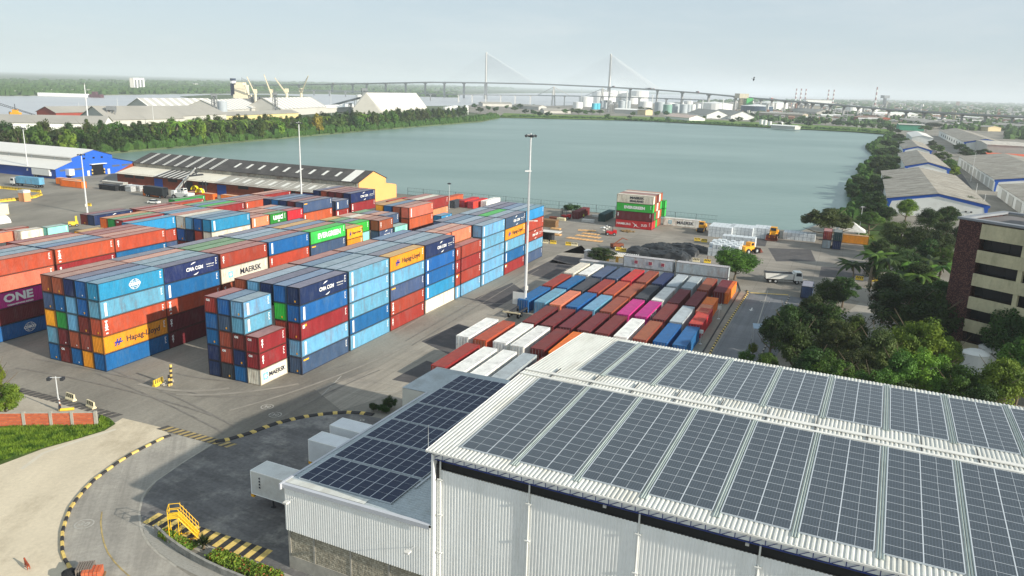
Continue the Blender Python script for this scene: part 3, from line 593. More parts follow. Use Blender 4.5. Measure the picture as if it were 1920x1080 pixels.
cross(7.06*BAY,-15.15*ROW,2.62,'a',T4,'grey container, upper of the pair next to the round tree',grp=g6)
cross(7.15*BAY,-5.5*ROW,0,'a',T4,'pale grey ribbed container behind the cream one in the low yard',grp=g6)
cross(7.5*BAY,-17.2*ROW,0,'a',T2,'short pale grey shed container with a red extinguisher behind the offices',grp=g6)
# ---- stack by the wharf
gw='containers stacked by the wharf'
for r_,toks in enumerate([['R:HSD','m:CAI','G:EVGs','w:MSL'],['R','g','o','k'],['G','o','w','m'],['o','w','o','w'],['k','o','G','o']]):
    for i,t in enumerate(toks):
        c,_,mk=t.partition(':'); u=(12.42+r_*.206)*BAY
        container(0,0,0,c,mk or None,T4,2.74,'%s container%s, %s level, %s row of the wharf stack'%(CC[c][1],MW.get(mk,''),('bottom','second','third','top')[i],ORD[r_]),gw,rz=YAW-math.pi/2,wpos=L(u+1.22,(-1.5)*ROW-T4/2,i*2.76))
for (r_,i) in ((5,1),(5,2)):
    container(0,0,0,'G',None,T4,2.74,'bright green container showing behind the wharf stack, %s level'%('second','third')[i-1],gw,rz=YAW-math.pi/2,wpos=L((12.42+r_*.206)*BAY+1.22,-1.9*ROW-T4/2,i*2.76))
g=G(1243,422); u,w_=toL(g); cross(u,w_,0,'W',T4,'lone pale container with dark lettering beside the wharf roller','MSK')
for (px,py,c,rz,lab) in ((1073,396,'m',YAW,'maroon container standing alone on the wharf near the fence'),(1122,401,'D',YAW,'dark green open container standing alone on the wharf')):
    g=G(px,py,2.6); u,w_=toL(g); container(u,w_-2.44,0,c,None,T4,2.6,lab,None,door=(c=='m'),yard=True)
for (px,py,c,Lc,lab) in ((836,370,'o',T4,'orange red container on the quay behind the stacks'),(866,376,'R',T4,'crimson container on the quay beside its twin, door end'),(882,378,'R',T4,'crimson container on the quay with white marks low on its side'),(907,377,'W',T4,'white container on the quay beside the crimson pair'),(848,377,'d',T2,'open silver container on the quay with dark inside')):
    g=G(px,py,2.6); u,w_=toL(g); container(u,w_-1.2,0,c,None,Lc,2.6,lab,'containers on the quay behind the stacks',door=True,yard=True)
g=G(648,371,2.6)
for (px,py,c,lab) in ((735,377,'R','crimson container by the quay fence under the yellow gable'),(760,380,'w','cream container by the quay fence beside the crimson one')):
    g=G(px,py,5.4); u,w_=toL(g); container(u,w_,2.6,c,None,T4,2.6,lab,'containers by the quay fence',yard=True); container(u,w_,0,'k',None,T4,2.6,lab.replace('crimson container','brown container below the top one').replace('cream container','brown container below the pale one'),'containers by the quay fence',yard=True)
# ---- stacks near the tent at the far right of the wharf
gs='containers beside the white tent'
g=G(1540,465); u,w_=toL(g)
for i,(c,lab) in enumerate((('a','pale grey container at the bottom of the red-topped pair by the tent'),('r','red container on the pale grey one by the tent'))): container(u,w_-2.44,i*2.6,c,None,T2,2.58,lab,gs,door=True)
g=G(1559,467); u,w_=toL(g)
for i,(c,lab) in enumerate((('n','navy container at the bottom of the pair nearest the tent'),('D','dark green container on the navy one by the tent'))): container(u,w_-2.44,i*2.6,c,None,T2,2.58,lab,gs,door=True)
g=G(1578,455); u,w_=toL(g); cross(u,w_,0,'y',T2+1.5,'yellow ribbed container with grey roof in front of the white tent',grp=gs)
# ---- orange boxes near the blue warehouse and orange brick warehouse
go='orange open-top containers near the warehouses'
for (px,py,c,lab,Lc) in ((105,345,'O','orange open-top container behind its twin near the blue warehouse',T4),(113,349,'O','orange open-top container with small emblem near the blue warehouse',T4),(352,372,'O','orange open-top container beside the reach stacker arm',T4),(414,378,'O','orange container with slate roof against the brick warehouse',T4),(268,367,'O','orange open container behind the black tarpaulin trailer',T2+2)):
    g=G(px,py); u,w_=toL(g); cross(u,w_,0,c,Lc,lab,grp=go)
g=G(1512,556); u,w_=toL(g); container(0,0,0,'s',None,T2,2.7,'small slate blue container cabin beside the access road','cabins',rz=YAW,wpos=L(u,w_,.3),door=True)
tag(MASS.build('distant_containers',MASSM),kind='stuff')
# ================================================================== WHITE WAREHOUSE WITH SOLAR ROOF
WA=R(-25.4)   # local x runs along the eave (to the right), local y runs back over the roof
m_wall=mat('white_cladding',(244,244,239),rough=.55,var=.07,scale=.35,stretch=(1,1,.15),dirt=(204,202,192),dirtamt=.35,dscale=.5,fine=.03)
m_roofw=mat('white_roof_sheet',(206,206,198),rough=.55,var=.12,scale=.5,stretch=(1,.2,1),dirt=(158,152,136),dirtamt=.55,dscale=.6,fine=.05)
m_roofg=mat('grey_roof_sheet',(176,184,186),rough=.55,var=.10,scale=.4,dirt=(140,142,136),dirtamt=.5,dscale=.5,fine=.05)
m_trans=mat('translucent_sheet',(168,178,172),rough=.4,var=.12,scale=.8)
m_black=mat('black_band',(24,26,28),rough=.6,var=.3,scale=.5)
m_blue=mat('blue_truss',(44,62,130),rough=.5,var=.1); m_alu=mat('aluminium',(190,194,196),rough=.4,metal=.5,var=.06); m_frm=mat('array_frame_pale',(196,202,206),rough=.5,var=.05)
m_pipe=mat('downpipe_white',(222,222,216),rough=.5,var=.06)
def solmat(name,c,cell,rough,line):
    m=bpy.data.materials.new(name); m.use_nodes=True; N=m.node_tree.nodes; K=m.node_tree.links; b=N['Principled BSDF']
    t=N.new('ShaderNodeTexCoord'); br=N.new('ShaderNodeTexBrick'); br.offset=0; br.inputs['Scale'].default_value=1; br.inputs['Brick Width'].default_value=cell[0]; br.inputs['Row Height'].default_value=cell[1]; br.inputs['Mortar Size'].default_value=line
    br.inputs['Color1'].default_value=lin(c)+(1,); br.inputs['Color2'].default_value=lin(tuple(x*1.12 for x in c))+(1,); br.inputs['Mortar'].default_value=lin(tuple(min(255,x*1.45+14) for x in c))+(1,)
    K.new(t.outputs['Object'],br.inputs['Vector']); 
    n=N.new('ShaderNodeTexNoise'); n.inputs['Scale'].default_value=.35; n.inputs['Detail'].default_value=5; K.new(t.outputs['Object'],n.inputs['Vector']); q=N.new('ShaderNodeMapRange'); q.inputs['To Min'].default_value=.82; q.inputs['To Max'].default_value=1.2; K.new(n.outputs['Fac'],q.inputs[0])
    v=N.new('ShaderNodeVectorMath'); v.operation='SCALE'; K.new(br.outputs['Color'],v.inputs[0]); K.new(q.outputs[0],v.inputs['Scale']); K.new(v.outputs[0],b.inputs['Base Color'])
    b.inputs['Roughness'].default_value=rough; b.inputs['Coat Weight'].default_value=.2 if 'grey' in name else .05; b.inputs['Specular IOR Level'].default_value=.5 if 'grey' in name else .25; b.inputs['Coat Roughness'].default_value=.12; MATS[name]=m; return m
m_solg=solmat('grey_solar_glass',(54,61,67),(.19,.19),.45,.012); m_solb=solmat('blue_solar_glass',(12,28,54),(.19,.19),.5,.008)
EZ,RZ=15.8,16.5; RY=18.3; BY=35.6; BX=78.
wh=thing('solar_warehouse','large white warehouse with grey solar panels on its low gable roof','warehouse',(-6.46,57.04,0),WA)
def slope(y): return EZ+(RZ-EZ)*y/RY if y<=RY else RZ-(RZ-EZ)*(y-RY)/(BY-RY)
mb=MB()
mb.corr((.55,.62,0),(1,0,0),BX-.6,(0,0,1),14.05,(0,-1,0),.27,.05,flip=False)
mb.corr((.55,.62,0),(0,1,0),BY-1.2,(0,0,1),15.7,(-1,0,0),.27,.05,flip=True)
mb.box(.4,.6,.08,.66,0,15.5)
mb.poly([(.5,BY-.6,0),(BX,BY-.6,0),(BX,BY-.6,15.6),(.5,BY-.6,15.6)],flip=True); mb.build('wall',m_wall,wh)
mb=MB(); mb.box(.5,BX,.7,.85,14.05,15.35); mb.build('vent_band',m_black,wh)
mb=MB()
sA=Vector((0,RY,RZ-EZ)); 
mb.corr((0,0,EZ),(1,0,0),BX,sA,sA.length,(0,0,1),.34,.055)
sB=Vector((0,BY-RY,EZ-RZ)); mb.corr((0,RY,RZ),(1,0,0),BX,sB,sB.length,(0,0,1),.34,.055)
mb.box(0,BX,0.03,.1,EZ-.16,EZ-.01); mb.box(0,BX,BY-.1,BY-.03,EZ-.16,EZ-.01)
mb.build('roof',m_roofw,wh)
mb=MB()
for y,z,wd in ((RY-.55,RZ+.09,.34),(RY+.75,RZ+.1,.5)): mb.box(-.05,BX,y-wd/2,y+wd/2,z-.05,z+.04)
mb.box(-.05,BX,-.09,.02,EZ-.1,EZ+.03); mb.box(-.06,.1,0,BY,EZ-.05,EZ+.02)
mb.build('ridge_cap',mat('ridge_white',(224,222,214),rough=.6,var=.08,scale=.6,dirt=(170,160,140),dirtamt=.5),wh)
mb=MB()
for (y0,dz) in ((.02,0),(BY-.02,0)): pass
mb.poly([(-.03,0,EZ-.25),(-.03,RY,RZ-.25),(-.03,RY,RZ+.06),(-.03,0,EZ+.06)]); mb.poly([(-.03,RY,RZ-.25),(-.03,BY,EZ-.25),(-.03,BY,EZ+.06),(-.03,RY,RZ+.06)])
mb.build('fascia',m_wall,wh)
# pale strips between module fields
for side,(y0,y1) in enumerate(((.9,17.6),(21.4,35.0))):
    for k in range(14):
        x=7.32+5.17*k
        if x>BX-1: break
        mb=MB(); 
        for dx in (-.2,.2): mb.box(x+dx-.1,x+dx+.1,y0,y1,slope((y0+y1)/2)+0,slope((y0+y1)/2)+.01)
        zz0,zz1=slope(y0)+.075,slope(y1)+.075; mb=MB()
        for dx in (-.18,0,.18): mb.tube((x+dx,y0,zz0),(x+dx,y1,zz1),.075,k=5)
        mb.build('skylight_strip',m_trans,wh)
# dark cross joints on the ridge zone
for k in range(11): x=3+4.1*k; mb=MB(); mb.box(x,x+.05,RY-.3,RY+2.6,RZ+.03,RZ+.13); mb.build('joint_strip',m_dkst,wh)
def field(x0,x1,y0,nrow,cols,mglass,zf,parent,mh=1.13,split=True,cat='solar array',lab='',grp='',tilt=0):
    # an array is a thing of its own that rests on the roof
    o=parent.matrix_world if False else None
    rt=thing('solar_array',lab,cat,tuple((Matrix.Translation((-6.46,57.04,0))@Matrix.Rotation(WA,4,'Z'))@Vector((x0,y0,zf(y0)+.1))),WA,grp)
    if tilt: rt.rotation_euler=(Matrix.Rotation(WA,4,'Z')@Matrix.Rotation(-tilt,4,'Y')).to_euler()
    W_=x1-x0; H_=nrow*mh; dz=(zf(y0+H_)-zf(y0)); cw=W_/cols
    gl=MB(); al=MB()
    for i in range(cols):
        for j in range(nrow):
            a,b=i*cw+.02,(i+1)*cw-.02; c,d=j*mh+.012,(j+1)*mh-.012; z0,z1=dz*c/H_+.06,dz*d/H_+.06
            gl.poly([(a,c,z0),(b,c,z0),(b,d,z1),(a,d,z1)])
            if split: q=(a+b)/2; al.poly([(q-.012,c,z0+.006),(q+.012,c,z0+.006),(q+.012,d,z1+.006),(q-.012,d,z1+.006)])
            else: q=(c+d)/2; zq=(z0+z1)/2+.006; al.poly([(a,q-.008,zq),(b,q-.008,zq),(b,q+.008,zq),(a,q+.008,zq)])
    for i in range(cols+1): x=i*cw; wd=.035 if i in(0,cols) else .035; al.poly([(x-wd,0,.063),(x+wd,0,.063),(x+wd,H_,dz+.063),(x-wd,H_,dz+.063)])
    for j in range(nrow+1): y=j*mh; z=dz*y/H_+.065; al.poly([(0,y-.022,z),(W_,y-.022,z),(W_,y+.022,z),(0,y+.022,z)])
    al.box(0,W_,-.02,.015,-.05,.055); al.box(-.02,.01,0,H_,min(0,dz)-.05,.055+min(0,dz)); 
    gl.build('solar_glass',mglass,rt); al.build('array_frame',m_frm,rt); return rt
gN='solar arrays on the warehouse roof'
for k in range(14):
    x0=2.35+5.17*k if k else 2.35; x1=6.93+5.17*k
    if x1>BX-.5 or k>7: break
    field(x0,x1,1.55,14,2,m_solg,slope,wh,lab='grey solar array on the near roof slope, %s from the gable edge'%ORD[k],grp=gN)
for k in range(14):
    x0=4.75 if k==0 else 2.45+5.17*k; x1=6.93+5.17*k
    if x1>BX-.5 or k>8: break
    field(x0,x1,21.75,11,1 if k==0 else 2,m_solg,slope,wh,lab='grey solar array on the far roof slope, %s from the gable edge'%ORD[k],grp=gN)
# blue lattice under the eave
mb=MB(); x=.3; zt,zb=EZ-.18,EZ-.78; yy=.28
mb.tube((.2,yy,zt),(BX,yy,zt),.05,k=4); mb.tube((.2,yy,zb),(BX,yy,zb),.045,k=4); i=0
while x<BX-1: mb.tube((x,yy,zb),(x,yy,zt),.03,k=4); mb.tube((x,yy,zb),(x+1.0,yy,zt),.028,k=4); x+=1.0
mb.build('lattice_girder',m_blue,wh)
mb=MB(); mb.box(.4,BX,.38,.5,EZ-.75,EZ-.2); mb.build('eave_backing',m_wall,wh)
for x in (1.0,8.9,17.6,26.0,34.4,42.8,51.2,59.6,68):
    mb=MB(); mb.tube((x,.52,0),(x,.52,15.0),.07,k=8)
    for z in (3,6.5,10,13.2): mb.box(x-.22,x+.22,.36,.56,z,z+.08)
    mb.build('downpipe',m_pipe,wh)
for x in (14.8,25.0,36,47): 
    mb=MB(); mb.box(x,x+.25,.55,.69,14.55,14.75); mb.build('wall_lamp',m_white,wh)
mb=MB(); mb.box(.62,1.0,.5,.6,13.1,14.5); 
mb.build('wall_sign',m_black,wh)
mb=MB(); mb.tube((-.02,.3,EZ+.05),(-.02,.3,EZ+2.1),.03,.012,k=5); mb.build('lightning_rod',m_alu,wh)
# ---- annex
AZ_=8.75
ax=thing('annex_shed','lower white annex with brick base and dark blue solar arrays beside the big warehouse','warehouse',(-6.46,57.04,0),WA)
ay0,ay1=-.15,30.9; ax0,ax1=-15.35,.5
def az(x): return AZ_+.32*(x-ax0)/(ax1-ax0)
mb=MB()
mb.corr((ax0+.15,.1,4.1),(1,0,0),ax1-ax0-.3,(0,0,1),4.72,(0,-1,0),.25,.05)
mb.corr((ax0+.12,.1,4.1),(0,1,0),ay1-.2,(0,0,1),4.6,(-1,0,0),.25,.05,flip=True)
mb.build('wall',m_wall,ax)
mblk=bpy.data.materials.new('split_block'); mblk.use_nodes=True; N=mblk.node_tree.nodes; K=mblk.node_tree.links; b=N['Principled BSDF']
t=N.new('ShaderNodeTexCoord'); mp=N.new('ShaderNodeMapping'); mp.inputs['Rotation'].default_value=(R(90),0,0); br=N.new('ShaderNodeTexBrick'); br.inputs['Scale'].default_value=1; br.inputs['Brick Width'].default_value=.4; br.inputs['Row Height'].default_value=.2; br.inputs['Mortar Size'].default_value=.012
br.inputs['Color1'].default_value=lin((196,188,166))+(1,); br.inputs['Color2'].default_value=lin((166,158,138))+(1,); br.inputs['Mortar'].default_value=lin((110,106,96))+(1,); K.new(t.outputs['Object'],mp.inputs[0]); K.new(mp.outputs[0],br.inputs['Vector'])
n=N.new('ShaderNodeTexNoise'); n.inputs['Scale'].default_value=4; n.inputs['Detail'].default_value=6; K.new(t.outputs['Object'],n.inputs['Vector']); bm_=N.new('ShaderNodeBump'); bm_.inputs['Strength'].default_value=.9; bm_.inputs['Distance'].default_value=.1; K.new(n.outputs['Fac'],bm_.inputs['Height']); K.new(bm_.outputs[0],b.inputs['Normal'])
x=N.new('ShaderNodeMix'); x.data_type='RGBA'; x.blend_type='MULTIPLY'; x.inputs[0].default_value=.6; K.new(br.outputs['Color'],x.inputs[6]); rr=N.new('ShaderNodeValToRGB'); rr.color_ramp.elements[0].position=.35; rr.color_ramp.elements[1].position=.65; rr.color_ramp.elements[0].color=(.45,.42,.38,1); K.new(n.outputs['Fac'],rr.inputs[0]); K.new(rr.outputs[0],x.inputs[7]); K.new(x.outputs[2],b.inputs['Base Color']); b.inputs['Roughness'].default_value=.95
mb=MB(); mb.box(ax0+.3,ax1,.3,.5,1.35,4.12); mb.box(ax0+.3,ax0+.5,.5,ay1-.4,1.35,4.12); mb.build('block_wall',mblk,ax)
mb=MB(); mb.box(ax0+.24,ax1,.24,.6,0,1.35); mb.box(ax0+.24,ax0+.6,.6,ay1-.4,0,1.35)
for k in range(4): mb.box(ax0+3.1+k*4.1,ax0+3.3+k*4.1,.26,.44,1.35,4.1)
mb.box(ax0+.24,ax0+.5,.24,.5,1.35,4.1); mb.build('plinth',m_kerb,ax)
mb=MB(); mb.corr((ax0,0,AZ_),(0,1,0),24.9,(ax1-ax0,0,.32),ax1-ax0,(0,0,1),.34,.05,flip=True)
mb.corr((-18.9,24.9,AZ_-.07),(0,1,0),8.1,(19.4,0,.39),19.4,(0,0,1),.34,.05,flip=True)
mb.box(ax0-.08,ax0+.05,-.1,24.9,AZ_-.25,AZ_+.02); mb.build('roof',m_roofg,ax)
mb=MB(); mb.box(ax0-.1,ax0+.08,-.3,.1,AZ_-.45,AZ_+.1)
mb.poly([(ax0,-.12,AZ_-.3),(.3,-.12,AZ_+.0),(.3,-.12,AZ_+.38),(ax0,-.12,AZ_+.07)]); mb.poly([(ax0,-.12,AZ_+.07),(.3,-.12,AZ_+.38),(.3,.25,AZ_+.39),(ax0,.25,AZ_+.075)])
mb.box(ax0-.14,ax0+.1,.1,24.9,AZ_+.05,AZ_+.1); mb.build('fascia',mat('fascia_grey',(188,190,194),rough=.5,var=.06),ax)
mb=MB(); mb.poly([(ax0+.1,.3,AZ_+.075),(-6.5,.3,AZ_+.26),(-6.5,1.1,AZ_+.26),(ax0+.1,1.1,AZ_+.075)]); mb.build('flashing_sheet',m_roofw,ax)
mb=MB(); mb.box(-18.9,ax0,24.9,25.1,0,AZ_-.1); mb.box(-18.9,-18.7,25,33,0,AZ_-.1); mb.box(-18.9,0.4,32.8,33,0,AZ_); mb.build('rear_wall',mat('rear_wall',(196,192,180),rough=.9,var=.1,scale=.4,dirt=(120,110,96),dirtamt=.5),ax)
for k in range(6):
    y0=1.35+5.06*k; field(-14.5,-4.4 if k<5 else -4.4,y0,2,9,m_solb,lambda y:az(-14.5)+.02,ax,mh=2.36,split=False,tilt=math.atan(.32/15.85),lab='dark blue solar array on the annex roof, %s row from the near eave'%ORD[k],grp='solar arrays on the annex roof')
mb=MB(); mb.box(-4.1,-3.95,4.6,10.0,AZ_+.3,AZ_+.42); mb.build('cable_tray',m_alu,ax)
for (x,z) in ((-14.0,7.6),(-1.2,6.6)):
    o=thing('wall_floodlight','floodlight on an arm on the annex wall %s'%('near its outer corner' if x<-5 else 'near the big warehouse'),'floodlight',tuple(Matrix.Translation((-6.46,57.04,0))@Matrix.Rotation(WA,4,'Z')@Vector((x,.1,z))),WA,'floodlights on the annex wall')
    mb=MB(); mb.tube((0,0,0),(0,-.9,.15),.035,k=5); mb.build('arm',m_alu,o); mb=MB(); mb.box(-.22,.22,-1.35,-.85,.05,.2); mb.build('lamp',m_white,o)
# ---- trailers docked to the annex
def wpos(x,y,z=0): return tuple(Matrix.Translation((-6.46,57.04,0))@Matrix.Rotation(WA,4,'Z')@Vector((x,y,z)))
def wheel(mb,x,y,z,r,wd):
    n=len(mb.v); k=14
    for s in (-1,1):
        for q in (r,r*.55):
            for i in range(k): t=2*math.pi*i/k; mb.v.append((x+q*math.cos(t),y+s*wd/2,z+q*math.sin(t)))
    for i in range(k):
        j=(i+1)%k; A0,B0,C0,D0=n+i,n+k+i,n+2*k+i,n+3*k+i; A1,B1,C1,D1=n+j,n+k+j,n+2*k+j,n+3*k+j
        for q in ((A0,A1,C1,C0),(A0,B0,B1,A1),(C0,C1,D1,D0)): mb.f.append(list(q)); mb.m.append(mb.mi)
    mb.f.append([n+k+i for i in range(k)]); mb.f.append([n+3*k+i for i in range(k)][::-1]); mb.m+=[mb.mi]*2
def wheels(rt,pts,r,wd):
    for x,y in pts:
        mb=MB(); wheel(mb,x,y,r,r,wd); wo=mb.build('wheel',m_rub,rt); mb=MB(); mb.tube((x,y-wd*.52,r),(x,y+wd*.52,r),r*.5,k=10); mb.build('rim',m_alu,wo)
m_rub=mat('rubber',(30,30,31),rough=.85,var=.2)
M_inv=(Matrix.Translation((-6.46,57.04,0))@Matrix.Rotation(WA,4,'Z')).inverted()
for i,(px,py,lab,c) in enumerate(((469,882,'white trailer with rusty roof and red chassis docked at the annex, nearest one',(212,212,206)),(577.5,824,'white trailer docked at the annex, middle of the three',(222,224,224)),(618,797,'white trailer docked at the annex, farthest of the three',(224,226,226)))):
    q=M_inv@G(px,py,4.05); rt=thing('box_trailer',lab,'trailer',wpos(q.x,q.y),WA,'trailers docked at the annex')
    Ln=8.6 if i else 8.0; bodym=mat('trailer_body_%s'%('ab'[i>0]),c,rough=.5,var=.06,scale=.6,dirt=(150,140,124) if i==0 else (190,190,186),dirtamt=.5)
    mb=MB(); mb.box(0,Ln,0,2.5,1.35,4.05); mb.build('body',bodym,rt)
    mb=MB()
    for x in (0,Ln-.1):
        for y in (-.012,2.4): mb.box(x-.01,x+.11,y,y+.112,1.34,4.06)
    for z in (1.33,3.98): mb.box(-.012,Ln,-.014,.05,z,z+.09); mb.box(-.014,.05,-.012,2.512,z,z+.09); mb.box(-.012,Ln,2.45,2.514,z,z+.09)
    mb.build('frame',m_wall,rt)
    mb=MB(); mb.box(.1,Ln,.35,2.15,1.05,1.33); mb.build('chassis',mat('chassis_red',(150,34,30),rough=.6,var=.15),rt)
    mb=MB(); mb.box(-.05,.35,-.02,.3,1.0,1.32); mb.build('bumper',m_ol,rt)
    wheels(rt,[(5.2,.25),(6.4,.25),(5.2,2.25),(6.4,2.25)],.5,.35)
    mb=MB(); 
    for y in (.6,1.9): mb.box(2.3,2.45,y,y+.12,.1,1.1); mb.box(2.15,2.6,y-.1,y+.22,.02,.1)
    mb.build('landing_leg',m_dkst,rt)
    if i==0:
        mb=MB(); 
        for z in (3.3,2.95,2.6,2.25): mb.poly([(1.1,-.02,z),(1.35,-.02,z),(1.3,-.02,z+.26),(1.12,-.02,z+.18)])
        mb.build('lettering',m_dl,rt)
# ================================================================== SHEDS AND OTHER BUILDINGS
m_asb=mat('weathered_sheet',(142,136,124),rough=.95,var=.4,scale=.5,stretch=(1,.16,1),dirt=(206,202,190),dirtamt=.8,dscale=.6,fine=.16,streak=(1.57,.3))
m_asbx=mat('weathered_sheet_light',(170,166,155),rough=.95,var=.2,scale=.15,stretch=(.3,1,1),dirt=(112,108,100),dirtamt=.6,dscale=.2,fine=.1)
m_dkroof=mat('sooty_roof',(74,72,70),rough=.95,var=.3,scale=.3,dirt=(110,106,100),dirtamt=.5,dscale=.5,fine=.15)
m_wroof=mat('white_shed_roof',(222,220,212),rough=.6,var=.05,scale=.1,dirt=(186,182,170),dirtamt=.3,dscale=.1)
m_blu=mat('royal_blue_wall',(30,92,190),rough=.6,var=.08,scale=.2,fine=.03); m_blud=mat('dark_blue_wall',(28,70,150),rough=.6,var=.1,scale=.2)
m_whw=mat('white_wall',(234,234,228),rough=.8,var=.06,scale=.15,dirt=(170,168,156),dirtamt=.35,dscale=.12)
m_brk=mat('brick_red_wall',(132,66,44),rough=.95,var=.2,scale=.6,dirt=(90,50,38),dirtamt=.5,dscale=.2,fine=.08)
m_ora=mat('apricot_gable',(238,170,104),rough=.8,var=.05,scale=.2)
m_gwall=mat('grey_white_wall',(190,188,180),rough=.9,var=.1,scale=.1,dirt=(150,146,136),dirtamt=.4,dscale=.1)
m_glass=mat('dark_opening',(24,26,30),rough=.4,var=.2)
def shed(name,label,u0,u1,w0,w1,eave,ridge,axis='W',wall=None,roof=None,group=None,ov=.5,frame=None,trim=None,gable=None,th=.14):
    """frame=(origin,az) optional; default is the yard frame. axis: ridge direction"""
    if frame: o,a=frame; O_=Vector((o[0],o[1],0)); xx=Vector((math.cos(a),math.sin(a),0)); yy=Vector((-math.sin(a),math.cos(a),0)); loc=O_+xx*(u0+u1)/2+yy*(w0+w1)/2
    else: a=YAW; loc=L((u0+u1)/2,(w0+w1)/2)
    rt=thing(name,label,'warehouse',loc,a,group); lx,ly=(u1-u0)/2,(w1-w0)/2
    wall=wall or m_whw; roof=roof or m_asb
    mb=MB()
    if axis=='W':
        prof=[(-lx,0),(lx,0),(lx,eave),(0,ridge-.12),(-lx,eave)]
        for y,fl in ((-ly,False),(ly,True)): mb.poly([(x,y,z) for x,z in prof],flip=fl)
        mb.poly([(-lx,ly,0),(-lx,-ly,0),(-lx,-ly,eave),(-lx,ly,eave)]); mb.poly([(lx,-ly,0),(lx,ly,0),(lx,ly,eave),(lx,-ly,eave)])
    else:
        prof=[(-ly,0),(ly,0),(ly,eave),(0,ridge-.12),(-ly,eave)]
        for x,fl in ((-lx,True),(lx,False)): mb.poly([(x,y,z) for y,z in prof],flip=fl)
        mb.poly([(-lx,-ly,0),(lx,-ly,0),(lx,-ly,eave),(-lx,-ly,eave)]); mb.poly([(lx,ly,0),(-lx,ly,0),(-lx,ly,eave),(lx,ly,eave)])
    mb.build('wall',wall,rt)
    mb=MB(); pit=1.0
    for s in (-1,1):
        if axis=='W': A_,B_=Vector((s*(lx+ov),-ly-ov,eave-(ridge-eave)*ov/lx)),Vector((0,-ly-ov,ridge)); e=Vector((0,2*(ly+ov),0))
        else: A_,B_=Vector((-lx-ov,s*(ly+ov),eave-(ridge-eave)*ov/ly)),Vector((-lx-ov,0,ridge)); e=Vector((2*(lx+ov),0,0))
        q=[A_,A_+e,B_+e,B_]; nrm=(q[1]-q[0]).cross(q[3]-q[0]); 
        if nrm.z<0: q=q[::-1]
        up=Vector((0,0,th)); mb.poly([v+up for v in q]); mb.poly([v for v in q],flip=True)
        for i in range(4): a_,b_=q[i],q[(i+1)%4]; mb.poly([a_,b_,b_+up,a_+up])
    r=mb.build('roof',roof,rt)
    if trim:
        mb=MB(); g=.55
        if axis=='W':
            for y in (-ly-.06,): mb.poly([(-lx-ov,y-ov*0,eave-.9),(-lx-ov,y,eave-.1),(0,y,ridge+.0),(0,y,ridge-1.0)],flip=True); mb.poly([(0,y,ridge-1.0),(0,y,ridge),(lx+ov,y,eave-.1),(lx+ov,y,eave-.9)],flip=True)
        else:
            x=-lx-.06; h=(ridge-eave)*.16+.6
            mb.poly([(x,ly+ov,eave-.15),(x,0,ridge+.05),(x,0,ridge-h),(x,ly-1.5,eave-h),(x,ly-.9,eave-h*3),(x,ly-.8,0),(x,ly,0),(x,ly,eave-h*1.2),(x,ly+ov,eave-h*.9)][::-1])
            mb.poly([(x,-ly-ov,eave-.15),(x,0,ridge+.05),(x,0,ridge-h),(x,-ly+1.5,eave-h),(x,-ly+.9,eave-h*3),(x,-ly+.8,0),(x,-ly,0),(x,-ly,eave-h*1.2),(x,-ly-ov,eave-h*.9)])
        mb.build('trim',trim,rt)
    return rt
B_=BAY;
# --- white and blue sheds along the lagoon bank
g_='sheds with blue gable trim along the lagoon bank'
rt=shed('bank_warehouse','long white shed with blue gable trim and stained grey roof, nearest on the lagoon bank',19.6*B_,29.4*B_,-48.2*ROW,-34.6*ROW,6.2,9.2,'U',m_whw,m_asb,g_,trim=m_blu)
for y in (-12.2,-10.4): mb=MB(); mb.box(-62.0,-61.88,y,y+.7,2.9,3.4); mb.build('window',m_glass,rt)
rt=shed('bank_warehouse','white shed with blue gable and grey roof, second on the lagoon bank',33.3*B_,42.3*B_,-49*ROW,-40*ROW,6.0,8.8,'U',m_whw,m_asb,g_,trim=m_blu)
shed('bank_lean_to','small dark roofed lean-to at the lagoon side of the second bank shed',31.2*B_,34.2*B_,-43.5*ROW,-39.4*ROW,3.5,4.6,'U',m_whw,m_dkroof)
shed('bank_warehouse','white shed with blue gable and grey roof, third on the lagoon bank',46.8*B_,55*B_,-50*ROW,-42.2*ROW,6.0,8.6,'U',m_whw,m_asb,g_,trim=m_blu)
rt=shed('bank_warehouse','plain white shed with pale roof, farthest on the lagoon bank',63*B_,72*B_,-56.0*ROW,-48.6*ROW,6.5,8.6,'U',m_whw,m_wroof,g_)
rt=shed('street_warehouse','large grey roofed shed with blue gable across the street from the bank sheds',29.0*B_,42.5*B_,-76*ROW,-55.2*ROW,6.0,9.6,'U',m_whw,m_asb,'sheds across the street',trim=m_blu)
for k in range(9): mb=MB(); mb.box(-80+k*17,-68+k*17,26.25,26.36,0.2,4.6); mb.build('gate_panel',m_gwall,rt)
rt=shed('street_warehouse','grey roofed shed with white gate panels nearest the beige office block',17.5*B_,27.2*B_,-74*ROW,-54.6*ROW,5.6,8.8,'U',m_whw,m_asb,'sheds across the street')
for k in range(6): mb=MB(); mb.box(-58+k*19,-46+k*19,24.6,24.72,0.2,4.4); mb.build('gate_panel',m_gwall,rt)
rt=shed('street_warehouse','long grey roofed shed farther up the street with small windows',58.5*B_,80*B_,-78*ROW,-64.5*ROW,7.0,10.5,'U',m_whw,m_asb,'sheds across the street',trim=m_blu)
for k in range(10): mb=MB(); mb.box(-125+k*24,-118+k*24,17.1,17.22,2.,4.6); mb.build('window',m_glass,rt)
shed('street_shed','flat pale shed with patchy rusty roof beside the farther street shed',52.5*B_,58.5*B_,-80.5*ROW,-68*ROW,9.0,9.9,'W',m_gwall,mat('patchy_roof',(196,190,178),rough=.9,var=.25,scale=.3,dirt=(92,84,76),dirtamt=.9,dscale=.4))
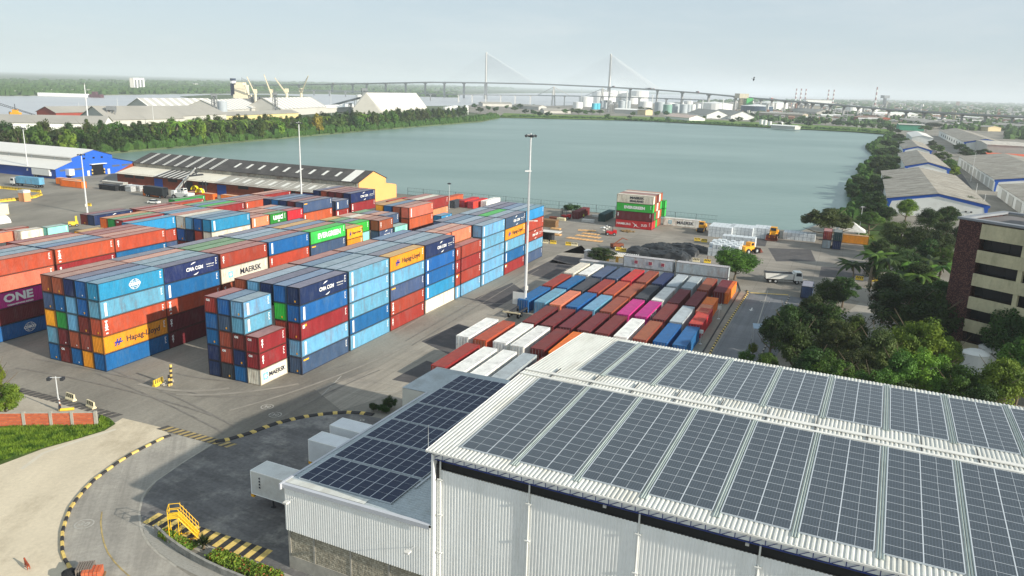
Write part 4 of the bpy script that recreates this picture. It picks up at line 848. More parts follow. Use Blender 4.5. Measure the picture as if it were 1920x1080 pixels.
shed('red_roof_shed','low shed with orange red roof in front of the flat pale shed',48.5*B_,52*B_,-78*ROW,-66.5*ROW,3.0,4.0,'W',m_brk,mat('orange_roof',(206,96,60),rough=.8,var=.2,scale=.3))
# --- blue warehouse
bw=shed('blue_warehouse','royal blue warehouse with white two-level roof beside the quay','','','','',0,0) if False else None
u0,u1,w0,w1=10.75*B_,14.0*B_,93.6*ROW,128*ROW; cu=12.25*B_
bw=thing('blue_warehouse','royal blue warehouse with stepped white roof beside the quay','warehouse',L(cu,w0),YAW)
lo,hi=u0-cu,u1-cu; ii,jj=-11.,9.5; Ln=w1-w0
mb=MB(); mb.poly([(lo,0,0),(hi,0,0),(hi,0,4.4),(jj,0,7.0),(jj,0,8.6),(0,0,11.2),(ii,0,8.6),(ii,0,7.0),(lo,0,4.4)]); mb.build('gable_wall',m_blu,bw)
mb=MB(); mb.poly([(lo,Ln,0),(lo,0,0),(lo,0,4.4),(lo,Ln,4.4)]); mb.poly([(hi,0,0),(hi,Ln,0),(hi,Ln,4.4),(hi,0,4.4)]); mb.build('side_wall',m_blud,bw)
mb=MB(); mb.box(ii-.1,ii+.1,.1,Ln,6.9,8.7); mb.box(jj-.1,jj+.1,.1,Ln,6.9,8.7); mb.build('clerestory',m_gwall,bw)
mb=MB()
for q in ([(lo-.8,-.5,4.2),(lo-.8,Ln,4.2),(ii,Ln,7.1),(ii,-.5,7.1)],[(ii-.6,-.5,8.45),(ii-.6,Ln,8.45),(0,Ln,11.4),(0,-.5,11.4)],[(0,-.5,11.4),(0,Ln,11.4),(jj+.6,Ln,8.45),(jj+.6,-.5,8.45)],[(jj,-.5,7.1),(jj,Ln,7.1),(hi+.5,Ln,4.3),(hi+.5,-.5,4.3)]):
    mb.poly(q[::-1] if (Vector(q[1])-Vector(q[0])).cross(Vector(q[3])-Vector(q[0])).z<0 else q); mb.poly([(a,b,c-.15) for a,b,c in q])
mb.build('roof',m_wroof,bw)
for k in range(5): mb=MB(); mb.box(ii-.35,ii-.1,10+k*15,10.4+k*15,6.9,8.6); mb.build('roof_post',m_alu,bw)
dr=MB(); dr.box(-1.5,4.2,-.12,-.02,0,4.6); dr.build('door',m_glass,bw); mb=MB(); mb.box(-2.6,5.2,-1.6,0,4.9,5.15); mb.build('awning',m_whw,bw)
for x in (-4,6.4): mb=MB(); mb.box(x,x+1.2,-.1,-.02,0,2.3); mb.build('side_door',m_white,bw)
for x in (-5.4,-.6,3.6): mb=MB(); mb.box(x,x+1,-.1,-.02,7.4,8.1); mb.build('round_window',m_glass,bw)
for x0,x1 in ((-17,-12),(-10.8,-5.6),(9,13),(14.2,19)): mb=MB(); mb.box(x0,x1,-.1,-.02,3.0,3.8); mb.build('louvre',mat('louvre_grey',(84,92,110),rough=.7),bw)
for x in (-1.9,4.3): 
    mb=MB()
    for z in range(4): mb.mat(z%2); mb.box(x-.05,x+.45,-.5,-.14,z*.7,z*.7+.7)
    mb.build('striped_guard',[m_blk,m_yel],bw)
mb=MB(); mb.box(lo-.1,lo-.02,60,66,1.6,3.6); mb.build('wall_sign',m_white,bw)
# --- orange brick warehouse with clerestory
u0,u1,w0,w1=11.05*B_,13.75*B_,36.2*ROW,81*ROW; cu=12.5*B_; Ln=w1-w0
ob=thing('brick_warehouse','long brick warehouse with sooty striped roof and apricot gable by the water','warehouse',L(cu,w0),YAW)
lo,hi=u0-cu,u1-cu; ii,jj=-9.6,8.6
mb=MB(); mb.poly([(lo,0,0),(hi,0,0),(hi,0,5.2),(jj,0,6.4),(jj,0,8.4),(0,0,11.6),(ii,0,8.4),(ii,0,6.4),(lo,0,5.0)]); mb.box(-.3,hi+.2,-.12,-.02,0,5.0); mb.build('gable_wall',m_ora,ob)
mb=MB(); mb.poly([(lo,Ln,0),(lo,0.05,0),(lo,0.05,4.9),(lo,Ln,4.9)]); mb.poly([(hi,Ln,0),(lo,Ln,0),(lo,Ln,4.9),(ii,Ln,8.2),(0,Ln,11.4),(jj,Ln,8.2),(hi,Ln,5)]); mb.poly([(hi,0.05,0),(hi,Ln,0),(hi,Ln,5),(hi,0.05,5)]); mb.build('side_wall',m_brk,ob)
mb=MB(); mb.corr((ii,.1,6.3),(0,1,0),Ln-.2,(0,0,1),2.1,(-1,0,0),1.1,.12,flip=True); mb.build('clerestory',mat('dirty_clerestory',(168,164,152),rough=.9,var=.3,scale=.6,dirt=(110,80,68),dirtamt=.8,dscale=.25),ob)
def sl(q): return q if (Vector(q[1])-Vector(q[0])).cross(Vector(q[3])-Vector(q[0])).z>0 else q[::-1]
mb=MB()
for q in ([(ii-.7,-.3,8.2),(ii-.7,Ln+.3,8.2),(0,Ln+.3,11.75),(0,-.3,11.75)],[(0,-.3,11.75),(0,Ln+.3,11.75),(jj+.7,Ln+.3,8.2),(jj+.7,-.3,8.2)],[(jj,0,6.5),(jj,Ln,6.5),(hi+.5,Ln,4.9),(hi+.5,0,4.9)]): mb.poly(sl(q)); mb.poly(sl([(a,b,c-.14) for a,b,c in q])[::-1])
mb.build('roof',m_dkroof,ob)
lowm=[m_asbx,mat('cream_sheet',(222,216,198),rough=.8,var=.06,scale=.2,dirt=(160,150,130),dirtamt=.4),m_dkroof]
mb=MB(); segs=[(0,42,0),(42,60,0),(60,76,1),(76,92,2),(92,Ln,1)]
for a,b,mi in segs:
    mb.mat(mi); q=[(lo-1.0,a,4.6),(lo-1.0,b,4.6),(ii,b,6.7),(ii,a,6.7)]; mb.poly(sl(q)); mb.poly(sl([(x,y,z-.14) for x,y,z in q])[::-1])
mb.build('lean_to_roof',lowm,ob)
def strip(x0,x1,z0,z1,y,wd,t0,t1,sk=0):
    a=Vector((x0,y,z0)).lerp(Vector((x1,y,z1)),t0); b=Vector((x0,y,z0)).lerp(Vector((x1,y,z1)),t1); n=Vector((0,0,.03))
    return sl([tuple(a+n),tuple(a+n+Vector((0,wd,0))),tuple(b+n+Vector((0,wd,0))),tuple(b+n)])
mb=MB()
yy=5.2
for i in range(13):
    if i==0: mb.poly(strip(ii-.7,0,8.2,11.75,3.4,4.2,.05,.97)); continue
    if i<10: mb.poly(strip(ii-.7,0,8.2,11.75,5.5+i*6.1,1.3,.35,.72))
for i in range(7): mb.poly(strip(ii-.7,0,8.2,11.75,70+i*6.3,.55,.02,.98)); mb.poly(strip(ii-.7,0,8.2,11.75,70.9+i*6.3,.45,.02,.98))
for i in range(10): mb.poly(strip(lo-1,ii,4.6,6.7,4+i*6.2,1.6,.3,.75))
for i in range(9): mb.poly(strip(lo-1,ii,4.6,6.7,2+i*6.2,.3,.02,.98))
for i in range(7): mb.poly(strip(lo-1,ii,4.6,6.7,76+i*2.6,.9,.05,.96))
mb.build('skylight',mat('skylight_white',(226,224,214),rough=.5,var=.06,scale=.5),ob)
for i,y in enumerate((14,32,55,72,88)):
    mb=MB(); mb.box(lo-.1,lo-.02,y,y+4.5,0,3.9); mb.build('door',m_glass if i%2 else m_blud,ob)
for y in (6,22,44,64,80,98,104): mb=MB(); mb.box(lo-.08,lo-.02,y,y+5,3.1,4.2); mb.build('window',m_glass,ob)
# --- beige office building
ZB=24.6; bc=G(1800,409,ZB); u_,w_=toL(bc)
bd=thing('office_building','beige concrete office block with dark brown brick end wall','building',(bc.x,bc.y,0),R(-56))
m_bei=mat('beige_concrete',(196,187,152),rough=.9,var=.14,scale=.3,stretch=(1,1,.3),dirt=(132,126,98),dirtamt=.55,dscale=.5,fine=.06)
mbr=bpy.data.materials.new('screen_brick'); mbr.use_nodes=True; N=mbr.node_tree.nodes; K=mbr.node_tree.links; b=N['Principled BSDF']; t=N.new('ShaderNodeTexCoord'); v=N.new('ShaderNodeTexVoronoi'); v.inputs['Scale'].default_value=5.5; r=N.new('ShaderNodeValToRGB'); r.color_ramp.elements[0].position=.25; r.color_ramp.elements[1].position=.5; r.color_ramp.elements[0].color=lin((118,80,68))+(1,); r.color_ramp.elements[1].color=lin((58,30,30))+(1,)
K.new(t.outputs['Object'],v.inputs['Vector']); K.new(v.outputs['Distance'],r.inputs[0]); K.new(r.outputs[0],b.inputs['Base Color']); b.inputs['Roughness'].default_value=.9
bl=46.
D_=16.
mb=MB(); mb.box(0,3.8,0,.6,0,ZB); mb.box(0,.4,.6,D_,0,ZB); mb.build('brick_wall',mbr,bd)
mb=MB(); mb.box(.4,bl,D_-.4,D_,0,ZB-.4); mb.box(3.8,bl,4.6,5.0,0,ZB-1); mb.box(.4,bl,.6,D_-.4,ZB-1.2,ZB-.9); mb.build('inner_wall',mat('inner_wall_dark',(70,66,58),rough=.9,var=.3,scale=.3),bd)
for k in range(6):
    z=ZB-2.9-k*4.05
    if k<5: hh=2.3
    mb=MB(); mb.box(3.8,bl,-.12,.2,z,z+ (2.5 if k==0 else 2.1)); 
    if k==5: mb.box(3.8,bl,-.12,.2,0,z+.1)
    mb.build('spandrel',m_bei,bd)
    mb=MB(); mb.box(3.8,bl,.2,4.6,z-.02,z+.2); mb.build('floor_slab',m_bei,bd)
for x in (10.5,18.5,26.5,34.5,42): mb=MB(); mb.box(x,x+.7,.02,.7,0,ZB-.5); mb.build('column',m_bei,bd)
for k in range(5):
    z=ZB-2.9-k*4.05
    mb=MB()
    for x in range(5,44,3): mb.box(x,x+.1,1.4,1.5,z-1.9,z-.02)
    mb.box(3.9,bl,1.46,1.5,z-1.9,z-.02); mb.build('window',m_glass,bd)
mb=MB(); mb.box(-.3,bl,-.3,1.0,ZB-.1,ZB+.25); mb.box(-.3,1.,1.0,D_,ZB-.1,ZB+.25); mb.box(1,bl,D_-1,D_,ZB-.1,ZB+.25); mb.build('parapet',mat('parapet_grey',(138,142,146),rough=.8,var=.1,scale=.4),bd)
mb=MB(); mb.box(1.0,bl,1.0,D_-1,ZB-.5,ZB-.3); mb.build('roof',mat('office_roof',(112,108,106),rough=.9,var=.2),bd)
mb=MB(); mb.box(16,30,7,14,ZB-.3,ZB+4.2); mb.build('stair_tower',m_bei,bd); mb=MB(); mb.box(15.5,30.5,6.5,14.5,ZB+4.2,ZB+4.5); mb.build('tower_cap',mat('cap_pale',(196,190,176),rough=.8),bd)
# water tanks by the building
for i,(px,py) in enumerate(((1822,700),(1853,690))):
    p=G(px,py,0); t_=thing('water_tank',('white','pale blue topped')[i]+' round water tank beside the beige office block','tank',p); mb=MB(); mb.lathe([(2.0,0),(2.0,3.6),(2.1,3.65),(1.2,4.1),(0,4.2)],k=20); mb.build('tank_body',m_whw,t_,smooth=False)
# --- fences, walls
def fence(name,label,pts,h,step,mrail,z=0,mesh=True):
    rt=thing(name,label,'fence',pts[0]); V=[Vector(p)-Vector(pts[0]) for p in pts]; mb=MB(); pm=None
    me=MB(); me.box(-.06,.06,-.06,.06,0,h); me=me.mesh('post',m_dkst if mrail is None else mrail)
    for i in range(len(V)-1):
        n=max(1,int((V[i+1]-V[i]).length/step))
        for zz in (h*.5,h-.05,.15): mb.tube(V[i]+Vector((0,0,zz)),V[i+1]+Vector((0,0,zz)),.035,k=4)
        if mesh:
            d=(V[i+1]-V[i])
            m_=int(d.length/1.2)
            for j in range(m_): mb.tube(V[i]+d*j/m_+Vector((0,0,.1)),V[i]+d*(j+.5)/m_+Vector((0,0,h-.1)),.012,k=3,cap=False); mb.tube(V[i]+d*(j+1)/m_+Vector((0,0,.1)),V[i]+d*(j+.5)/m_+Vector((0,0,h-.1)),.012,k=3,cap=False)
        for j in range(n): link('post',me,rt,V[i].lerp(V[i+1],j/n))
    mb.build('wire_panel',mrail or m_dkst,rt); return rt
fence('quay_fence','wire fence with tall posts running along the quay edge',[L(14.4*B_,36*ROW),L(14.4*B_,-13*ROW)],3.0,7.0,m_dkst)
m_bw=bpy.data.materials.new('orange_brick'); m_bw.use_nodes=True; N=m_bw.node_tree.nodes; K=m_bw.node_tree.links; b=N['Principled BSDF']; t=N.new('ShaderNodeTexCoord'); mp=N.new('ShaderNodeMapping'); mp.inputs['Rotation'].default_value=(R(90),0,0); br=N.new('ShaderNodeTexBrick'); br.inputs['Scale'].default_value=1; br.inputs['Brick Width'].default_value=.45; br.inputs['Row Height'].default_value=.22; br.inputs['Mortar Size'].default_value=.02; br.inputs['Color1'].default_value=lin((204,104,62))+(1,); br.inputs['Color2'].default_value=lin((176,78,46))+(1,); br.inputs['Mortar'].default_value=lin((150,110,88))+(1,)
K.new(t.outputs['Object'],mp.inputs[0]); K.new(mp.outputs[0],br.inputs['Vector']); K.new(br.outputs['Color'],b.inputs['Base Color']); b.inputs['Roughness'].default_value=.95
p0,p1=G(-40,799),G(181,797); d=p1-p0; bwl=thing('brick_wall','low orange brick wall with grey concrete pillars on the grass verge','wall',p0,math.atan2(d.y,d.x)); n=d.length
mb=MB(); mb.box(0,n,-.1,.1,0,1.75); mb.build('brickwork',m_bw,bwl); mb=MB(); mb.box(0,n,-.13,.13,1.75,1.85); mb.build('coping',m_kerb,bwl)
for k in (0,.39,.62,.8,1): mb=MB(); mb.box(n*k-.18,n*k+.18,-.19,.19,0,1.95); mb.build('pillar',m_kerb,bwl)
p0,p1=G(1592,560),G(1640,572); d=p1-p0; gw_=thing('gate_wall','grey rendered wall with an orange pillar between the palms and the trees','wall',p0,math.atan2(d.y,d.x)); n=d.length+4
mb=MB(); mb.box(0,n,-.12,.12,0,3.2); mb.build('render',m_gwall,gw_); mb=MB(); mb.box(n,n+.7,-.35,.35,0,4.2); mb.build('pillar',mat('orange_pillar',(206,96,52),rough=.8,var=.1),gw_); mb=MB(); mb.box(n-.02,n+.72,-.37,.37,0,.7); mb.build('pillar_base',m_yel,gw_)
# kerbed planter wall at the bottom
PW=[(292,996),(300,1003),(316,1018),(336,1033),(358,1047),(385,1062),(415,1076),(450,1090),(490,1106)]
V=[G(*p) for p in PW]; pl=thing('planter_wall','low curved concrete planter wall with black streaks beside the striped crossing','wall',V[0]); mb=MB()
for i in range(len(V)-1):
    a,b=V[i]-V[0],V[i+1]-V[0]; s=(b-a).normalized(); s=Vector((-s.y,s.x,0))*.13
    mb.poly([a-s,b-s,b-s+Vector((0,0,.7)),a-s+Vector((0,0,.7))]); mb.poly([a+s,b+s,b+s+Vector((0,0,.7)),a+s+Vector((0,0,.7))],flip=True); mb.poly([a-s+Vector((0,0,.7)),b-s+Vector((0,0,.7)),b+s+Vector((0,0,.7)),a+s+Vector((0,0,.7))])
mb.build('render',mat('streaked_concrete',(146,144,136),rough=.9,var=.3,scale=1.5,dirt=(60,58,54),dirtamt=.6,dscale=1.2),pl)
# ================================================================== VEGETATION
leafmat('leaf_dark',(32,52,22),(68,94,36)); leafmat('leaf_mid',(44,72,25),(94,124,42)); leafmat('leaf_light',(62,94,27),(134,158,52)); leafmat('leaf_olive',(46,62,28),(94,110,52)); leafmat('leaf_yellow',(120,124,36),(190,176,60))
m_bark=mat('bark',(104,92,74),rough=.95,var=.25,scale=3,stretch=(1,1,.2)); m_palm=mat('palm_trunk',(140,130,112),rough=.95,var=.2,scale=3)
def crown_mesh(name,seed,n_cl,n_leaf,rx,ry,rz,leaf,clump=.34,shape='round'):
    rn=random.Random(seed); v=[];f=[]
    cl=[]
    for i in range(n_cl):
        for _ in range(30):
            x,y,z=rn.uniform(-1,1),rn.uniform(-1,1),rn.uniform(-1,1); q=x*x+y*y+z*z
            if q<1 and q>.12: break
        if shape=='flat': z=z*.45+.55*(1-x*x-y*y)
        if shape=='tall': x*=.75*(1-.35*z); y*=.75*(1-.35*z)
        cl.append((x*rx*.8,y*ry*.8,z*rz*.8,clump*rn.uniform(.6,1.25)))
    for (cx,cy,cz,cr) in cl:
        R_=cr*(rx+ry)/2
        for j in range(n_leaf):
            a=rn.gauss(0,1),rn.gauss(0,1),rn.gauss(0,1)+.25; l=math.sqrt(sum(q*q for q in a)) or 1; r=R_*rn.uniform(.55,1.06)
            p=Vector((cx+a[0]/l*r,cy+a[1]/l*r,cz+a[2]/l*r*.72)); nrm=Vector((a[0]/l+rn.uniform(-.7,.7),a[1]/l+rn.uniform(-.7,.7),a[2]/l+rn.uniform(-.3,.9))).normalized()
            t=nrm.cross(Vector((rn.uniform(-1,1),rn.uniform(-1,1),rn.uniform(-1,1)))).normalized(); b=nrm.cross(t); s=leaf*rn.uniform(.55,1.3); k=len(v)
            v+=[tuple(p+t*s*.5-b*s*.3),tuple(p+b*s*.55),tuple(p-t*s*.5-b*s*.3)] if rn.random()<.5 else [tuple(p+t*s*.5),tuple(p+b*s*.4),tuple(p-t*s*.5),tuple(p-b*s*.4)]
            f.append(list(range(k,len(v))))
    me=bpy.data.meshes.new(name); me.from_pydata(v,[],f); me.materials.append(None); me.update(); return me
def trunk_mesh(name,seed,h,r,spread,limbs=6):
    rn=random.Random(seed); mb=MB(); p=Vector((0,0,-.3)); r0=r
    for i in range(4):
        q=p+Vector((rn.uniform(-.12,.12)*h*.25,rn.uniform(-.12,.12)*h*.25,h*.27)); mb.tube(p,q,r0,r0*.8,k=7,cap=False); p=q; r0*=.8
        if i>0:
            for k in range(limbs//2):
                a=rn.uniform(0,6.28); e=p+Vector((math.cos(a)*spread*rn.uniform(.4,.8),math.sin(a)*spread*rn.uniform(.4,.8),h*rn.uniform(.15,.4))); m_=p.lerp(e,.5)+Vector((0,0,-.05*h)); mb.tube(p,m_,r0*.55,r0*.4,k=5,cap=False); mb.tube(m_,e,r0*.4,r0*.12,k=5,cap=False)
    return mb.mesh(name,[m_bark])
# unit crowns: radius about 1 m, scaled per tree
CN=[crown_mesh('crown_near_%d'%i,20+i,64,170,1,1,.85,.07,.27,('round','tall','round','tall')[i]) for i in range(4)]
CM_=[crown_mesh('crown_mid_%d'%i,40+i,26,80,1,1,.8,.15,.33,('round','tall','round')[i]) for i in range(3)]
CF_=[crown_mesh('crown_far_%d'%i,60+i,16,34,1,1,.7,.30,.36) for i in range(3)]
CFLAT=crown_mesh('crown_umbrella',77,130,120,1,1,.85,.062,.19,'flat')
TN=[trunk_mesh('trunk_%d'%i,5+i,1.,.045,.6) for i in range(2)]; TFLAT=trunk_mesh('trunk_umbrella',9,1.,.07,1.3,10)
NT=[0]
def tree(name,label,p,H,rad,cm,tm,lm,group=None,zc=None,sz=None):
    rt=thing(name,label,'tree',p,random.uniform(0,6.28),group); sz=sz or (H*.36)
    c=part('crown',cm,MATS[lm],rt,(0,0,H-sz*.95)); c.scale=(rad,rad*random.uniform(.88,1.12),sz/.85)
    t=link('trunk',tm,rt); t.scale=(H*.9,H*.9,H*.82); NT[0]+=1; return rt
LMS=['leaf_dark','leaf_mid','leaf_light','leaf_olive']; LW={'leaf_dark':'dark green','leaf_mid':'mid green','leaf_light':'bright yellowish green','leaf_olive':'olive green','leaf_yellow':'yellow flowering'}
def ptree(px,py,rpx,H,lm,where,grp,kind='near',name='broadleaf_tree',h0=0):
    """px,py = crown centre in the photograph, rpx its radius there; the tree stands on the ground below it"""
    sz=H*.4; p=G(px,py,h0+H-sz*.95); dist=(p-Vector((0,0,CH))).length; rad=rpx*dist/CF
    cm=random.choice({'near':CN,'mid':CM_,'far':CF_}[kind])
    return tree(name,where,(p.x,p.y,h0),H,rad,cm,random.choice(TN),lm,grp,sz=sz)
grp='trees between the access road and the office block'
NEAR=[(1478,606,38,10,0),(1520,592,40,11,0),(1450,620,34,8,0),(1490,640,44,10,0),(1540,600,48,11,0),(1570,640,44,10,3),(1520,690,46,9,0),(1560,700,38,9,1),(1440,680,26,5,1),(1605,625,36,9,1),(1605,690,44,9,3),(1650,660,46,11,3),(1640,730,42,9,1),(1690,700,44,10,1),(1722,640,46,12,2),(1740,700,44,10,2),(1775,665,34,9,2),(1795,725,44,9,1),(1690,750,36,8,0),(1840,760,40,8,0),(1880,720,50,11,2),(1915,680,50,11,1),(1700,575,62,13,0),(1745,590,50,12,0),(1665,545,46,11,0),(1720,520,42,10,0),(1760,560,44,11,0),(1895,620,46,12,0),(1925,570,40,12,0),(1556,548,32,8,0),(1585,540,28,7,0),(1400,668,16,3,1),(1412,652,9,3,2)]
for i,(px,py,r,H,l) in enumerate(NEAR):
    ptree(px,py,r,H,LMS[l],'%s tree, %s counted from the road in the grove before the office block'%(LW[LMS[l]],ORD[i]),grp)
grp='trees beside the bank sheds'
MID=[(1690,440,38,11,3),(1650,470,30,9,0),(1742,408,26,9,0),(1778,405,28,10,0),(1702,388,22,9,2),(1745,450,36,11,0),(1780,440,32,11,0),(1640,500,26,8,0),(1770,480,26,8,1),(1815,380,24,8,0),(1665,400,20,7,0),(1740,470,30,9,0),(1700,490,36,9,0)]
for i,(px,py,r,H,l) in enumerate(MID): ptree(px,py,r,H,LMS[l],'%s tree, %s of the clump between bank sheds and office block'%(LW[LMS[l]],ORD[i]),grp,'near')
p=G(1375,525); tree('round_tree','round dense green tree standing beside the upper grey container by the road',(p.x,p.y,0),8.6,6.0,CN[0],TN[0],'leaf_mid',sz=3.6)
p=G(1128,497); tree('broadleaf_tree','dark spreading tree beside the white cabin behind the low yard',(p.x,p.y,0),4.6,4.2,CN[2],TN[1],'leaf_dark',sz=1.8)
p=G(1548,450); tree('umbrella_tree','wide umbrella crowned tree on the wharf behind the red-topped container pair',(p.x,p.y,0),10.6,9.4,CFLAT,TFLAT,'leaf_olive',sz=5.6)
p=G(1628,440); tree('umbrella_tree','olive spreading tree beside the light pole next to the tent',(p.x,p.y,0),8.0,5.5,CFLAT,TFLAT,'leaf_mid',sz=3.2)
p=G(1072,400); tree('broadleaf_tree','small dark bush tree at the quay fence near the maroon container',(p.x,p.y,0),3.6,3.6,CM_[0],TN[1],'leaf_dark',sz=1.6)
ptree(8,745,26,5.,'leaf_light','bright green tree at the edge of the picture above the brick wall',None,'near')
ptree(-14,710,22,8.,'leaf_light','bright leafy branch of a taller tree above the grass verge',None,'near')
grp='trees along the lagoon bank'
BANK=[(1612,338,14,6,0),(1632,352,16,7,0),(1660,340,16,8,0),(1650,378,18,7,0),(1672,312,14,8,0),(1662,268,12,8,0),(1690,272,11,8,0),(1628,392,14,5,0),(1600,360,13,4,0),(1645,310,15,7,0),(1600,350,16,5,0),(1622,348,18,6,0),(1640,368,18,6,0),(1626,376,15,5,0),(1648,390,18,6,0),(1668,380,14,5,0),(1640,338,17,7,0),(1655,320,18,7,0),(1648,300,16,7,0),(1664,300,16,7,0),(1655,285,14,7,0),(1675,283,14,8,0),(1668,268,13,8,1),(1680,300,12,7,1),(1685,255,12,7,0),(1672,330,13,6,0),(1655,352,16,6,0),(1695,262,10,6,1),(1680,245,10,7,0),(1640,405,14,4,0)]
for i,(px,py,r,H,l) in enumerate(BANK): ptree(px,py,r,H,LMS[l],'%s waterside tree, %s along the lagoon bank below the sheds'%(LW[LMS[l]],ORD[i]),grp,'mid')
grp='trees along the street behind the bank sheds'
ST=[(1757,278,13,8,1),(1768,292,14,8,1),(1780,306,14,8,1),(1790,318,13,8,2),(1748,268,10,7,0),(1812,283,15,8,0),(1800,275,12,8,0),(1822,292,12,7,0),(1737,240,12,9,1),(1752,234,14,9,0),(1770,232,13,9,0),(1845,285,12,7,0)]
for i,(px,py,r,H,l) in enumerate(ST): ptree(px,py,r,H,LMS[l],'%s street tree, %s along the street behind the bank sheds'%(LW[LMS[l]],ORD[i]),grp,'mid')
# peninsula: waterside row and rear row
grp='trees on the peninsula shore'
rn=random.Random(3); k=0
shore=[(-20,292),(60,292),(120,290),(180,287),(235,282),(300,276),(400,268),(500,260),(600,250),(700,242),(800,233),(870,227),(928,220)]
def shy(x):
    for a,b in zip(shore,shore[1:]):
        if a[0]<=x<=b[0]: return a[1]+(b[1]-a[1])*(x-a[0])/(b[0]-a[0])
    return shore[-1][1]
x=-10.
while x<930 and k<69:
    y=shy(x); rp=(16-7.0*x/930)*rn.uniform(.85,1.3); row=k%3; H=rn.uniform(11,16)*(1,.85,.6)[row]
    lm=rn.choice(['leaf_mid','leaf_mid','leaf_dark','leaf_light','leaf_olive']); lm='leaf_yellow' if 592<x<600 else lm
    g0=G(x,y,-.3); g=g0+Vector((-.35,1,0))*((2,16,7)[row]); P_=(g.x,g.y,-.35); d=(g-Vector((0,0,CH))).length
    tree('broadleaf_tree','%s tree, %s along the peninsula shore from the blue warehouse'%(LW[lm],ORD[k]),P_,H*1.1,rp*d/CF,rn.choice(CM_),TN[0],lm,grp,sz=H*.56); k+=1
    x+=rp*.82+1.2
k=0; x=-5.
grp='trees in the second row on the peninsula'
while x<925 and k<69:
    y=shy(x)-12+8*x/930; rp=(14-6.0*x/930)*rn.uniform(.8,1.3); H=rn.uniform(13,18)
    lm=rn.choice(['leaf_dark','leaf_dark','leaf_mid','leaf_olive']); g=G(x,y,-.3); d=(g-Vector((0,0,CH))).length
    tree('broadleaf_tree','%s tree, %s in the rear row of the peninsula from the blue warehouse'%(LW[lm],ORD[k]),(g.x,g.y,-.35),H,rp*d/CF,rn.choice(CM_),TN[1],lm,grp,sz=H*.42); k+=1
    x+=rp*.95+2
# trees behind the lagoon's far shore
grp='trees on the far shore of the lagoon'; k=0
for (x,y,r) in [(900,205,7),(915,202,6),(930,204,7),(890,198,6),(950,200,5),(965,203,6),(985,208,6),(1000,210,7),(1012,213,6),(1028,213,7),(975,198,6),(1000,199,5),(1060,208,6),(1072,207,6),(1085,208,7),(1098,210,6),(1110,209,6),(1125,209,6),(1138,217,6),(1048,205,5),(1180,219,4),(1200,204,6),(1215,206,6),(1232,212,7),(1250,212,6),(1222,221,4),(1252,223,5),(1188,213,5),(1340,217,5),(1320,220,4),(1348,219,4),(1380,215,6),(1395,213,7),(1410,216,6),(1372,226,5),(1385,223,6),(1410,226,5),(1445,225,6),(1462,233,5),(1477,232,5),(1505,222,8),(1520,224,8),(1532,226,7),(1515,232,6),(1548,228,6),(1562,230,6),(1575,231,6),(1590,233,6),(1605,234,6),(1618,236,6),(1635,236,6),(1650,238,6),(1550,213,7),(1560,212,6),(1570,215,6),(1590,214,5),(1668,240,7),(1650,227,6)]:
    p=G(x,y+r,0); d=(p-Vector((0,0,CH))).length; H=r*d/CF*1.7
    tree('broadleaf_tree','dark green tree, %s along the far lagoon shore counted towards the street'%ORD[k],(p.x,p.y,0),H,r*d/CF*1.15,rn.choice(CF_),TN[0],rn.choice(LMS[:2]),grp,sz=H*.45); k+=1
# palms
def frond(mb,a,L_,droop,w):
    n=6; prev=None; dx,dy=math.cos(a),math.sin(a); sx,sy=-dy,dx
    for i in range(n+1):
        t=i/n; r=L_*t*(1-.12*t); z=L_*(.42*t-droop*t*t); ww=w*math.sin(math.pi*min(1,.12+t*.86))
        c=Vector((dx*r,dy*r,z)); cur=(c,c+Vector((sx*ww,sy*ww,-ww*.55)),c+Vector((-sx*ww,-sy*ww,-ww*.55)))
        if prev: mb.poly([prev[0],cur[0],cur[1],prev[1]]); mb.poly([prev[0],prev[2],cur[2],cur[0]])
        prev=cur
def palm_meshes(seed,nf=16,w=.42,L_=2.9):
    r_=random.Random(seed); mb=MB()
    for i in range(nf): frond(mb,6.283*i/nf+r_.uniform(-.15,.15),L_*r_.uniform(.8,1.1),r_.uniform(.25,1.15),w)
    me=mb.mesh('palm_crown',[]); me.materials.append(None)
    t=MB(); p=Vector((0,0,0))
    for i in range(6): q=p+Vector((.05*(i-2),.03*i,1.)); t.tube(p,q,.24-.018*i,.22-.018*i,k=8,cap=False); p=q
    return me,t.mesh('palm_trunk',[m_palm]),p
PMS=[palm_meshes(i) for i in range(3)]
def palm(label,p,H,sc,lm,grp):
    me,tm,top=random.choice(PMS); rt=thing('palm_tree',label,'palm tree',p,random.uniform(0,6.28),grp); s=H/6
    c=part('crown',me,MATS[lm],rt,(top.x*s*1,top.y*s,H-.1)); c.scale=(sc,)*3; t=link('trunk',tm,rt); t.scale=(s,s,s); return rt
grp='royal palms by the yard gate'
for i,(px,py,yb) in enumerate(((1600,502,545),(1632,485,552),(1660,492,556),(1695,500,560),(1727,495,560),(1750,505,566),(1672,520,570),(1712,522,575))):
    g=G(px+(-3 if i<2 else 0),yb); H=max(5,min(9.5,hgt(g.x,g.y,py))); palm('royal palm, %s from the access road at the yard gate'%ORD[i],(g.x,g.y,0),H+1,1.75,'leaf_mid' if i%2 else 'leaf_dark',grp)
grp='coconut palms on the peninsula shore'
for i,x in enumerate((282,292,305,333,345,352,362,368,402,412,420,436,443,455,465,508,520,610,640,690)):
    y=shy(x)-3; g=G(x,y,-.3); palm('coconut palm with yellowish fronds, %s along the peninsula shore'%ORD[i],(g.x,g.y,-.35),rn.uniform(12,16),2.6,'leaf_light' if i%2 else 'leaf_olive',grp)
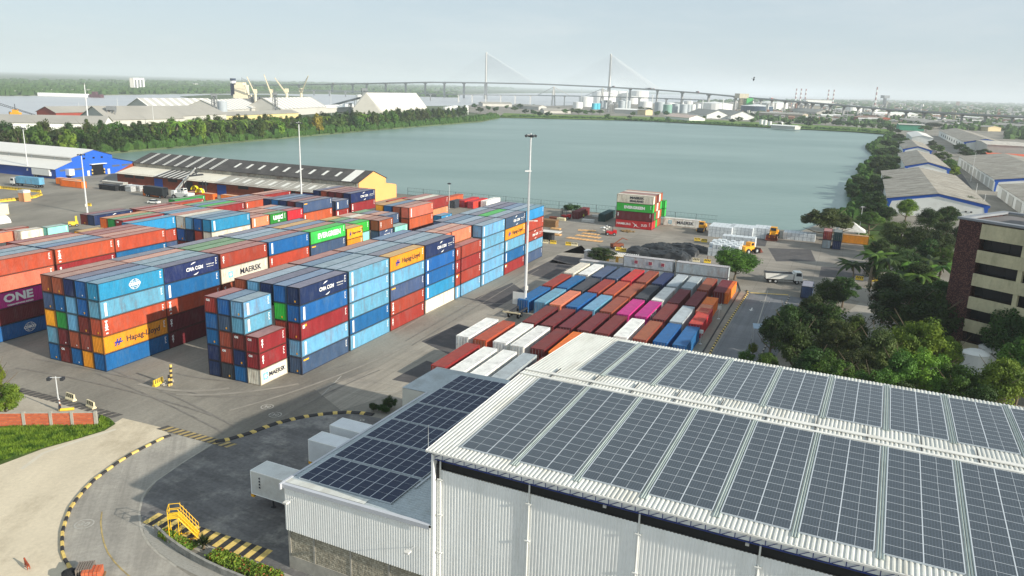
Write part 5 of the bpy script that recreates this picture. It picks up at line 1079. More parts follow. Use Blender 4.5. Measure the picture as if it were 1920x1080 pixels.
# banana-like plant, agave, planter shrubs
p=G(1627,452); palm('small broad leaved plant beside the tent pole',(p.x,p.y,0),2.0,1.1,'leaf_light',None)
g=G(382,1030,0); rt=thing('agave_plant','spiky dark agave rosette in the planter by the yellow steps','plant',(g.x,g.y,.3)); mb=MB(); r_=random.Random(4)
for i in range(110):
    a=r_.uniform(0,6.28); e=r_.uniform(.1,1.35); L_=r_.uniform(.9,1.35); d=Vector((math.cos(a)*math.cos(e),math.sin(a)*math.cos(e),math.sin(e))); s=Vector((-math.sin(a),math.cos(a),0))*.05
    mb.poly([Vector((0,0,.25))-s,Vector((0,0,.25))+s,d*L_*.6+s*.8+Vector((0,0,.25)),d*L_+Vector((0,0,.18)),d*L_*.6-s*.8+Vector((0,0,.25))])
mb.build('leaves',MATS['leaf_dark'],rt); mb=MB(); mb.lathe([(.16,-.3),(.18,.25),(.05,.4)],k=8); mb.build('stem',m_bark,rt)
def hedge(name,label,pts,wd,h,n,lm,seed=1,spots=None):
    r_=random.Random(seed); V=[G(*p) for p in pts]; rt=thing(name,label,'hedge',V[0]); mb=MB(); tot=sum((b-a).length for a,b in zip(V,V[1:]))
    for i in range(n):
        t=r_.uniform(0,tot)
        for a,b in zip(V,V[1:]):
            l=(b-a).length
            if t<=l: break
            t-=l
        d=(b-a)/l; c=a+d*t-V[0]+Vector((-d.y,d.x,0))*r_.uniform(-wd/2,wd/2)+Vector((0,0,h*r_.uniform(.2,1.1)))
        nr=Vector((r_.uniform(-1,1),r_.uniform(-1,1),r_.uniform(.2,1))).normalized(); q=nr.cross(Vector((r_.uniform(-1,1),1,0))).normalized(); b2=nr.cross(q); s=.12*r_.uniform(.6,1.4)
        mb.mat(1 if spots and r_.random()<.1 else 0); mb.poly([c+q*s,c+b2*s,c-q*s,c-b2*s])
    mb.build('leaves',[MATS[lm],spots or MATS[lm]],rt)
    mb=MB()
    for a,b in zip(V,V[1:]):
        d=(b-a).normalized(); s=Vector((-d.y,d.x,0))*wd*.45; a_,b_=a-V[0],b-V[0]; mb.poly([a_-s+Vector((0,0,h*.5)),b_-s+Vector((0,0,h*.5)),b_+s+Vector((0,0,h*.5)),a_+s+Vector((0,0,h*.5))])
    mb.build('soil',mat('soil',(84,66,48),rough=1,var=.3,scale=2),rt); return rt
m_redl=mat('red_leaves',(160,84,50),rough=.7,var=.2)
hedge('planter_hedge','low green and reddish hedge in the planter before the agave',[(306,1003),(330,1018),(362,1032)],1.1,.55,3800,'leaf_light',2,m_redl)
hedge('planter_hedge','longer green hedge with yellow leaves in the planter beyond the agave',[(398,1044),(430,1058),(470,1074),(520,1092)],1.7,.6,6500,'leaf_light',3,m_redl)
for i,(px,py,r) in enumerate(((700,768,.9),(716,770,.9),(731,764,1.3),(724,772,.7))):
    g=G(px,py+3); tree('shrub','small round dark shrub, %s of the group at the island tip by the annex'%ORD[i],(g.x,g.y,0),r*1.5,r*.85,CN[0],TN[0],'leaf_dark','shrubs at the island tip',sz=r*.7)
# grass blades on the verge
gp=[(0,865),(-30,812),(20,800),(182,798),(190,780),(214,794),(192,807),(146,822),(80,840)]
W_=[G(*p).xy for p in gp]
def inside(p,poly):
    c=False; j=len(poly)-1
    for i in range(len(poly)):
        a,b=poly[i],poly[j]
        if (a[1]>p[1])!=(b[1]>p[1]) and p[0]<(b[0]-a[0])*(p[1]-a[1])/(b[1]-a[1])+a[0]: c=not c
        j=i
    return c
mb=MB(); r_=random.Random(11); x0,x1=min(p[0] for p in W_),max(p[0] for p in W_); y0,y1=min(p[1] for p in W_),max(p[1] for p in W_); c=0
while c<13000:
    p=(r_.uniform(x0,x1),r_.uniform(y0,y1))
    if not inside(p,W_): continue
    c+=1; a=r_.uniform(0,6.28); h=r_.uniform(.1,.36); s=Vector((math.cos(a),math.sin(a),0))*r_.uniform(.05,.11); b=Vector((p[0],p[1],.02)); mb.poly([b-s,b+s,b+Vector((r_.uniform(-.15,.15),r_.uniform(-.15,.15),h))])
tag(mb.build('grass',MATS['leaf_light']),kind='stuff')
# far vegetation and town as masses
def lumps(name,n,fn,sx,sz,m,seed,kind='stuff',res=5):
    r_=random.Random(seed); mb=MB()
    for i in range(n):
        q=fn(r_)
        if q is None: continue
        x,y,s=q; R0=sx*s*r_.uniform(.5,1.5); Hh=sz*r_.uniform(.5,1.4)*s**.5; k=res; nv=len(mb.v); a0=r_.uniform(0,6)
        for (rr,zz) in ((1,0),(1.05,.55),(.6,.95)):
            for j in range(k): t=a0+6.283*j/k; jr=rr*r_.uniform(.75,1.2); mb.v.append((x+R0*jr*math.cos(t),y+R0*jr*math.sin(t),-.3+Hh*zz*r_.uniform(.85,1.1)))
        mb.v.append((x,y,-.3+Hh))
        for l in range(2):
            for j in range(k): mb.f.append([nv+l*k+j,nv+l*k+(j+1)%k,nv+(l+1)*k+(j+1)%k,nv+(l+1)*k+j]); mb.m.append(0)
        for j in range(k): mb.f.append([nv+2*k+j,nv+2*k+(j+1)%k,nv+3*k]); mb.m.append(0)
    o=mb.build(name,m); return tag(o,kind=kind)
m_fv=mat('far_trees',(66,90,48),rough=1,var=.35,scale=.02,dirt=(90,104,66),dirtamt=.5,dscale=.03,spec=.05)
def farbank(r_):
    px=r_.uniform(-20,960); 
    lo=180 if px<250 else 176 if px<420 else 170
    if px>560: lo=168
    if px>690: lo=181 if px<860 and r_.random()<.35 else 166
    hi=150+px*.008
    py=lo-(lo-hi)*r_.random()**1.5
    p=G(px,py+1,-.3); 
    if p.y<0 or p.y>14000: return None
    if px>600 and p.x>-180 and p.y<4300: return None
    if not inside((p.x,p.y),Cc): return None
    return p.x,p.y,max(.7,p.y/2600)
lumps('far_woods',5200,farbank,9,9,m_fv,1)
def farright(r_):
    px=r_.uniform(1180,1990); py=r_.uniform(186+(px-1180)*.008,203+(px-1180)*.040)
    p=G(px,py,0)
    if p.y<0 or p.y>14000: return None
    if not inside((p.x,p.y),A): return None
    if px<1700 and p.y<1180: return None
    if px<1560 and py>191+(px-1180)*.006: return None
    return p.x,p.y,max(.6,p.y/3000)
lumps('far_right_woods',4200,farright,9,8,m_fv,2)
def rightmid(r_):
    px=r_.uniform(1690,1990); py=r_.uniform(222,262)
    if px<1765 and py>238: return None
    p=G(px,py,0); 
    if px<1890 and py>245: return None
    return p.x,p.y,.75
lumps('right_woods',900,rightmid,6,8,m_fv,3)
r_=random.Random(5); mb=MB()
for i in range(1500):
    px=r_.uniform(1380,1995); py=r_.uniform(193+(px-1380)*.003,215+(px-1380)*.032)
    p=G(px,py,0)
    if p.y<500 or p.y>12000 or not inside((p.x,p.y),A) or (px<1720 and p.y<1150): continue
    s=max(.8,p.y/2300); a=R(r_.choice((-25,65,-20,50))); M=Matrix.Translation((p.x,p.y,0))@Matrix.Rotation(a,4,'Z'); lx,ly,h=r_.uniform(6,22)*s*.7,r_.uniform(5,12)*s*.7,r_.uniform(3,8)*s**.4
    if r_.random()<.05: h*=3;lx*=.6
    mb.mat(r_.choice((0,0,1,2,3))); mb.box(-lx/2,lx/2,-ly/2,ly/2,0,h,M)
o=tag(mb.build('town_buildings',[mat('town_white',(206,204,198),rough=.9,var=.1,scale=.01),mat('town_cream',(188,178,156),rough=.9,var=.1,scale=.01),mat('town_grey',(140,138,134),rough=.9,var=.1,scale=.01),mat('town_brick',(156,112,92),rough=.9,var=.1,scale=.01)]),kind='stuff')

def shoreline(pts,h,spread):
    V=[G(x,y,-1.2) for x,y in pts]; tot=sum((b-a).length for a,b in zip(V,V[1:]))
    def fn(r_):
        t=r_.uniform(0,tot)
        for a,b in zip(V,V[1:]):
            l=(b-a).length
            if t<=l: break
            t-=l
        d=(b-a)/l; n=Vector((-d.y,d.x,0)); n=n if n.y>0 else -n; c=a+d*t+n*r_.uniform(.5,spread); return c.x,c.y,r_.uniform(.5,1.3)
    return fn
m_br=mat('shore_brush',(56,82,38),rough=1,var=.4,scale=.5,dirt=(84,100,50),dirtamt=.6,dscale=.08,spec=.05)
lumps('peninsula_brush',1500,shoreline([(150,291),(235,285),(320,278),(400,271),(500,262),(600,253),(700,244.5),(800,236.5),(900,228),(936,221.5)],3,14),2.6,4.6,m_br,21)
lumps('far_shore_brush',700,shoreline([(936,220.5),(1100,223.5),(1250,229),(1400,237.5),(1500,242),(1600,247),(1664,252)],3,20),2.6,2.2,m_br,22)
def bank(r_):
    P_=[(1668,253),(1650,263),(1624,276),(1641,291),(1633,301),(1613,321),(1603,346),(1590,353),(1603,386),(1592,402),(1564,417)]
    i=r_.randrange(len(P_)-1); t=r_.random(); a,b=G(*P_[i],-1),G(*P_[i+1],-1); c=a.lerp(b,t); return c.x+r_.uniform(0,7),c.y+r_.uniform(-2,4),r_.uniform(.4,1.1)
lumps('bank_brush',420,bank,1.9,2.6,m_br,23)

def midland(r_):
    px=r_.uniform(1400,1740); py=r_.uniform(207+(px-1400)*.02,226+(px-1400)*.05); p=G(px,py,0); return p.x,p.y,.75
lumps('mid_right_woods',520,midland,5.5,7.5,m_fv,31)
r_=random.Random(15); mb=MB()
for i in range(210):
    px=r_.uniform(1440,1990); py=r_.uniform(204+(px-1400)*.022,222+(px-1400)*.05); p=G(px,py,0)
    if px>1735 and py>238: continue
    a=YAW+r_.choice((0,1.57)); M=Matrix.Translation((p.x,p.y,0))@Matrix.Rotation(a,4,'Z'); lx,ly,h=r_.uniform(8,26),r_.uniform(7,14),r_.uniform(4,7.5)
    mb.mat(r_.choice((0,0,1,2,3))); mb.box(-lx/2,lx/2,-ly/2,ly/2,0,h,M); mb.mat(r_.choice((0,2,2,4))); n=len(mb.v)
    for q in ((-lx/2-.5,-ly/2-.5,h),(lx/2+.5,-ly/2-.5,h),(lx/2+.5,ly/2+.5,h),(-lx/2-.5,ly/2+.5,h),(-lx/2-.5,0,h+2.2),(lx/2+.5,0,h+2.2)): mb.v.append(tuple(M@Vector(q)))
    for f in ((0,1,5,4),(2,3,4,5),(0,4,3),(1,2,5)): mb.f.append([n+k for k in f]); mb.m.append(mb.mi)
tag(mb.build('suburb_buildings',[MATS['town_white'],MATS['town_cream'],MATS['town_grey'],MATS['town_brick'],mat('rust_roof',(150,116,98),rough=1,var=.2,scale=.05)]),kind='stuff')
# ================================================================== MASTS AND LAMPS
m_galv=mat('galvanised',(206,208,206),rough=.45,metal=.15,var=.08,scale=2)
def mast(label,base,H,r=.28,heads=4,grp='tall floodlight masts',name='light_mast',box=True,z0=0):
    rt=thing(name,label,'light mast',(base.x,base.y,z0),0.3,grp); n=5
    mb=MB()
    for i in range(n): a,b=i/n,(i+1)/n; mb.tube((0,0,H*a),(0,0,H*b+.3),r*(1-.55*a),r*(1-.55*b),k=8)
    mb.build('pole',m_galv,rt)
    if heads:
        mb=MB(); mb.tube((-.9,0,H),(.9,0,H),.06,k=5); mb.tube((0,-.6,H),(0,.6,H),.06,k=5); mb.build('crossarm',m_galv,rt)
        for i in range(heads):
            a=6.283*i/heads; x,y=.85*math.cos(a),.6*math.sin(a); mb=MB(); M=Matrix.Translation((x,y,H-.05))@Matrix.Rotation(a,4,'Z')@Matrix.Rotation(.5,4,'Y'); mb.box(-.1,.35,-.3,.3,-.28,.12,M); mb.build('floodlight',m_dkst,rt)
    if box:
        mb=MB(); mb.box(-.3,.3,-.75,-.3,H*.12,H*.12+.9); mb.build('control_box',m_white,rt)
        mb=MB()
        for z in range(2,int(H),1): mb.box(-.18,.18,r+.0,r+.05,z,z+.05)
        mb.build('step_rungs',m_galv,rt)
    return rt
b=G(984,580); H1=hgt(b.x,b.y,253); o=mast('tall floodlight mast standing at the corner of the low container yard',b,H1,.33)
mb=MB(); mb.tube((0,-.4,H1*.80),(0,-.4,H1*.5),.06,k=5); mb.box(-1.1,.2,-.5,-.35,H1*.80,H1*.80+.25); mb.build('bracket',m_galv,o)
mb=MB(); mb.box(-.1,1.6,-.1,.1,H1*.52,H1*.52+.1); mb.box(1.2,2.0,-.2,.2,H1*.52-.05,H1*.52+.12); mb.build('side_lamp',m_white,o)
b=G(567,412); o=mast('tall floodlight mast rising between the third and fourth container blocks',b,hgt(b.x,b.y,230),.33)
b=G(164,400); o=mast('tall floodlight mast by the open yard near the first navy container',b,hgt(b.x,b.y,289),.3)
b=G(54,330); mast('tall mast in front of the blue warehouse',b,hgt(b.x,b.y,240),.28)
b=G(167,243,-.3); mast('very tall mast with red top on the peninsula',b,hgt(b.x,b.y,157),.7)
for i,(x,yb,yt) in enumerate(((0,0,0),(883,0,0),(222,0,0),(289,0,0),(150,0,0))): pass
for i,(x,yb,yt,lab) in enumerate(((150,222,193,'slim grey pole behind the small brick shed on the peninsula'),(222,212,184,'slim grey pole before the river behind the long grey sheds'),(289,240,198,'slim grey pole among the trees beside the long grey shed'),(457,222,190,'slim grey pole in front of the striped roof shed'),(621,215,172,'slim grey pole left of the big white store'),(1089,206,161,'tall white pole before the tank farm'),(78,262,238,'slim pole among the peninsula trees above the blue warehouse'))):
    b=G(x,yb,-.3); mast(lab,b,hgt(b.x,b.y,yt),.28 if i<5 else .6,0,'slim poles beyond the lagoon','lamp_pole',False)
b=G(1610,440); H_=hgt(b.x,b.y,388); mast('light pole beside the white tent on the wharf',b,H_,.14,2,None,'light_pole',False)
b=G(112,770); H_=hgt(b.x,b.y,706)
rt=thing('street_lamp','double-headed street lamp behind the brick wall','street lamp',b,.1); mb=MB(); mb.tube((0,0,0),(0,0,H_),.11,.07,k=8); mb.tube((-.75,0,H_-.15),(.75,0,H_-.15),.05,k=6); mb.tube((0,0,0),(0,0,.7),.2,.16,k=8); mb.build('pole',m_galv,rt)
for s in (-1,1): mb=MB(); mb.box(s*.85-.2,s*.85+.2,-.35,.35,H_-.5,H_-.12); mb.build('lamp',m_dkst,rt)
grp='lamp posts along the street'
for i,(x,yb,yt) in enumerate(((1797,325,300),(1820,340,288),(1828,372,345),(1844,388,365),(1560,232,210),(1587,228,200),(1610,240,213),(1830,225,200))):
    b=G(x,yb,0); mast('thin pale lamp post, %s along the street beyond the bank sheds'%ORD[i],b,max(5,hgt(b.x,b.y,yt)),.14 if i<4 else .3,0,grp,'lamp_post',False)
b=G(860,388,6); 
rt=thing('yard_lamp','short yard lamp post with dark round head near the quay containers','street lamp',(G(842,392).x,G(842,392).y,0)); mb=MB(); mb.tube((0,0,0),(0,0,9),.1,.08,k=6); mb.build('pole',m_galv,rt); mb=MB(); mb.lathe([(0,9),(.7,9.1),(.7,9.4),(.2,9.6)],k=10); mb.build('lamp',m_dkst,rt)
for x,y,l in ((1347,598,'white sign post on the kerb beside the crimson container'),(1313,645,'white sign post on the kerb beside the blue containers')):
    b=G(x,y); rt=thing('sign_post',l,'sign',b,YAW); mb=MB(); mb.tube((0,0,0),(0,0,2.6),.05,k=6); mb.lathe([(.3,0),(.3,.1)],k=8); mb.build('pole',m_galv,rt); mb=MB(); mb.box(-.04,.04,-.35,.35,2.0,2.7); mb.build('plate',m_white,rt)
# ================================================================== BARRIERS
def barrier_meshes():
    b=MB(); prof=[(-.3,0),(.3,0),(.3,.18),(.12,.4),(.09,1.0),(-.09,1.0),(-.12,.4),(-.3,.18)]; n=len(prof); L_=1.8
    for x,fl in ((-L_/2,False),(L_/2,True)): b.poly([(x,y,z) for y,z in prof],flip=fl)
    for i in range(n): (y0,z0),(y1,z1)=prof[i],prof[(i+1)%n]; b.poly([(-L_/2,y0,z0),(L_/2,y0,z0),(L_/2,y1,z1),(-L_/2,y1,z1)],flip=False)
    s=MB()
    for yy in (-1,1):
        for k in range(4):
            x=-.75+k*.42; q=[(x,yy*.128,.42),(x+.2,yy*.128,.42),(x+.36,yy*.098,.97),(x+.16,yy*.098,.97)]; s.poly(q,flip=yy>0)
    return b,s
bb,ss=barrier_meshes(); m_byel=mat('barrier_yellow',(232,196,60),rough=.7,var=.12,scale=2,dirt=(150,130,90),dirtamt=.5); m_bcr=mat('barrier_cream',(226,214,176),rough=.7,var=.12,scale=2,dirt=(150,130,90),dirtamt=.5)
BME={'y':bb.mesh('barrier_body',[m_byel]),'c':bb.mesh('barrier_body_cream',[m_bcr])}; BST=ss.mesh('barrier_stripes',[m_blk])
def barrier(px,py,c,rz,lab,grp='striped concrete barriers'):
    rt=thing('concrete_barrier',lab,'barrier',G(px,py),rz,grp); link('body',BME[c],rt); link('stripe_panel',BST,rt); return rt
barrier(133,750,'c',-.5,'cream barrier with round mark on the dashed line by the lamp'); barrier(171,764,'c',-.6,'cream barrier with black stripes at the end of the dashed line')
barrier(297,722,'y',1.25,'yellow striped barrier protecting the broken post at the junction')
for i,(x,y,c,r) in enumerate(((1022,456,'c',.2),(1037,457,'y',.2),(1066,460,'y',.2),(1077,461,'c',.2),(1160,470,'y',.3),(1168,472,'y',.3),(1186,475,'c',.3),(1200,476,'c',.3),(1217,478,'c',.3),(1234,481,'y',.3),(1305,491,'c',.1),(1326,493,'y',.1),(1307,452,'y',.2),(1320,454,'y',.2),(1611,525,'y',.1),(1640,528,'y',.1),(167,386,'y',.2))):
    barrier(x,y,c,YAW-math.pi/2+r*.6,'%s striped barrier, %s counted along the wharf from the lane'%({'y':'yellow','c':'cream'}[c],ORD[i]))
# dashed island barriers (two rows) at the open yard
def barrow(pts,n,name,lab0,grp):
    V=[G(*p) for p in pts]; tot=sum((b-a).length for a,b in zip(V,V[1:])); k=0
    for i in range(n):
        t=tot*(i+.5)/n
        for a,b in zip(V,V[1:]):
            l=(b-a).length
            if t<=l: break
            t-=l
        c=a.lerp(b,t/l); d=b-a; rt=thing(name,lab0%ORD[i],'barrier',(c.x,c.y,0),math.atan2(d.y,d.x),grp); link('body',BME['y' if i%2 else 'y'],rt); link('stripe_panel',BST,rt)
barrow([(-2,353),(0,353.5),(40,357.5),(76,361)],14,'concrete_barrier','yellow striped barrier, %s in the straight row of the open yard island','barriers of the straight island row')
barrow([(-2,379.2),(0,379),(40,375),(65,371),(78,366)],15,'concrete_barrier','yellow striped barrier, %s in the curved row of the open yard island','barriers of the curved island row')
for (px,py,h,r,lab) in ((317,724,1.7,.16,'short black and yellow post leaning by the junction barrier'),(321,722,3.2,.2,'tall black and yellow post leaning by the junction barrier')):
    rt=thing('striped_post',lab,'post',G(px,py),0); mb=MB(); n=int(h/.35)
    for i in range(n): mb.mat(i%2); mb.tube((.05*i/n*h,0,h*i/n),(.05*(i+1)/n*h,0,h*(i+1)/n),r,k=8)
    mb.build('post_body',[m_yel,m_blk],rt)
def rubble(name,lab,px,py,n,rad,m,s=.25,seed=1):
    r_=random.Random(seed); mb=MB()
    for i in range(n):
        a=r_.uniform(0,6.28); q=rad*r_.random()**.6; M=Matrix.Translation((q*math.cos(a),q*math.sin(a),r_.uniform(0,.2)))@Matrix.Rotation(r_.uniform(0,3),4,'Z')@Matrix.Rotation(r_.uniform(0,1),4,'X'); e=s*r_.uniform(.4,1.5); mb.box(-e,e,-e*.6,e*.6,-e*.3,e*.4,M)
    o=mb.build(name,m); o.location=G(px,py); tag(o,lab,'rubble',None,'stuff')
rubble('rubble','heap of broken pale concrete at the junction barrier',308,719,34,1.1,m_kerb)
rubble('rubble','scattered dark timber and straw on the wharf before the big stack',1178,434,40,2.2,mat('straw',(126,104,70),rough=1,var=.3,scale=2),.3,3)
rt=thing('wheel_stop','yellow fallen bollard lying behind the brick wall','bollard',G(125,770),.3); mb=MB(); mb.tube((-.9,0,.2),(.9,0,.2),.2,.2,k=8); mb.build('bar',m_byel,rt)
# ================================================================== YELLOW STEPS
m_ys=mat('safety_yellow',(240,190,30),rough=.5,var=.08,scale=2)
_t=G(337,966,2.45); _b=G(372,1004,0); ST_RZ=math.atan2(_b.y-_t.y,_b.x-_t.x); RUN=(_b.xy-_t.xy).length; PH=2.45; SWD=.55
rt=thing('mobile_stairs','tall yellow mobile access stairs with cage railing on the striped crossing','stairs',(_t.x,_t.y,0),ST_RZ)
mb=MB()
for y in (-SWD,SWD):
    mb.tube((-.1,y,0),(-.1,y,PH),.035,k=5); mb.tube((-1.0,y,0),(-1.0,y,PH),.035,k=5); mb.tube((-1.05,y,.08),(RUN,y,.08),.04,k=5); mb.tube((-1.0,y,.1),(-.1,y,PH*.5),.02,k=4)
for z in (.1,PH*.5): mb.tube((-1.0,-SWD,z),(-1.0,SWD,z),.025,k=4)
mb.build('support_frame',m_ys,rt)
for y in (-SWD,SWD): mb=MB(); mb.tube((-.1,y,PH),(RUN,y,.1),.06,k=5); mb.build('stringer',m_ys,rt)
for k in range(13): t=(k+.5)/13; mb=MB(); mb.box(RUN*t-.13,RUN*t+.11,-SWD,SWD,PH*(1-t)+.02,PH*(1-t)+.05); mb.build('step',m_ys,rt)
mb=MB(); mb.box(-1.05,-.05,-SWD-.03,SWD+.03,PH,PH+.05); mb.build('platform',m_ys,rt)
mb=MB()
for y in (-SWD-.02,SWD+.02):
    for h_ in (.5,1.0): mb.tube((-.1,y,PH+h_),(RUN,y,.1+h_),.03,k=5); mb.tube((-1.02,y,PH+h_),(-.1,y,PH+h_),.03,k=5)
    for k in range(7): t=k/6; mb.tube((RUN*t,y,PH*(1-t)+.1),(RUN*t,y,PH*(1-t)+1.1),.022,k=4)
    mb.tube((-1.02,y,PH),(-1.02,y,PH+1.0),.03,k=4)
for h_ in (.5,1.0): mb.tube((-1.02,-SWD,PH+h_),(-1.02,SWD,PH+h_),.03,k=4)
mb.build('railing',m_ys,rt)
# ================================================================== VEHICLES
m_cab=mat('cab_white',(224,224,218),rough=.4,var=.05,scale=1); m_win=mat('vehicle_glass',(34,42,50),rough=.15,var=.1); m_cy=mat('loader_yellow',(232,164,36),rough=.5,var=.1,scale=2); m_rv=mat('vehicle_red',(190,30,32),rough=.45,var=.1)
def cab(rt,x0,x1,wd,z0,z1,mm=m_cab):
    mb=MB(); h=wd/2; s=.25
    v=[(x0,-h,z0),(x1,-h,z0),(x1,h,z0),(x0,h,z0),(x0,-h,z1),(x1-s,-h,z1),(x1-s,h,z1),(x0,h,z1),(x1,-h,z0+(z1-z0)*.5),(x1,h,z0+(z1-z0)*.5)]
    mb.v=[tuple(p) for p in v]; mb.f=[[0,3,2,1],[4,5,6,7],[0,1,8,5,4],[3,7,6,9,2],[1,2,9,8],[8,9,6,5],[0,4,7,3]]; mb.m=[0]*7; c=mb.build('cab',mm,rt)
    zz0,zz1=z0+(z1-z0)*.54,z1-.15; mb=MB(); mb.poly([(x1+.015,-h+.15,zz0),(x1+.015,h-.15,zz0),(x1-s+.06,h-.15,zz1),(x1-s+.06,-h+.15,zz1)])
    mb.build('windscreen',m_win,c)
    for sg in (-1,1): mb=MB(); mb.poly([(x0+.35,sg*(h+.012),zz0),(x1-.25,sg*(h+.012),zz0),(x1-.4,sg*(h+.012),zz1),(x0+.35,sg*(h+.012),zz1)],flip=sg>0); mb.build('side_window',m_win,c)
def truck(lab,p,rz,bodyfn,Ln=8,mm=m_cab,name='truck',cat='truck'):
    rt=thing(name,lab,cat,(p.x,p.y,0),rz); cab(rt,Ln/2-1.9,Ln/2,2.4,.9,2.95,mm); mb=MB(); mb.box(-Ln/2,Ln/2-.3,-.5,.5,.75,1.0); mb.box(Ln/2-.15,Ln/2+.12,-1.15,1.15,.45,.85); mb.build('chassis',m_dkst,rt)
    wheels(rt,[(Ln/2-1.2,-1.0),(Ln/2-1.2,1.0),(-Ln/2+1.1,-1.0),(-Ln/2+1.1,1.0),(-Ln/2+2.4,-1.0),(-Ln/2+2.4,1.0)],.52,.34); bodyfn(rt,Ln); return rt
def dump(rt,Ln):
    mb=MB(); a,b=-Ln/2-.2,Ln/2-2.1; v=[(a+.3,-1.05,1.05),(b,-1.05,1.05),(b,1.05,1.05),(a+.3,1.05,1.05),(a,-1.25,2.5),(b,-1.25,2.5),(b,1.25,2.5),(a,1.25,2.5)]
    n=0; mb.v=v; mb.f=[[0,3,2,1],[0,1,5,4],[1,2,6,5],[2,3,7,6],[3,0,4,7]]; mb.m=[0]*5
    mb.poly([(b,-1.2,2.5),(b,1.2,2.5),(b+.7,1.2,2.85),(b+.7,-1.2,2.85)]); tb=mb.build('tipper_body',m_cab,rt)
    mb=MB(); r_=random.Random(2)
    for i in range(8):
        x0,x1=a+.1+(b-a-.2)*i/8,a+.1+(b-a-.2)*(i+1)/8; z=[2.45-.25*math.sin(3.1*t/8) for t in (i,i+1)]; mb.poly([(x0,-1.15,z[0]+.1),(x1,-1.15,z[1]+.1),(x1,0,z[1]-.15),(x0,0,z[0]-.15)]); mb.poly([(x0,0,z[0]-.15),(x1,0,z[1]-.15),(x1,1.15,z[1]+.15),(x0,1.15,z[0]+.15)])
    mb.build('tarpaulin',m_dkst,rt)
p=G(1467,530); q=G(1500,534); d=G(1495,533)-G(1440,530); truck('white dump truck with dark sheet over its tipper body by the access road',p,math.atan2(d.y,d.x),dump,8.6)
def semi(lab,p,rz,boxm,Ln=15.5,cabm=m_cab,name='articulated_truck',h0=1.35,frames=True):
    rt=thing(name,lab,'truck',(p.x,p.y,0),rz); cab(rt,Ln/2-2.2,Ln/2,2.4,.9,3.1,cabm); mb=MB(); mb.box(-Ln/2,Ln/2-.3,-.45,.45,.95,1.25); mb.box(Ln/2-.15,Ln/2+.12,-1.15,1.15,.45,.9); mb.build('chassis',m_dkst,rt)
    wheels(rt,[(Ln/2-1.3,s) for s in (-1,1)]+[(Ln/2-3.6,s) for s in (-1,1)]+[(-Ln/2+q,s) for q in (1.2,2.5) for s in (-1,1)],.5,.35)
    mb=MB(); mb.corr((-Ln/2,-1.2,h0),(1,0,0),12.2,(0,0,1),2.6,(0,-1,0),.28,.03); mb.corr((-Ln/2,1.2,h0),(1,0,0),12.2,(0,0,1),2.6,(0,1,0),.28,.03,flip=True); mb.box(-Ln/2-.01,-Ln/2+12.2,-1.19,1.19,h0,h0+2.61); mb.build('cargo_box',boxm,rt)
    return rt
d=G(35,347)-G(78,351); semi('light blue container on an articulated truck crossing the open yard',G(52,350),math.atan2(d.y,d.x),cmat('l'))
for i,(px,py,lab) in enumerate(((82,333,'white box trailer parked beside the blue warehouse, behind the blue truck'),(100,331,'long white box trailer nearest the blue warehouse door side'),(124,333,'short white box trailer behind the orange open containers'))):
    p=G(px,py); rt=thing('box_trailer',lab,'trailer',(p.x,p.y,0),YAW-math.pi/2,'trailers near the blue warehouse'); Ln=(11,13,8)[i]; mb=MB(); mb.box(-Ln/2,Ln/2,-1.25,1.25,1.2,3.9); mb.build('body',m_cab,rt); mb=MB(); mb.box(-Ln/2+.2,Ln/2,-.8,.8,.8,1.2); mb.build('chassis',m_dkst,rt); wheels(rt,[(-Ln/2+q,s) for q in (1.2,2.5) for s in (-1,1)],.5,.3)
# black tarpaulin trailer
p=G(293,370); rt=thing('tarpaulin_trailer','long trailer covered by black tarpaulin in front of the brick warehouse','trailer',(p.x,p.y,0),YAW-math.pi/2-.1); mb=MB(); mb.box(-5.5,5.5,-1.25,1.25,1.2,4.0); mb.build('tarpaulin',mat('black_tarp',(36,42,46),rough=.5,var=.2,scale=.5),rt); mb=MB(); mb.box(-5.3,5.3,-.8,.8,.8,1.2); mb.build('chassis',m_dkst,rt); wheels(rt,[(q,s) for q in (-4,-2.8,3.6) for s in (-1,1)],.5,.3)
# flat racks
grp='grey flat rack stacks on the open yard'
for i,(px,py,l,m_) in enumerate(((206,356,9,m_dkst),(228,357,6,m_dkst),(240,358,6,m_galv),(255,357,7,m_galv),(216,350,12,m_gwall))):
    p=G(px,py); rt=thing('flat_rack_stack','stack of %s flat racks, %s from the mast on the open yard'%(('dark','dark','pale','pale','pale')[i],ORD[i]),'stack',(p.x,p.y,0),YAW-math.pi/2,grp)
    for k in range(4): mb=MB(); mb.box(-l/2,l/2,-1.2,1.2,k*.55+.1,k*.55+.4); mb.box(-l/2,-l/2+.4,-1.2,1.2,k*.55,k*.55+.5); mb.box(l/2-.4,l/2,-1.2,1.2,k*.55,k*.55+.5); mb.build('flat_rack',m_,rt)
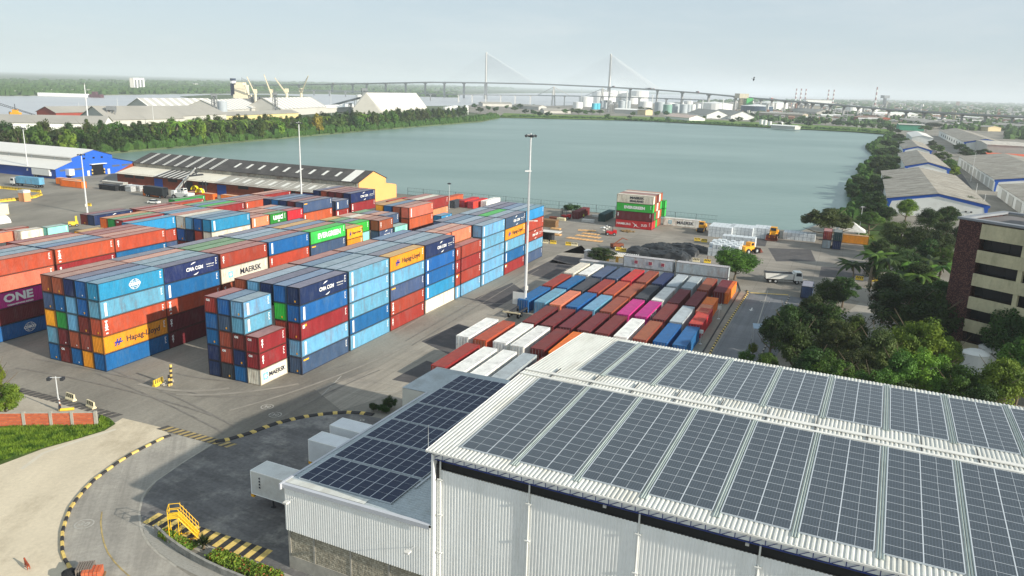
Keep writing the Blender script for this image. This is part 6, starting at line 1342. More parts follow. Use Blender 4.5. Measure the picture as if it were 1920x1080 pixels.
# reach stacker
p=G(344,374); t_=G(367,331,15.5); d=(Vector((t_.x,t_.y,0))-Vector((p.x,p.y,0)))
rt=thing('reach_stacker','white reach stacker with raised boom at the brick warehouse','reach stacker',(p.x,p.y,0),YAW-math.pi/2)
mb=MB(); mb.box(-4,4,-1.6,1.6,1.0,2.6); mb.box(-4.2,-2.4,-1.7,1.7,1.0,3.2); mb.build('body',m_cab,rt); cab(rt,-.5,1.4,1.6,2.6,4.2); wheels(rt,[(x,y) for x in (-2.8,2.8) for y in (-1.6,1.6)],.95,.7)
mb=MB(); mb.tube((-3.2,0,3.2),(3.8,0,9.2),.62,.55,k=4); mb.tube((3.6,0,9.0),(7.0,0,11.9),.42,.38,k=4); mb.build('boom',m_cab,rt); mb=MB(); mb.tube((0,.7,2.6),(1.5,.6,6.9),.16,k=6); mb.tube((0,-.7,2.6),(1.5,-.6,6.9),.16,k=6); mb.build('lift_cylinder',m_dkst,rt)
mb=MB(); mb.tube((7,0,11.9),(7.2,0,9.6),.2,k=6); mb.box(6.6,7.6,-3,3,9.2,9.7); mb.build('spreader',m_dkst,rt)
p=G(378,372); rt=thing('forklift','dark reach truck working beside the orange containers by the brick warehouse','forklift',(p.x,p.y,0),YAW); mb=MB(); mb.box(-2,1.5,-1.1,1.1,.6,2.0); mb.build('body',m_dkst,rt); mb=MB(); mb.box(1.6,1.9,-.9,-.6,.2,6.2); mb.box(1.6,1.9,.6,.9,.2,6.2); mb.box(1.5,1.7,-.9,.9,3,3.3); mb.build('mast',m_dkst,rt); cab(rt,-.8,.9,1.6,2.0,3.6,m_galv); wheels(rt,[(x,y) for x in (-1.3,1.0) for y in (-1.0,1.0)],.6,.4)
for i,(px,py) in enumerate(((368,352),(377,357))):
    q=G(px,py,3.4); rt=thing('cable_reel','bright yellow hose reel on the orange container, %s one'%('higher' if i==0 else 'lower'),'reel',(q.x,q.y,2.65),YAW); mb=MB()
    for k in range(10): a0,a1=R(180*k/10),R(180*(k+1)/10); mb.poly([(0,1.6*math.cos(a0),1.6*math.sin(a0)),(0,1.6*math.cos(a1),1.6*math.sin(a1)),(0,.8*math.cos(a1),.8*math.sin(a1)),(0,.8*math.cos(a0),.8*math.sin(a0))]); mb.poly([(-1.2,1.6*math.cos(a0),1.6*math.sin(a0)),(-1.2,1.6*math.cos(a1),1.6*math.sin(a1)),(0,1.6*math.cos(a1),1.6*math.sin(a1)),(0,1.6*math.cos(a0),1.6*math.sin(a0))])
    mb.build('reel_body',mat('bright_yellow',(244,222,20),rough=.5,var=.05),rt)
p=G(289,382); rt=thing('parked_car','small white car with dark windows behind the fourth block','car',(p.x,p.y,0),YAW-math.pi/2+.2); mb=MB(); mb.box(-2.1,2.1,-.85,.85,.35,.95); mb.v+=[]; mb.build('body',m_cab,rt)
mb=MB(); v=[(-1.5,-.8,.95),(1.2,-.8,.95),(1.2,.8,.95),(-1.5,.8,.95),(-1.1,-.68,1.5),(.6,-.68,1.5),(.6,.68,1.5),(-1.1,.68,1.5)]; mb.v=v; mb.f=[[4,5,6,7],[0,1,5,4],[1,2,6,5],[2,3,7,6],[3,0,4,7]]; mb.m=[0,1,1,1,1]; mb.build('cabin',[m_cab,m_win],rt); wheels(rt,[(x,y) for x in (-1.3,1.3) for y in (-.8,.8)],.33,.2)
# mast-side trailer with open white door
p=G(972,590); rt=thing('chassis_trailer','dark empty chassis with open white container doors beside the tall mast','trailer',(p.x,p.y,0),YAW); mb=MB(); mb.box(-3.4,3.4,-1.1,-.8,.95,1.2); mb.box(-3.4,3.4,.8,1.1,.95,1.2); mb.box(-3.4,-3.1,-1.1,1.1,.95,1.2); mb.box(3.1,3.4,-1.1,1.1,.9,1.2); mb.build('chassis',m_dkst,rt); wheels(rt,[(x,y) for x in (-2.4,-1.1,2.2) for y in (-1,1)],.5,.35)
mb=MB(); mb.box(2.9,3.0,-.1,2.6,1.2,3.8); mb.build('door',m_cab,rt); mb=MB(); mb.box(-3.6,-3.3,-1.8,1.9,1.2,1.42); mb.build('beam',mat('beam_cream',(210,196,160),rough=.8),rt)
# forklifts on the wharf
def forklift(lab,px,py,rz,mm):
    p=G(px,py); rt=thing('forklift',lab,'forklift',(p.x,p.y,0),rz,'forklifts on the wharf'); mb=MB(); mb.box(-1.9,1.0,-.9,.9,.5,1.35); mb.box(-2.1,-1.0,-.85,.85,.7,1.7); mb.build('body',mm,rt)
    mb=MB(); 
    for x in (-.9,.7):
        for y in (-.75,.75): mb.tube((x,y,1.3),(x*.9,y,2.9),.05,k=4)
    mb.box(-1.0,.8,-.85,.85,2.88,2.98); mb.build('roll_cage',m_dkst,rt)
    mb=MB(); mb.box(1.2,1.35,-.7,-.5,.1,3.6); mb.box(1.2,1.35,.5,.7,.1,3.6); mb.box(1.25,1.33,-.7,.7,3.4,3.6); mb.build('mast',m_dkst,rt)
    for y in (-.4,.3): mb=MB(); mb.box(1.35,2.6,y,y+.12,.3,.38); mb.build('fork',m_dkst,rt)
    wheels(rt,[(x,y) for x in (-1.4,.7) for y in (-.8,.8)],.5,.35); return rt
forklift('red forklift with white counterweight carrying pale sacks on the wharf',1143,441,YAW+math.pi/2+.35,m_rv); forklift('dark red forklift working near the quay fence',1059,410,YAW+math.pi/2,m_rv)
p=G(1134,437); rt=thing('sack_load','pile of white sacks raised on the red forklift','sacks',(p.x,p.y,1.0),.3); r_=random.Random(3)
for k in range(7): mb=MB(); M=Matrix.Translation((r_.uniform(-1,1),r_.uniform(-.5,.5),k*.2)); mb.lathe([(.35,-.25),(.7,-.1),(.75,.1),(.3,.28),(0,.3)],(0,0,0),8); o=mb.build('sack',m_cab,rt,True); o.location=M.translation
# roller (yellow) and wheel loaders
def loader(lab,px,py,rz,sc=1,roller=False,grp=None):
    p=G(px,py); rt=thing('road_roller' if roller else 'wheel_loader',lab,'roller' if roller else 'loader',(p.x,p.y,0),rz,grp); mb=MB(); mb.box(-3.2,-.4,-1.05,1.05,1.0,2.3); mb.box(-3.3,-2.4,-1.15,1.15,.7,1.9); mb.build('engine_body',m_cy,rt)
    cab(rt,-.9,.9,1.7,1.3,3.3,m_cy)
    if roller: mb=MB(); mb.tube((2.0,-1.0,.75),(2.0,1.0,.75),.75,k=14); mb.build('drum',m_dkst,rt); mb=MB(); mb.box(.6,2.8,-1.2,-1.02,.5,1.0); mb.box(.6,2.8,1.02,1.2,.5,1.0); mb.build('drum_frame',m_cy,rt); wheels(rt,[(-2.2,-.95),(-2.2,.95)],.75,.5)
    else:
        mb=MB()
        for y in (-.7,.7): mb.tube((.6,y,1.9),(3.0,y,.9),.13,k=5)
        mb.build('lift_arm',m_cy,rt); mb=MB(); mb.poly([(2.9,-1.5,.2),(2.9,1.5,.2),(2.9,1.5,1.5),(2.9,-1.5,1.5)]); mb.poly([(2.9,-1.5,.2),(4.1,-1.5,.2),(4.1,1.5,.2),(2.9,1.5,.2)],flip=True)
        for y in (-1.5,1.5): mb.poly([(2.9,y,.2),(4.1,y,.2),(2.9,y,1.5)])
        mb.build('bucket',mat('bucket_brown',(110,52,36),rough=.7),rt); wheels(rt,[(x,y) for x in (-2.0,1.6) for y in (-1.1,1.1)],.85,.6)
    rt.scale=(sc,)*3; return rt
loader('yellow road roller parked at the end of the lone pale container',1315,434,YAW+math.pi,1,True)
loader('orange yellow wheel loader with dark red bucket between the white bale stacks',1449,448,-2.0,1.15,grp='wheel loaders'); loader('yellow wheel loader half hidden behind the round tree',1405,475,.6,1,grp='wheel loaders')
# ================================================================== WHARF CARGO
m_bale=mat('bale_white',(206,212,214),rough=.5,var=.12,scale=1.2,dirt=(150,158,162),dirtamt=.6,dscale=2.,fine=.1)
def bale(name,lab,px,py,nx,ny,nz,grp,sx=1.2,sy=1.7,sz=1.12,jag=0):
    p=G(px,py); rt=thing(name,lab,'bales',(p.x,p.y,0),YAW-math.pi/2,grp); r_=random.Random(int(px))
    me=MB(); s=.055; me.box(-sx/2+s,sx/2-s,-sy/2+s,sy/2-s,.01,sz-.06); me=me.mesh('bale',[m_bale]); c=0
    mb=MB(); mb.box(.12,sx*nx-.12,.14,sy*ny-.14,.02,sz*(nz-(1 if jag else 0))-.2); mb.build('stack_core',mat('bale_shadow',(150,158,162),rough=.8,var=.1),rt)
    for k in range(nz):
        for i in range(nx):
            for j in range(ny):
                if not(k==nz-1 or i==nx-1 or j==0 or i==0): continue
                if jag and k==nz-1 and (i*7+j*3)%5<jag: continue
                if c>=98: continue
                link('bale',me,rt,(sx*(i+.5)+r_.uniform(-.03,.03),sy*(j+.5)+r_.uniform(-.03,.03),k*sz)); c+=1
grp='white bale stacks on the wharf'
bale('bale_stack','white bale stack with smooth sheeted top beside the roller',1327,443,6,5,3,grp); bale('bale_stack','wide white bale stack, second from the roller',1366,444,6,4,3,grp); bale('bale_stack','white bale stack touching the loader bucket side',1411,446,4,4,3,grp)
bale('bale_stack','long low white bale stack behind the loader',1467,448,8,3,2,grp); bale('bale_stack','white bale stack with stepped top in front of the round tree',1326,479,7,6,3,grp,jag=2); bale('bale_stack','single row of white bales rising at the back of the stepped stack',1352,462,8,2,3,grp)
# black tarpaulin heap
p=G(1180,476); rt=thing('covered_cargo','large heap of cargo under crumpled black plastic sheeting on the wharf','covered cargo',(p.x,p.y,0),YAW-math.pi/2); r_=random.Random(8)
def heap(nm,x0,x1,y0,y1,h,seed):
    from mathutils import noise
    nx,ny=46,18; mb=MB()
    for i in range(nx+1):
        for j in range(ny+1):
            u,v=i/nx,j/ny; e=min(1,min(u,1-u)*9)*min(1,min(v,1-v)*5); z=h*e**.3*(.82+.18*math.sin(u*9+seed))+.3*e*noise.noise(Vector((u*14+seed,v*7,seed)))+.28*e*noise.noise(Vector((u*40,v*16,seed))); mb.v.append((x0+(x1-x0)*u+.4*noise.noise(Vector((u*9,v*9,3+seed))),y0+(y1-y0)*v+.6*noise.noise(Vector((u*8,v*8,9+seed))),max(0,z)))
    for i in range(nx):
        for j in range(ny): a=i*(ny+1)+j; mb.f.append([a,a+ny+1,a+ny+2,a+1]); mb.m.append(0)
    mb.build('sheeting',mat('black_plastic',(30,34,37),rough=.55,var=.3,scale=.6,spec=.6),rt)
heap('a',-1,16.5,-1.5,4.6,2.0,1); heap('b',1,17.5,5.6,10.6,2.1,5); heap('c',4,20,11.6,16,2.0,9)
# pallets laid out
m_ply=mat('plywood',(214,168,112),rough=.85,var=.15,scale=.8,dirt=(170,124,80),dirtamt=.4)
grp='rows of plywood sheets on the wharf'; me=MB(); me.box(-.55,.55,-1.2,1.2,0,.09); me=me.mesh('sheet',[m_ply])
for i,(a,b) in enumerate((((1084,431.5),(1124,434)),((1092,437),(1126,441)),((1080,441),(1131,447.5)),((1063,445.5),(1136,454.5)))):
    p,q=G(*a),G(*b); d=q-p; rt=thing('plywood_row','row of pale plywood sheets laid flat, %s from the water'%ORD[i],'plywood',(p.x,p.y,0),math.atan2(d.y,d.x),grp); n=int(d.length/1.15); r_=random.Random(i)
    for k in range(n): o=link('sheet',me,rt,(k*1.15+.5,0,.02+.03*(k%2))); o.rotation_euler=(0,R(r_.uniform(-6,-2)),r_.uniform(-.15,.15))
def pile(name,lab,cat,px,py,lx,ly,lz,m,n=3,grp=None,rz=0):
    p=G(px,py); rt=thing(name,lab,cat,(p.x,p.y,0),YAW-math.pi/2+rz,grp)
    for k in range(n): mb=MB(); h=lz/n; mb.box(-lx/2+.05*(k%2),lx/2-.04*(k%3),-ly/2,ly/2,k*h+.02,(k+1)*h-.03); mb.build('layer',m,rt)
m_card=mat('cardboard',(128,98,66),rough=.9,var=.2,scale=1.5)
pile('crate_stack','brown crate stack beside the end of the lane block','crates',1031,425,5,3,2.4,m_card,4); pile('plywood_pile','low plywood pile beside the brown crates','plywood',1042,430,3.2,1.6,.4,m_ply,2); pile('plywood_pile','low plywood pile behind the black cabin','plywood',1044,441,2.6,2,.4,m_ply,2)
pile('timber_pile','reddish timber pile by the quay fence','timber',1040,411,3.5,2,.9,mat('red_timber',(134,76,54),rough=.9,var=.2),3); pile('pale_pile','pale board pile in front of the dark red forklift','boards',1053,413,3,1.8,.9,m_bcr,3)
pile('bench_stack','white plank stack beside the person in the yellow vest','planks',1103,416,4.4,1.3,.9,m_white,2); pile('bench_stack','white plank stack between the two lone wharf containers','planks',1119,407,3.2,1.2,.8,m_white,2)
p=G(1024,450); rt=thing('cabin_hut','black open hut with white flat roof beside the lane block end','hut',(p.x,p.y,0),YAW-math.pi/2); mb=MB(); mb.box(-2.2,2.2,1.1,1.2,0,2.6); mb.box(-2.2,-2.1,-1.1,1.1,0,2.6); mb.box(1.2,2.2,-1.1,1.1,0,2.6); mb.build('wall',m_dkst,rt); mb=MB(); mb.box(-2.6,4.4,-1.6,1.6,2.65,2.8); mb.build('roof',m_white,rt)
p=G(1108,490); rt=thing('cabin','small white cabin half behind the dark spreading tree','cabin',(p.x,p.y,0),YAW-math.pi/2); mb=MB(); mb.box(-1.6,4.0,-1.2,1.2,.2,2.8); mb.build('wall',m_white,rt); mb=MB(); mb.box(-1.7,4.1,-1.3,1.3,2.8,2.95); mb.build('roof',m_galv,rt)
p=G(1165,497); rt=thing('steel_frame_pile','yellow rack loaded with pale pipes behind the low yard','rack',(p.x,p.y,0),YAW-math.pi/2); mb=MB(); mb.box(-4,4,-1.3,1.3,2.2,2.5); 
for x in (-3.9,-1.3,1.3,3.8): mb.box(x,x+.15,-1.2,1.2,0,2.2)
mb.build('rack_frame',m_ys,rt)
for k in range(14): mb=MB(); mb.tube((-3.8+k*.56,-2.1,2.6),(-3.4+k*.56,2.1,2.75),.1,k=6); mb.build('pipe',m_galv,rt)
p=G(1157,466); rt=thing('scrap_machine','rusty lifting machine beside the black sheeted heap','machine',(p.x,p.y,0),.4); mb=MB(); mb.box(-1.8,1.6,-.9,.9,.5,1.5); mb.tube((-1,0,1.5),(1.6,0,3.0),.15,k=5); mb.tube((1.6,0,3),(3.2,0,2.4),.12,k=5); mb.build('frame',mat('rust',(124,70,48),rough=.9,var=.3,scale=3),rt); wheels(rt,[(x,y) for x in (-1.2,1.0) for y in (-.9,.9)],.5,.3)
# tent
p=G(1593,447); rt=thing('tent','white pagoda tent with pointed two-step roof behind the yellow container','tent',(p.x,p.y,0),YAW-math.pi/2); mb=MB()
def pyr(mb,s0,z0,s1,z1,cx=0): 
    a=[(cx-s0,-s0*.7,z0),(cx+s0,-s0*.7,z0),(cx+s0,s0*.7,z0),(cx-s0,s0*.7,z0)]; b=[(cx-s1,-s1*.7,z1),(cx+s1,-s1*.7,z1),(cx+s1,s1*.7,z1),(cx-s1,s1*.7,z1)]
    for i in range(4): j=(i+1)%4; mb.poly([a[i],a[j],b[j],b[i]])
pyr(mb,4.4,2.6,4.1,2.9); pyr(mb,4.1,2.9,1.5,4.6); pyr(mb,1.8,4.5,.1,5.6); mb.build('canopy',m_white,rt); mb=MB()
for x in (-4.8,4.8):
    for y in (-3.3,3.3): mb.tube((x,y,0),(x,y,2.7),.07,k=5)
mb.build('pole',m_galv,rt)
p=G(1426,640); rt=thing('shelter','small shelter with pale blue corrugated roof beside the access road','shelter',(p.x,p.y,0),YAW-math.pi/2+.2); mb=MB(); mb.corr((-1.6,-1.2,2.7),(1,0,0),3.4,(0,2.4,.3),2.42,(0,0,1),.2,.04); mb.build('roof',mat('pale_blue_sheet',(150,170,186),rough=.5,var=.1),rt); mb=MB()
for x in (-1.5,1.6):
    for y in (-1.1,1.1): mb.tube((x,y,0),(x,y,2.7),.05,k=5)
mb.build('post',m_galv,rt)
rt=thing('kiosk','small salmon kiosk standing in the gap of the island barriers','kiosk',G(47,377),YAW); mb=MB(); mb.box(-1.3,1.3,-1.3,1.3,0,3.0); mb.build('wall',mat('kiosk_salmon',(230,160,110),rough=.8,var=.1),rt); mb=MB(); mb.box(-1.4,1.4,-1.4,1.4,3.0,3.9); mb.build('roof',m_white,rt)
rt=thing('site_cabin','white site cabin beside the yellow barrier of the open yard','cabin',G(4,402),YAW-math.pi/2); mb=MB(); mb.box(-4,1.2,-1.5,1.5,0,3.2); mb.build('wall',m_bcr,rt); mb=MB(); mb.box(-4.1,1.3,-1.6,1.6,3.2,3.35); mb.build('roof',m_galv,rt)
rt=thing('field_shed','white arched canopy beside the orange container of the open yard','canopy',G(-8,418),YAW-math.pi/2); mb=MB()
for i in range(8): a0,a1=math.pi*i/8,math.pi*(i+1)/8; mb.poly([(5*math.cos(a0),-4,4*math.sin(a0)),(5*math.cos(a1),-4,4*math.sin(a1)),(5*math.cos(a1),4,4*math.sin(a1)),(5*math.cos(a0),4,4*math.sin(a0))],flip=True)
mb.build('cover',m_white,rt); rt.scale=(.6,.7,.55)
b=G(178,350); 
# small yellow machine
rt=thing('lifting_machine','small yellow machine parked beside the first navy container','machine',G(138,424),.5); mb=MB(); mb.box(-1.3,1.3,-.8,.8,.4,1.4); mb.box(.6,1.1,-.4,.4,1.4,3.0); mb.build('body',m_byel,rt); wheels(rt,[(x,y) for x in (-.9,.9) for y in (-.8,.8)],.4,.3)
# cropped handcart and bricks at the bottom edge
p=G(156,1086); rt=thing('cargo_cart','cart with dark cover and ribbed grey load at the bottom edge of the picture','cart',(p.x,p.y,0),.25); mb=MB(); mb.box(-1.2,.9,-.8,.8,.5,.75); mb.build('bed',m_dkst,rt); mb=MB()
for k in range(7): mb.box(-.4+k*.2,-.26+k*.2,-.6,.75,.8,1.35)
mb.build('load',mat('grey_blocks',(120,110,100),rough=.9,var=.2),rt); mb=MB(); mb.lathe([(.62,.3),(.6,.9),(.3,1.1),(0,1.12)],(-1.1,0,0),12); mb.build('cover',m_rub,rt); wheels(rt,[(-.8,-.8),(-.8,.8),(.6,-.8),(.6,.8)],.35,.2)
p=G(176,1090); rt=thing('brick_pallet','pallet of hollow orange bricks beside the cart at the bottom edge','bricks',(p.x,p.y,0),.25); mb=MB()
for i in range(5):
    for j in range(3): mb.box(i*.32-.8,i*.32-.52,j*.4-.6,j*.4-.24,.5,1.3)
mb.build('bricks',m_bw,rt); mb=MB(); mb.box(-.9,.9,-.7,.7,.3,.48); mb.build('pallet',m_card,rt)
# ================================================================== PEOPLE, DOG, BIRD
def skin(name,verts,edges,m,sub=1):
    me=bpy.data.meshes.new(name); me.from_pydata([v[:3] for v in verts],edges,[]); o=bpy.data.objects.new('t',me); COL.objects.link(o); s=o.modifiers.new('s','SKIN'); 
    for i,v in enumerate(verts): me.skin_vertices[0].data[i].radius=(v[3],v[3] if len(v)<5 else v[4])
    me.skin_vertices[0].data[0].use_root=True; ss=o.modifiers.new('u','SUBSURF'); ss.levels=sub; ss.render_levels=sub; bpy.context.view_layer.update()
    r=bpy.data.meshes.new_from_object(o.evaluated_get(bpy.context.evaluated_depsgraph_get())); bpy.data.objects.remove(o); r.name=name; r.materials.clear(); r.materials.append(m); return r
m_skin=mat('skin',(140,98,74),rough=.7,var=.05); m_jean=mat('dark_trousers',(40,46,62),rough=.9,var=.1); m_hv=mat('yellow_vest',(200,230,60),rough=.7,var=.05); m_sh=mat('pale_shirt',(200,200,196),rough=.8,var=.05)
PV=[(0,0,.95,.14,.11),(0,0,1.2,.15,.11),(0,0,1.42,.16,.1),(0,0,1.52,.055),(0,.01,1.62,.095),(0,.01,1.74,.08),(.2,0,1.42,.055),(.27,.03,1.12,.045),(.26,-.1,.88,.035),(.26,-.13,.8,.04),(-.2,0,1.42,.055),(-.27,-.02,1.12,.045),(-.25,-.16,.9,.035),(-.25,-.2,.83,.04),(.1,0,.86,.09),(.13,-.04,.48,.06),(.13,.02,.1,.045),(.13,-.14,.03,.04),(-.1,0,.86,.09),(-.12,.06,.48,.06),(-.12,.12,.1,.045),(-.12,-.02,.03,.04)]
PE=[(0,1),(1,2),(2,3),(3,4),(4,5),(2,6),(6,7),(7,8),(8,9),(2,10),(10,11),(11,12),(12,13),(0,14),(14,15),(15,16),(16,17),(0,18),(18,19),(19,20),(20,21)]
bodyme=skin('person_body',PV,PE,m_skin); vestm={}
def person(lab,px,py,rz,top,legs=m_jean):
    rt=link('person',bodyme); rt.location=G(px,py); rt.rotation_euler=(0,0,rz); tag(rt,lab,'person')
    V2=[(0,0,.93,.165,.135),(0,0,1.2,.17,.13),(0,0,1.43,.18,.115),(.21,0,1.42,.075),(.265,.02,1.16,.062),(-.21,0,1.42,.075),(-.265,-.01,1.16,.062)]; link('shirt',skin('shirt',V2,[(0,1),(1,2),(2,3),(3,4),(2,5),(5,6)],top),rt)
    V3=[(0,0,.95,.15,.125),(.1,0,.84,.105),(.13,-.04,.48,.078),(.13,.02,.12,.065),(-.1,0,.84,.105),(-.12,.06,.48,.078),(-.12,.12,.12,.065)]; link('trousers',skin('trousers',V3,[(0,1),(1,2),(2,3),(0,4),(4,5),(5,6)],legs),rt)
    mb=MB(); mb.lathe([(.13,1.68),(.12,1.76),(.06,1.83),(0,1.84)],(0,.01,0),10); mb.build('helmet',top,rt,True); return rt
person('person in a yellow vest bending over planks on the wharf',1094,411,.6,m_hv); person('person in dark clothes standing between barriers near the round tree',1326,492,1.,m_jean); person('person in pale shirt standing at the foot of the street lamp',113.5,771,2.,m_sh)
dv=[(0,0,.5,.13,.15),(.32,0,.5,.14,.16),(.52,0,.62,.09),(.68,0,.76,.09),(.82,0,.72,.045),(-.3,0,.5,.12),(-.46,0,.58,.03),(-.6,0,.7,.02),(.3,.1,.3,.05),(.31,.1,.04,.035),(.3,-.1,.3,.05),(.33,-.1,.04,.035),(-.3,.1,.32,.06),(-.36,.1,.18,.035),(-.32,.1,.04,.03),(-.3,-.1,.32,.06),(-.36,-.1,.18,.035),(-.3,-.1,.04,.03)]
o=link('dog',skin('dog_body',dv,[(0,1),(1,2),(2,3),(3,4),(0,5),(5,6),(6,7),(1,8),(8,9),(1,10),(10,11),(5,12),(12,13),(13,14),(5,15),(15,16),(16,17)],mat('dog_red',(156,72,44),rough=.9,var=.2)),None,G(52,1066),2.4); tag(o,'reddish brown dog standing alone on the sandy road','dog'); o.scale=(1,1,1)
p=at(1413,148,60); mb=MB(); mb.poly([(0,0,0),(.25,.5,.12),(.1,1.0,.02),(-.12,.5,.1)]); mb.poly([(0,0,0),(.25,-.5,.12),(.0,-.9,-.12),(-.12,-.45,.08)]); mb.tube((.28,0,0),(-.3,0,-.03),.07,.03,k=6); mb.poly([(-.28,0,0),(-.5,.12,0),(-.5,-.12,0)])
o=mb.build('bird',mat('bird_black',(22,22,24),rough=.8,var=.1)); o.location=p; o.rotation_euler=(.5,.1,-.3); o.scale=(.32,)*3; tag(o,'black bird gliding in the sky above the bridge','bird')
# ================================================================== BEYOND THE LAGOON
AZW=R(156.66-180)   # same grid as the port, x along the sheds
def fs(name,lab,pl,pr,depth,eave,ridge,wall,roof,grp=None,h=0,az=None):
    """shed whose camera-side wall runs between two photo points on the ground"""
    a,b=G(*pl,h),G(*pr,h); d=b-a; z=math.atan2(d.y,d.x) if az is None else az; n=d.length
    return shed(name,lab,0,n,0,depth,eave,ridge,'U',wall,roof,grp,frame=(a,z),ov=1.)
m_lg=mat('long_grey_roof',(156,153,144),rough=.9,var=.12,scale=.03,dirt=(140,138,130),dirtamt=.5,dscale=.04)
m_stripe=bpy.data.materials.new('striped_roof'); m_stripe.use_nodes=True; N=m_stripe.node_tree.nodes; K=m_stripe.node_tree.links; b=N['Principled BSDF']; t=N.new('ShaderNodeTexCoord'); wv=N.new('ShaderNodeTexWave'); wv.wave_type='BANDS'; wv.bands_direction='X'; wv.inputs['Scale'].default_value=.028; r=N.new('ShaderNodeValToRGB'); r.color_ramp.interpolation='CONSTANT'; r.color_ramp.elements[0].color=lin((180,178,170))+(1,); r.color_ramp.elements[1].position=.62; r.color_ramp.elements[1].color=lin((224,222,214))+(1,); K.new(t.outputs['Object'],wv.inputs[0]); K.new(wv.outputs['Fac'],r.inputs[0]); K.new(r.outputs[0],b.inputs['Base Color']); b.inputs['Roughness'].default_value=.9
grp='long grey sheds on the peninsula'
fs('peninsula_shed','long low grey shed on the peninsula behind the blue warehouse',(-30,243),(196,246),30,6,11,m_whw,m_lg,grp)
fs('peninsula_shed','small red brick shed with pale roof beside the river',(106,225),(205,222),26,7,12,mat('red_wall',(150,66,52),rough=.9,var=.1),m_lg,grp)
fs('peninsula_shed','long grey double shed with dark elevator tower on the peninsula',(206,240),(345,236),45,7,17,m_gwall,m_lg,grp)
fs('peninsula_shed','grey shed continuing behind the palms on the peninsula',(330,234),(425,228),42,8,16,m_gwall,m_lg,grp)
fs('peninsula_shed','far grey shed with pale striped roof next to the river',(283,213),(412,211),45,7,17,m_gwall,m_stripe,grp)
fs('peninsula_shed','striped roof shed behind the round silo',(420,222),(490,215),48,9,19,m_gwall,m_stripe,grp)
fs('peninsula_shed','striped roof shed left of the conveyor',(527,218),(612,212),46,9,21,m_gwall,m_stripe,grp)
fs('peninsula_shed','low pale shed with yellow base between the two striped sheds',(420,228),(560,221),20,6,9,mat('cream_wall',(214,196,140),rough=.9,var=.1),m_lg,grp)
fs('peninsula_shed','low white shed behind trees by the big store',(612,212),(690,207),22,7,10,m_gwall,m_whw,grp)
# elevator tower on the grey shed
def tower(lab,px,py,pt,wd,m,name='elevator_tower',cat='tower',h=0):
    b=G(px,py,h); H=hgt(b.x,b.y,pt); rt=thing(name,lab,cat,(b.x,b.y,0),.3); mb=MB()
    for x in (-wd/2,wd/2):
        for y in (-wd/2,wd/2): mb.tube((x,y,0),(x,y,H),.35,k=4)
    k=int(H/5)
    for i in range(k):
        z0,z1=H*i/k,H*(i+1)/k; mb.tube((-wd/2,-wd/2,z0),(wd/2,-wd/2,z1),.22,k=3); mb.tube((wd/2,-wd/2,z0),(wd/2,wd/2,z1),.22,k=3); mb.box(-wd/2,wd/2,-wd/2,wd/2,z1-.2,z1)
    mb.build('lattice',m,rt); mb=MB(); mb.box(-wd*.6,wd*.6,-wd*.5,wd*.5,H,H+wd*.5); mb.box(-wd*.2,wd*.2,-wd*.2,wd*.2,0,H); mb.build('head_house',m,rt); return rt,H
m_gs=mat('grey_steel',(120,124,126),rough=.8,var=.15,scale=.1)
tower('dark elevator tower at the gable of the long grey shed',212,238,206,6,m_gs); tower('tall pale elevator tower between the striped sheds',404,226,180,5,m_gs); tower('grey elevator tower beside the conveyor machinery',517,220,178,5,m_gs); tower('grey lattice tower at the end of the big white store',684,212,170,7,m_gs); tower('small steel tower carrying the conveyor',657,212,196,4,m_gs)
def silo(lab,px,py,r,H,m=None,name='storage_tank',cat='tank',grp=None,roof=.12,z0=0):
    b=G(px,py,z0); rt=thing(name,lab,cat,(b.x,b.y,z0),0,grp); mb=MB(); mb.lathe([(r,0),(r,H)],k=22); 
    mb.build('tank_wall',m or m_tank,rt); mb=MB(); mb.lathe([(r*1.01,H),(0.01,H+r*roof)],k=22); mb.build('tank_roof',m_tank,rt); return rt
m_tank=mat('tank_white',(226,226,222),rough=.5,var=.05,scale=.05); m_tgy=mat('tank_grey',(168,176,180),rough=.6,var=.08,scale=.05); m_tbl=mat('tank_dark_blue',(54,72,92),rough=.7,var=.1,scale=.05); m_tcy=mat('tank_turquoise',(70,176,196),rough=.6,var=.05); m_tgr=mat('tank_green',(120,160,144),rough=.6,var=.05)
silo('round grey silo between the grey sheds and striped shed',418,224,5.2,19,m_tgy); silo('white silo beside the lattice tower of the big store',674,208,5.5,24,m_tank)
# big white store: steep roof
a,b=G(715,214),G(803,211); d=b-a; rt=thing('grain_store','huge white grain store with steep straight roof on the peninsula','warehouse',(a.x,a.y,0),math.atan2(d.y,d.x)); n=d.length; H=29
mb=MB(); mb.poly([(0,0,5),(n,0,5),(n-13,14,H),(-16,14,H)]); mb.poly([(0,32,5),(-16,18,H),(n-13,18,H),(n,32,5)]); mb.poly([(-16,14,H),(n-13,14,H),(n-13,18,H),(-16,18,H)]); mb.poly([(n,0,5),(n,32,5),(n-13,18,H),(n-13,14,H)]); mb.build('roof',mat('store_roof',(206,202,192),rough=.7,var=.04,scale=.03),rt)
mb=MB(); mb.poly([(0,0,0),(0,0,5),(-16,14,H),(-16,18,H),(-24,32,5),(-24,32,0)],flip=True); mb.poly([(0,0,0),(n,0,0),(n,0,5),(0,0,5)]); mb.poly([(n,0,0),(n,60,0),(n,60,5),(n,0,5)]); mb.build('wall',m_gwall,rt)
a=G(612,200,3); b_=at(684,181,G(684,212).y); rt=thing('conveyor','long inclined grey conveyor rising to the lattice tower','conveyor',(0,0,0)); mb=MB(); mb.tube(a,b_,1.6,k=4); mb.build('gallery',m_gs,rt); mb=MB()
for t in (.25,.5,.75): q=a.lerp(b_,t); mb.tube((q.x,q.y,0),q,.5,k=4)
mb.build('trestle',m_gs,rt)
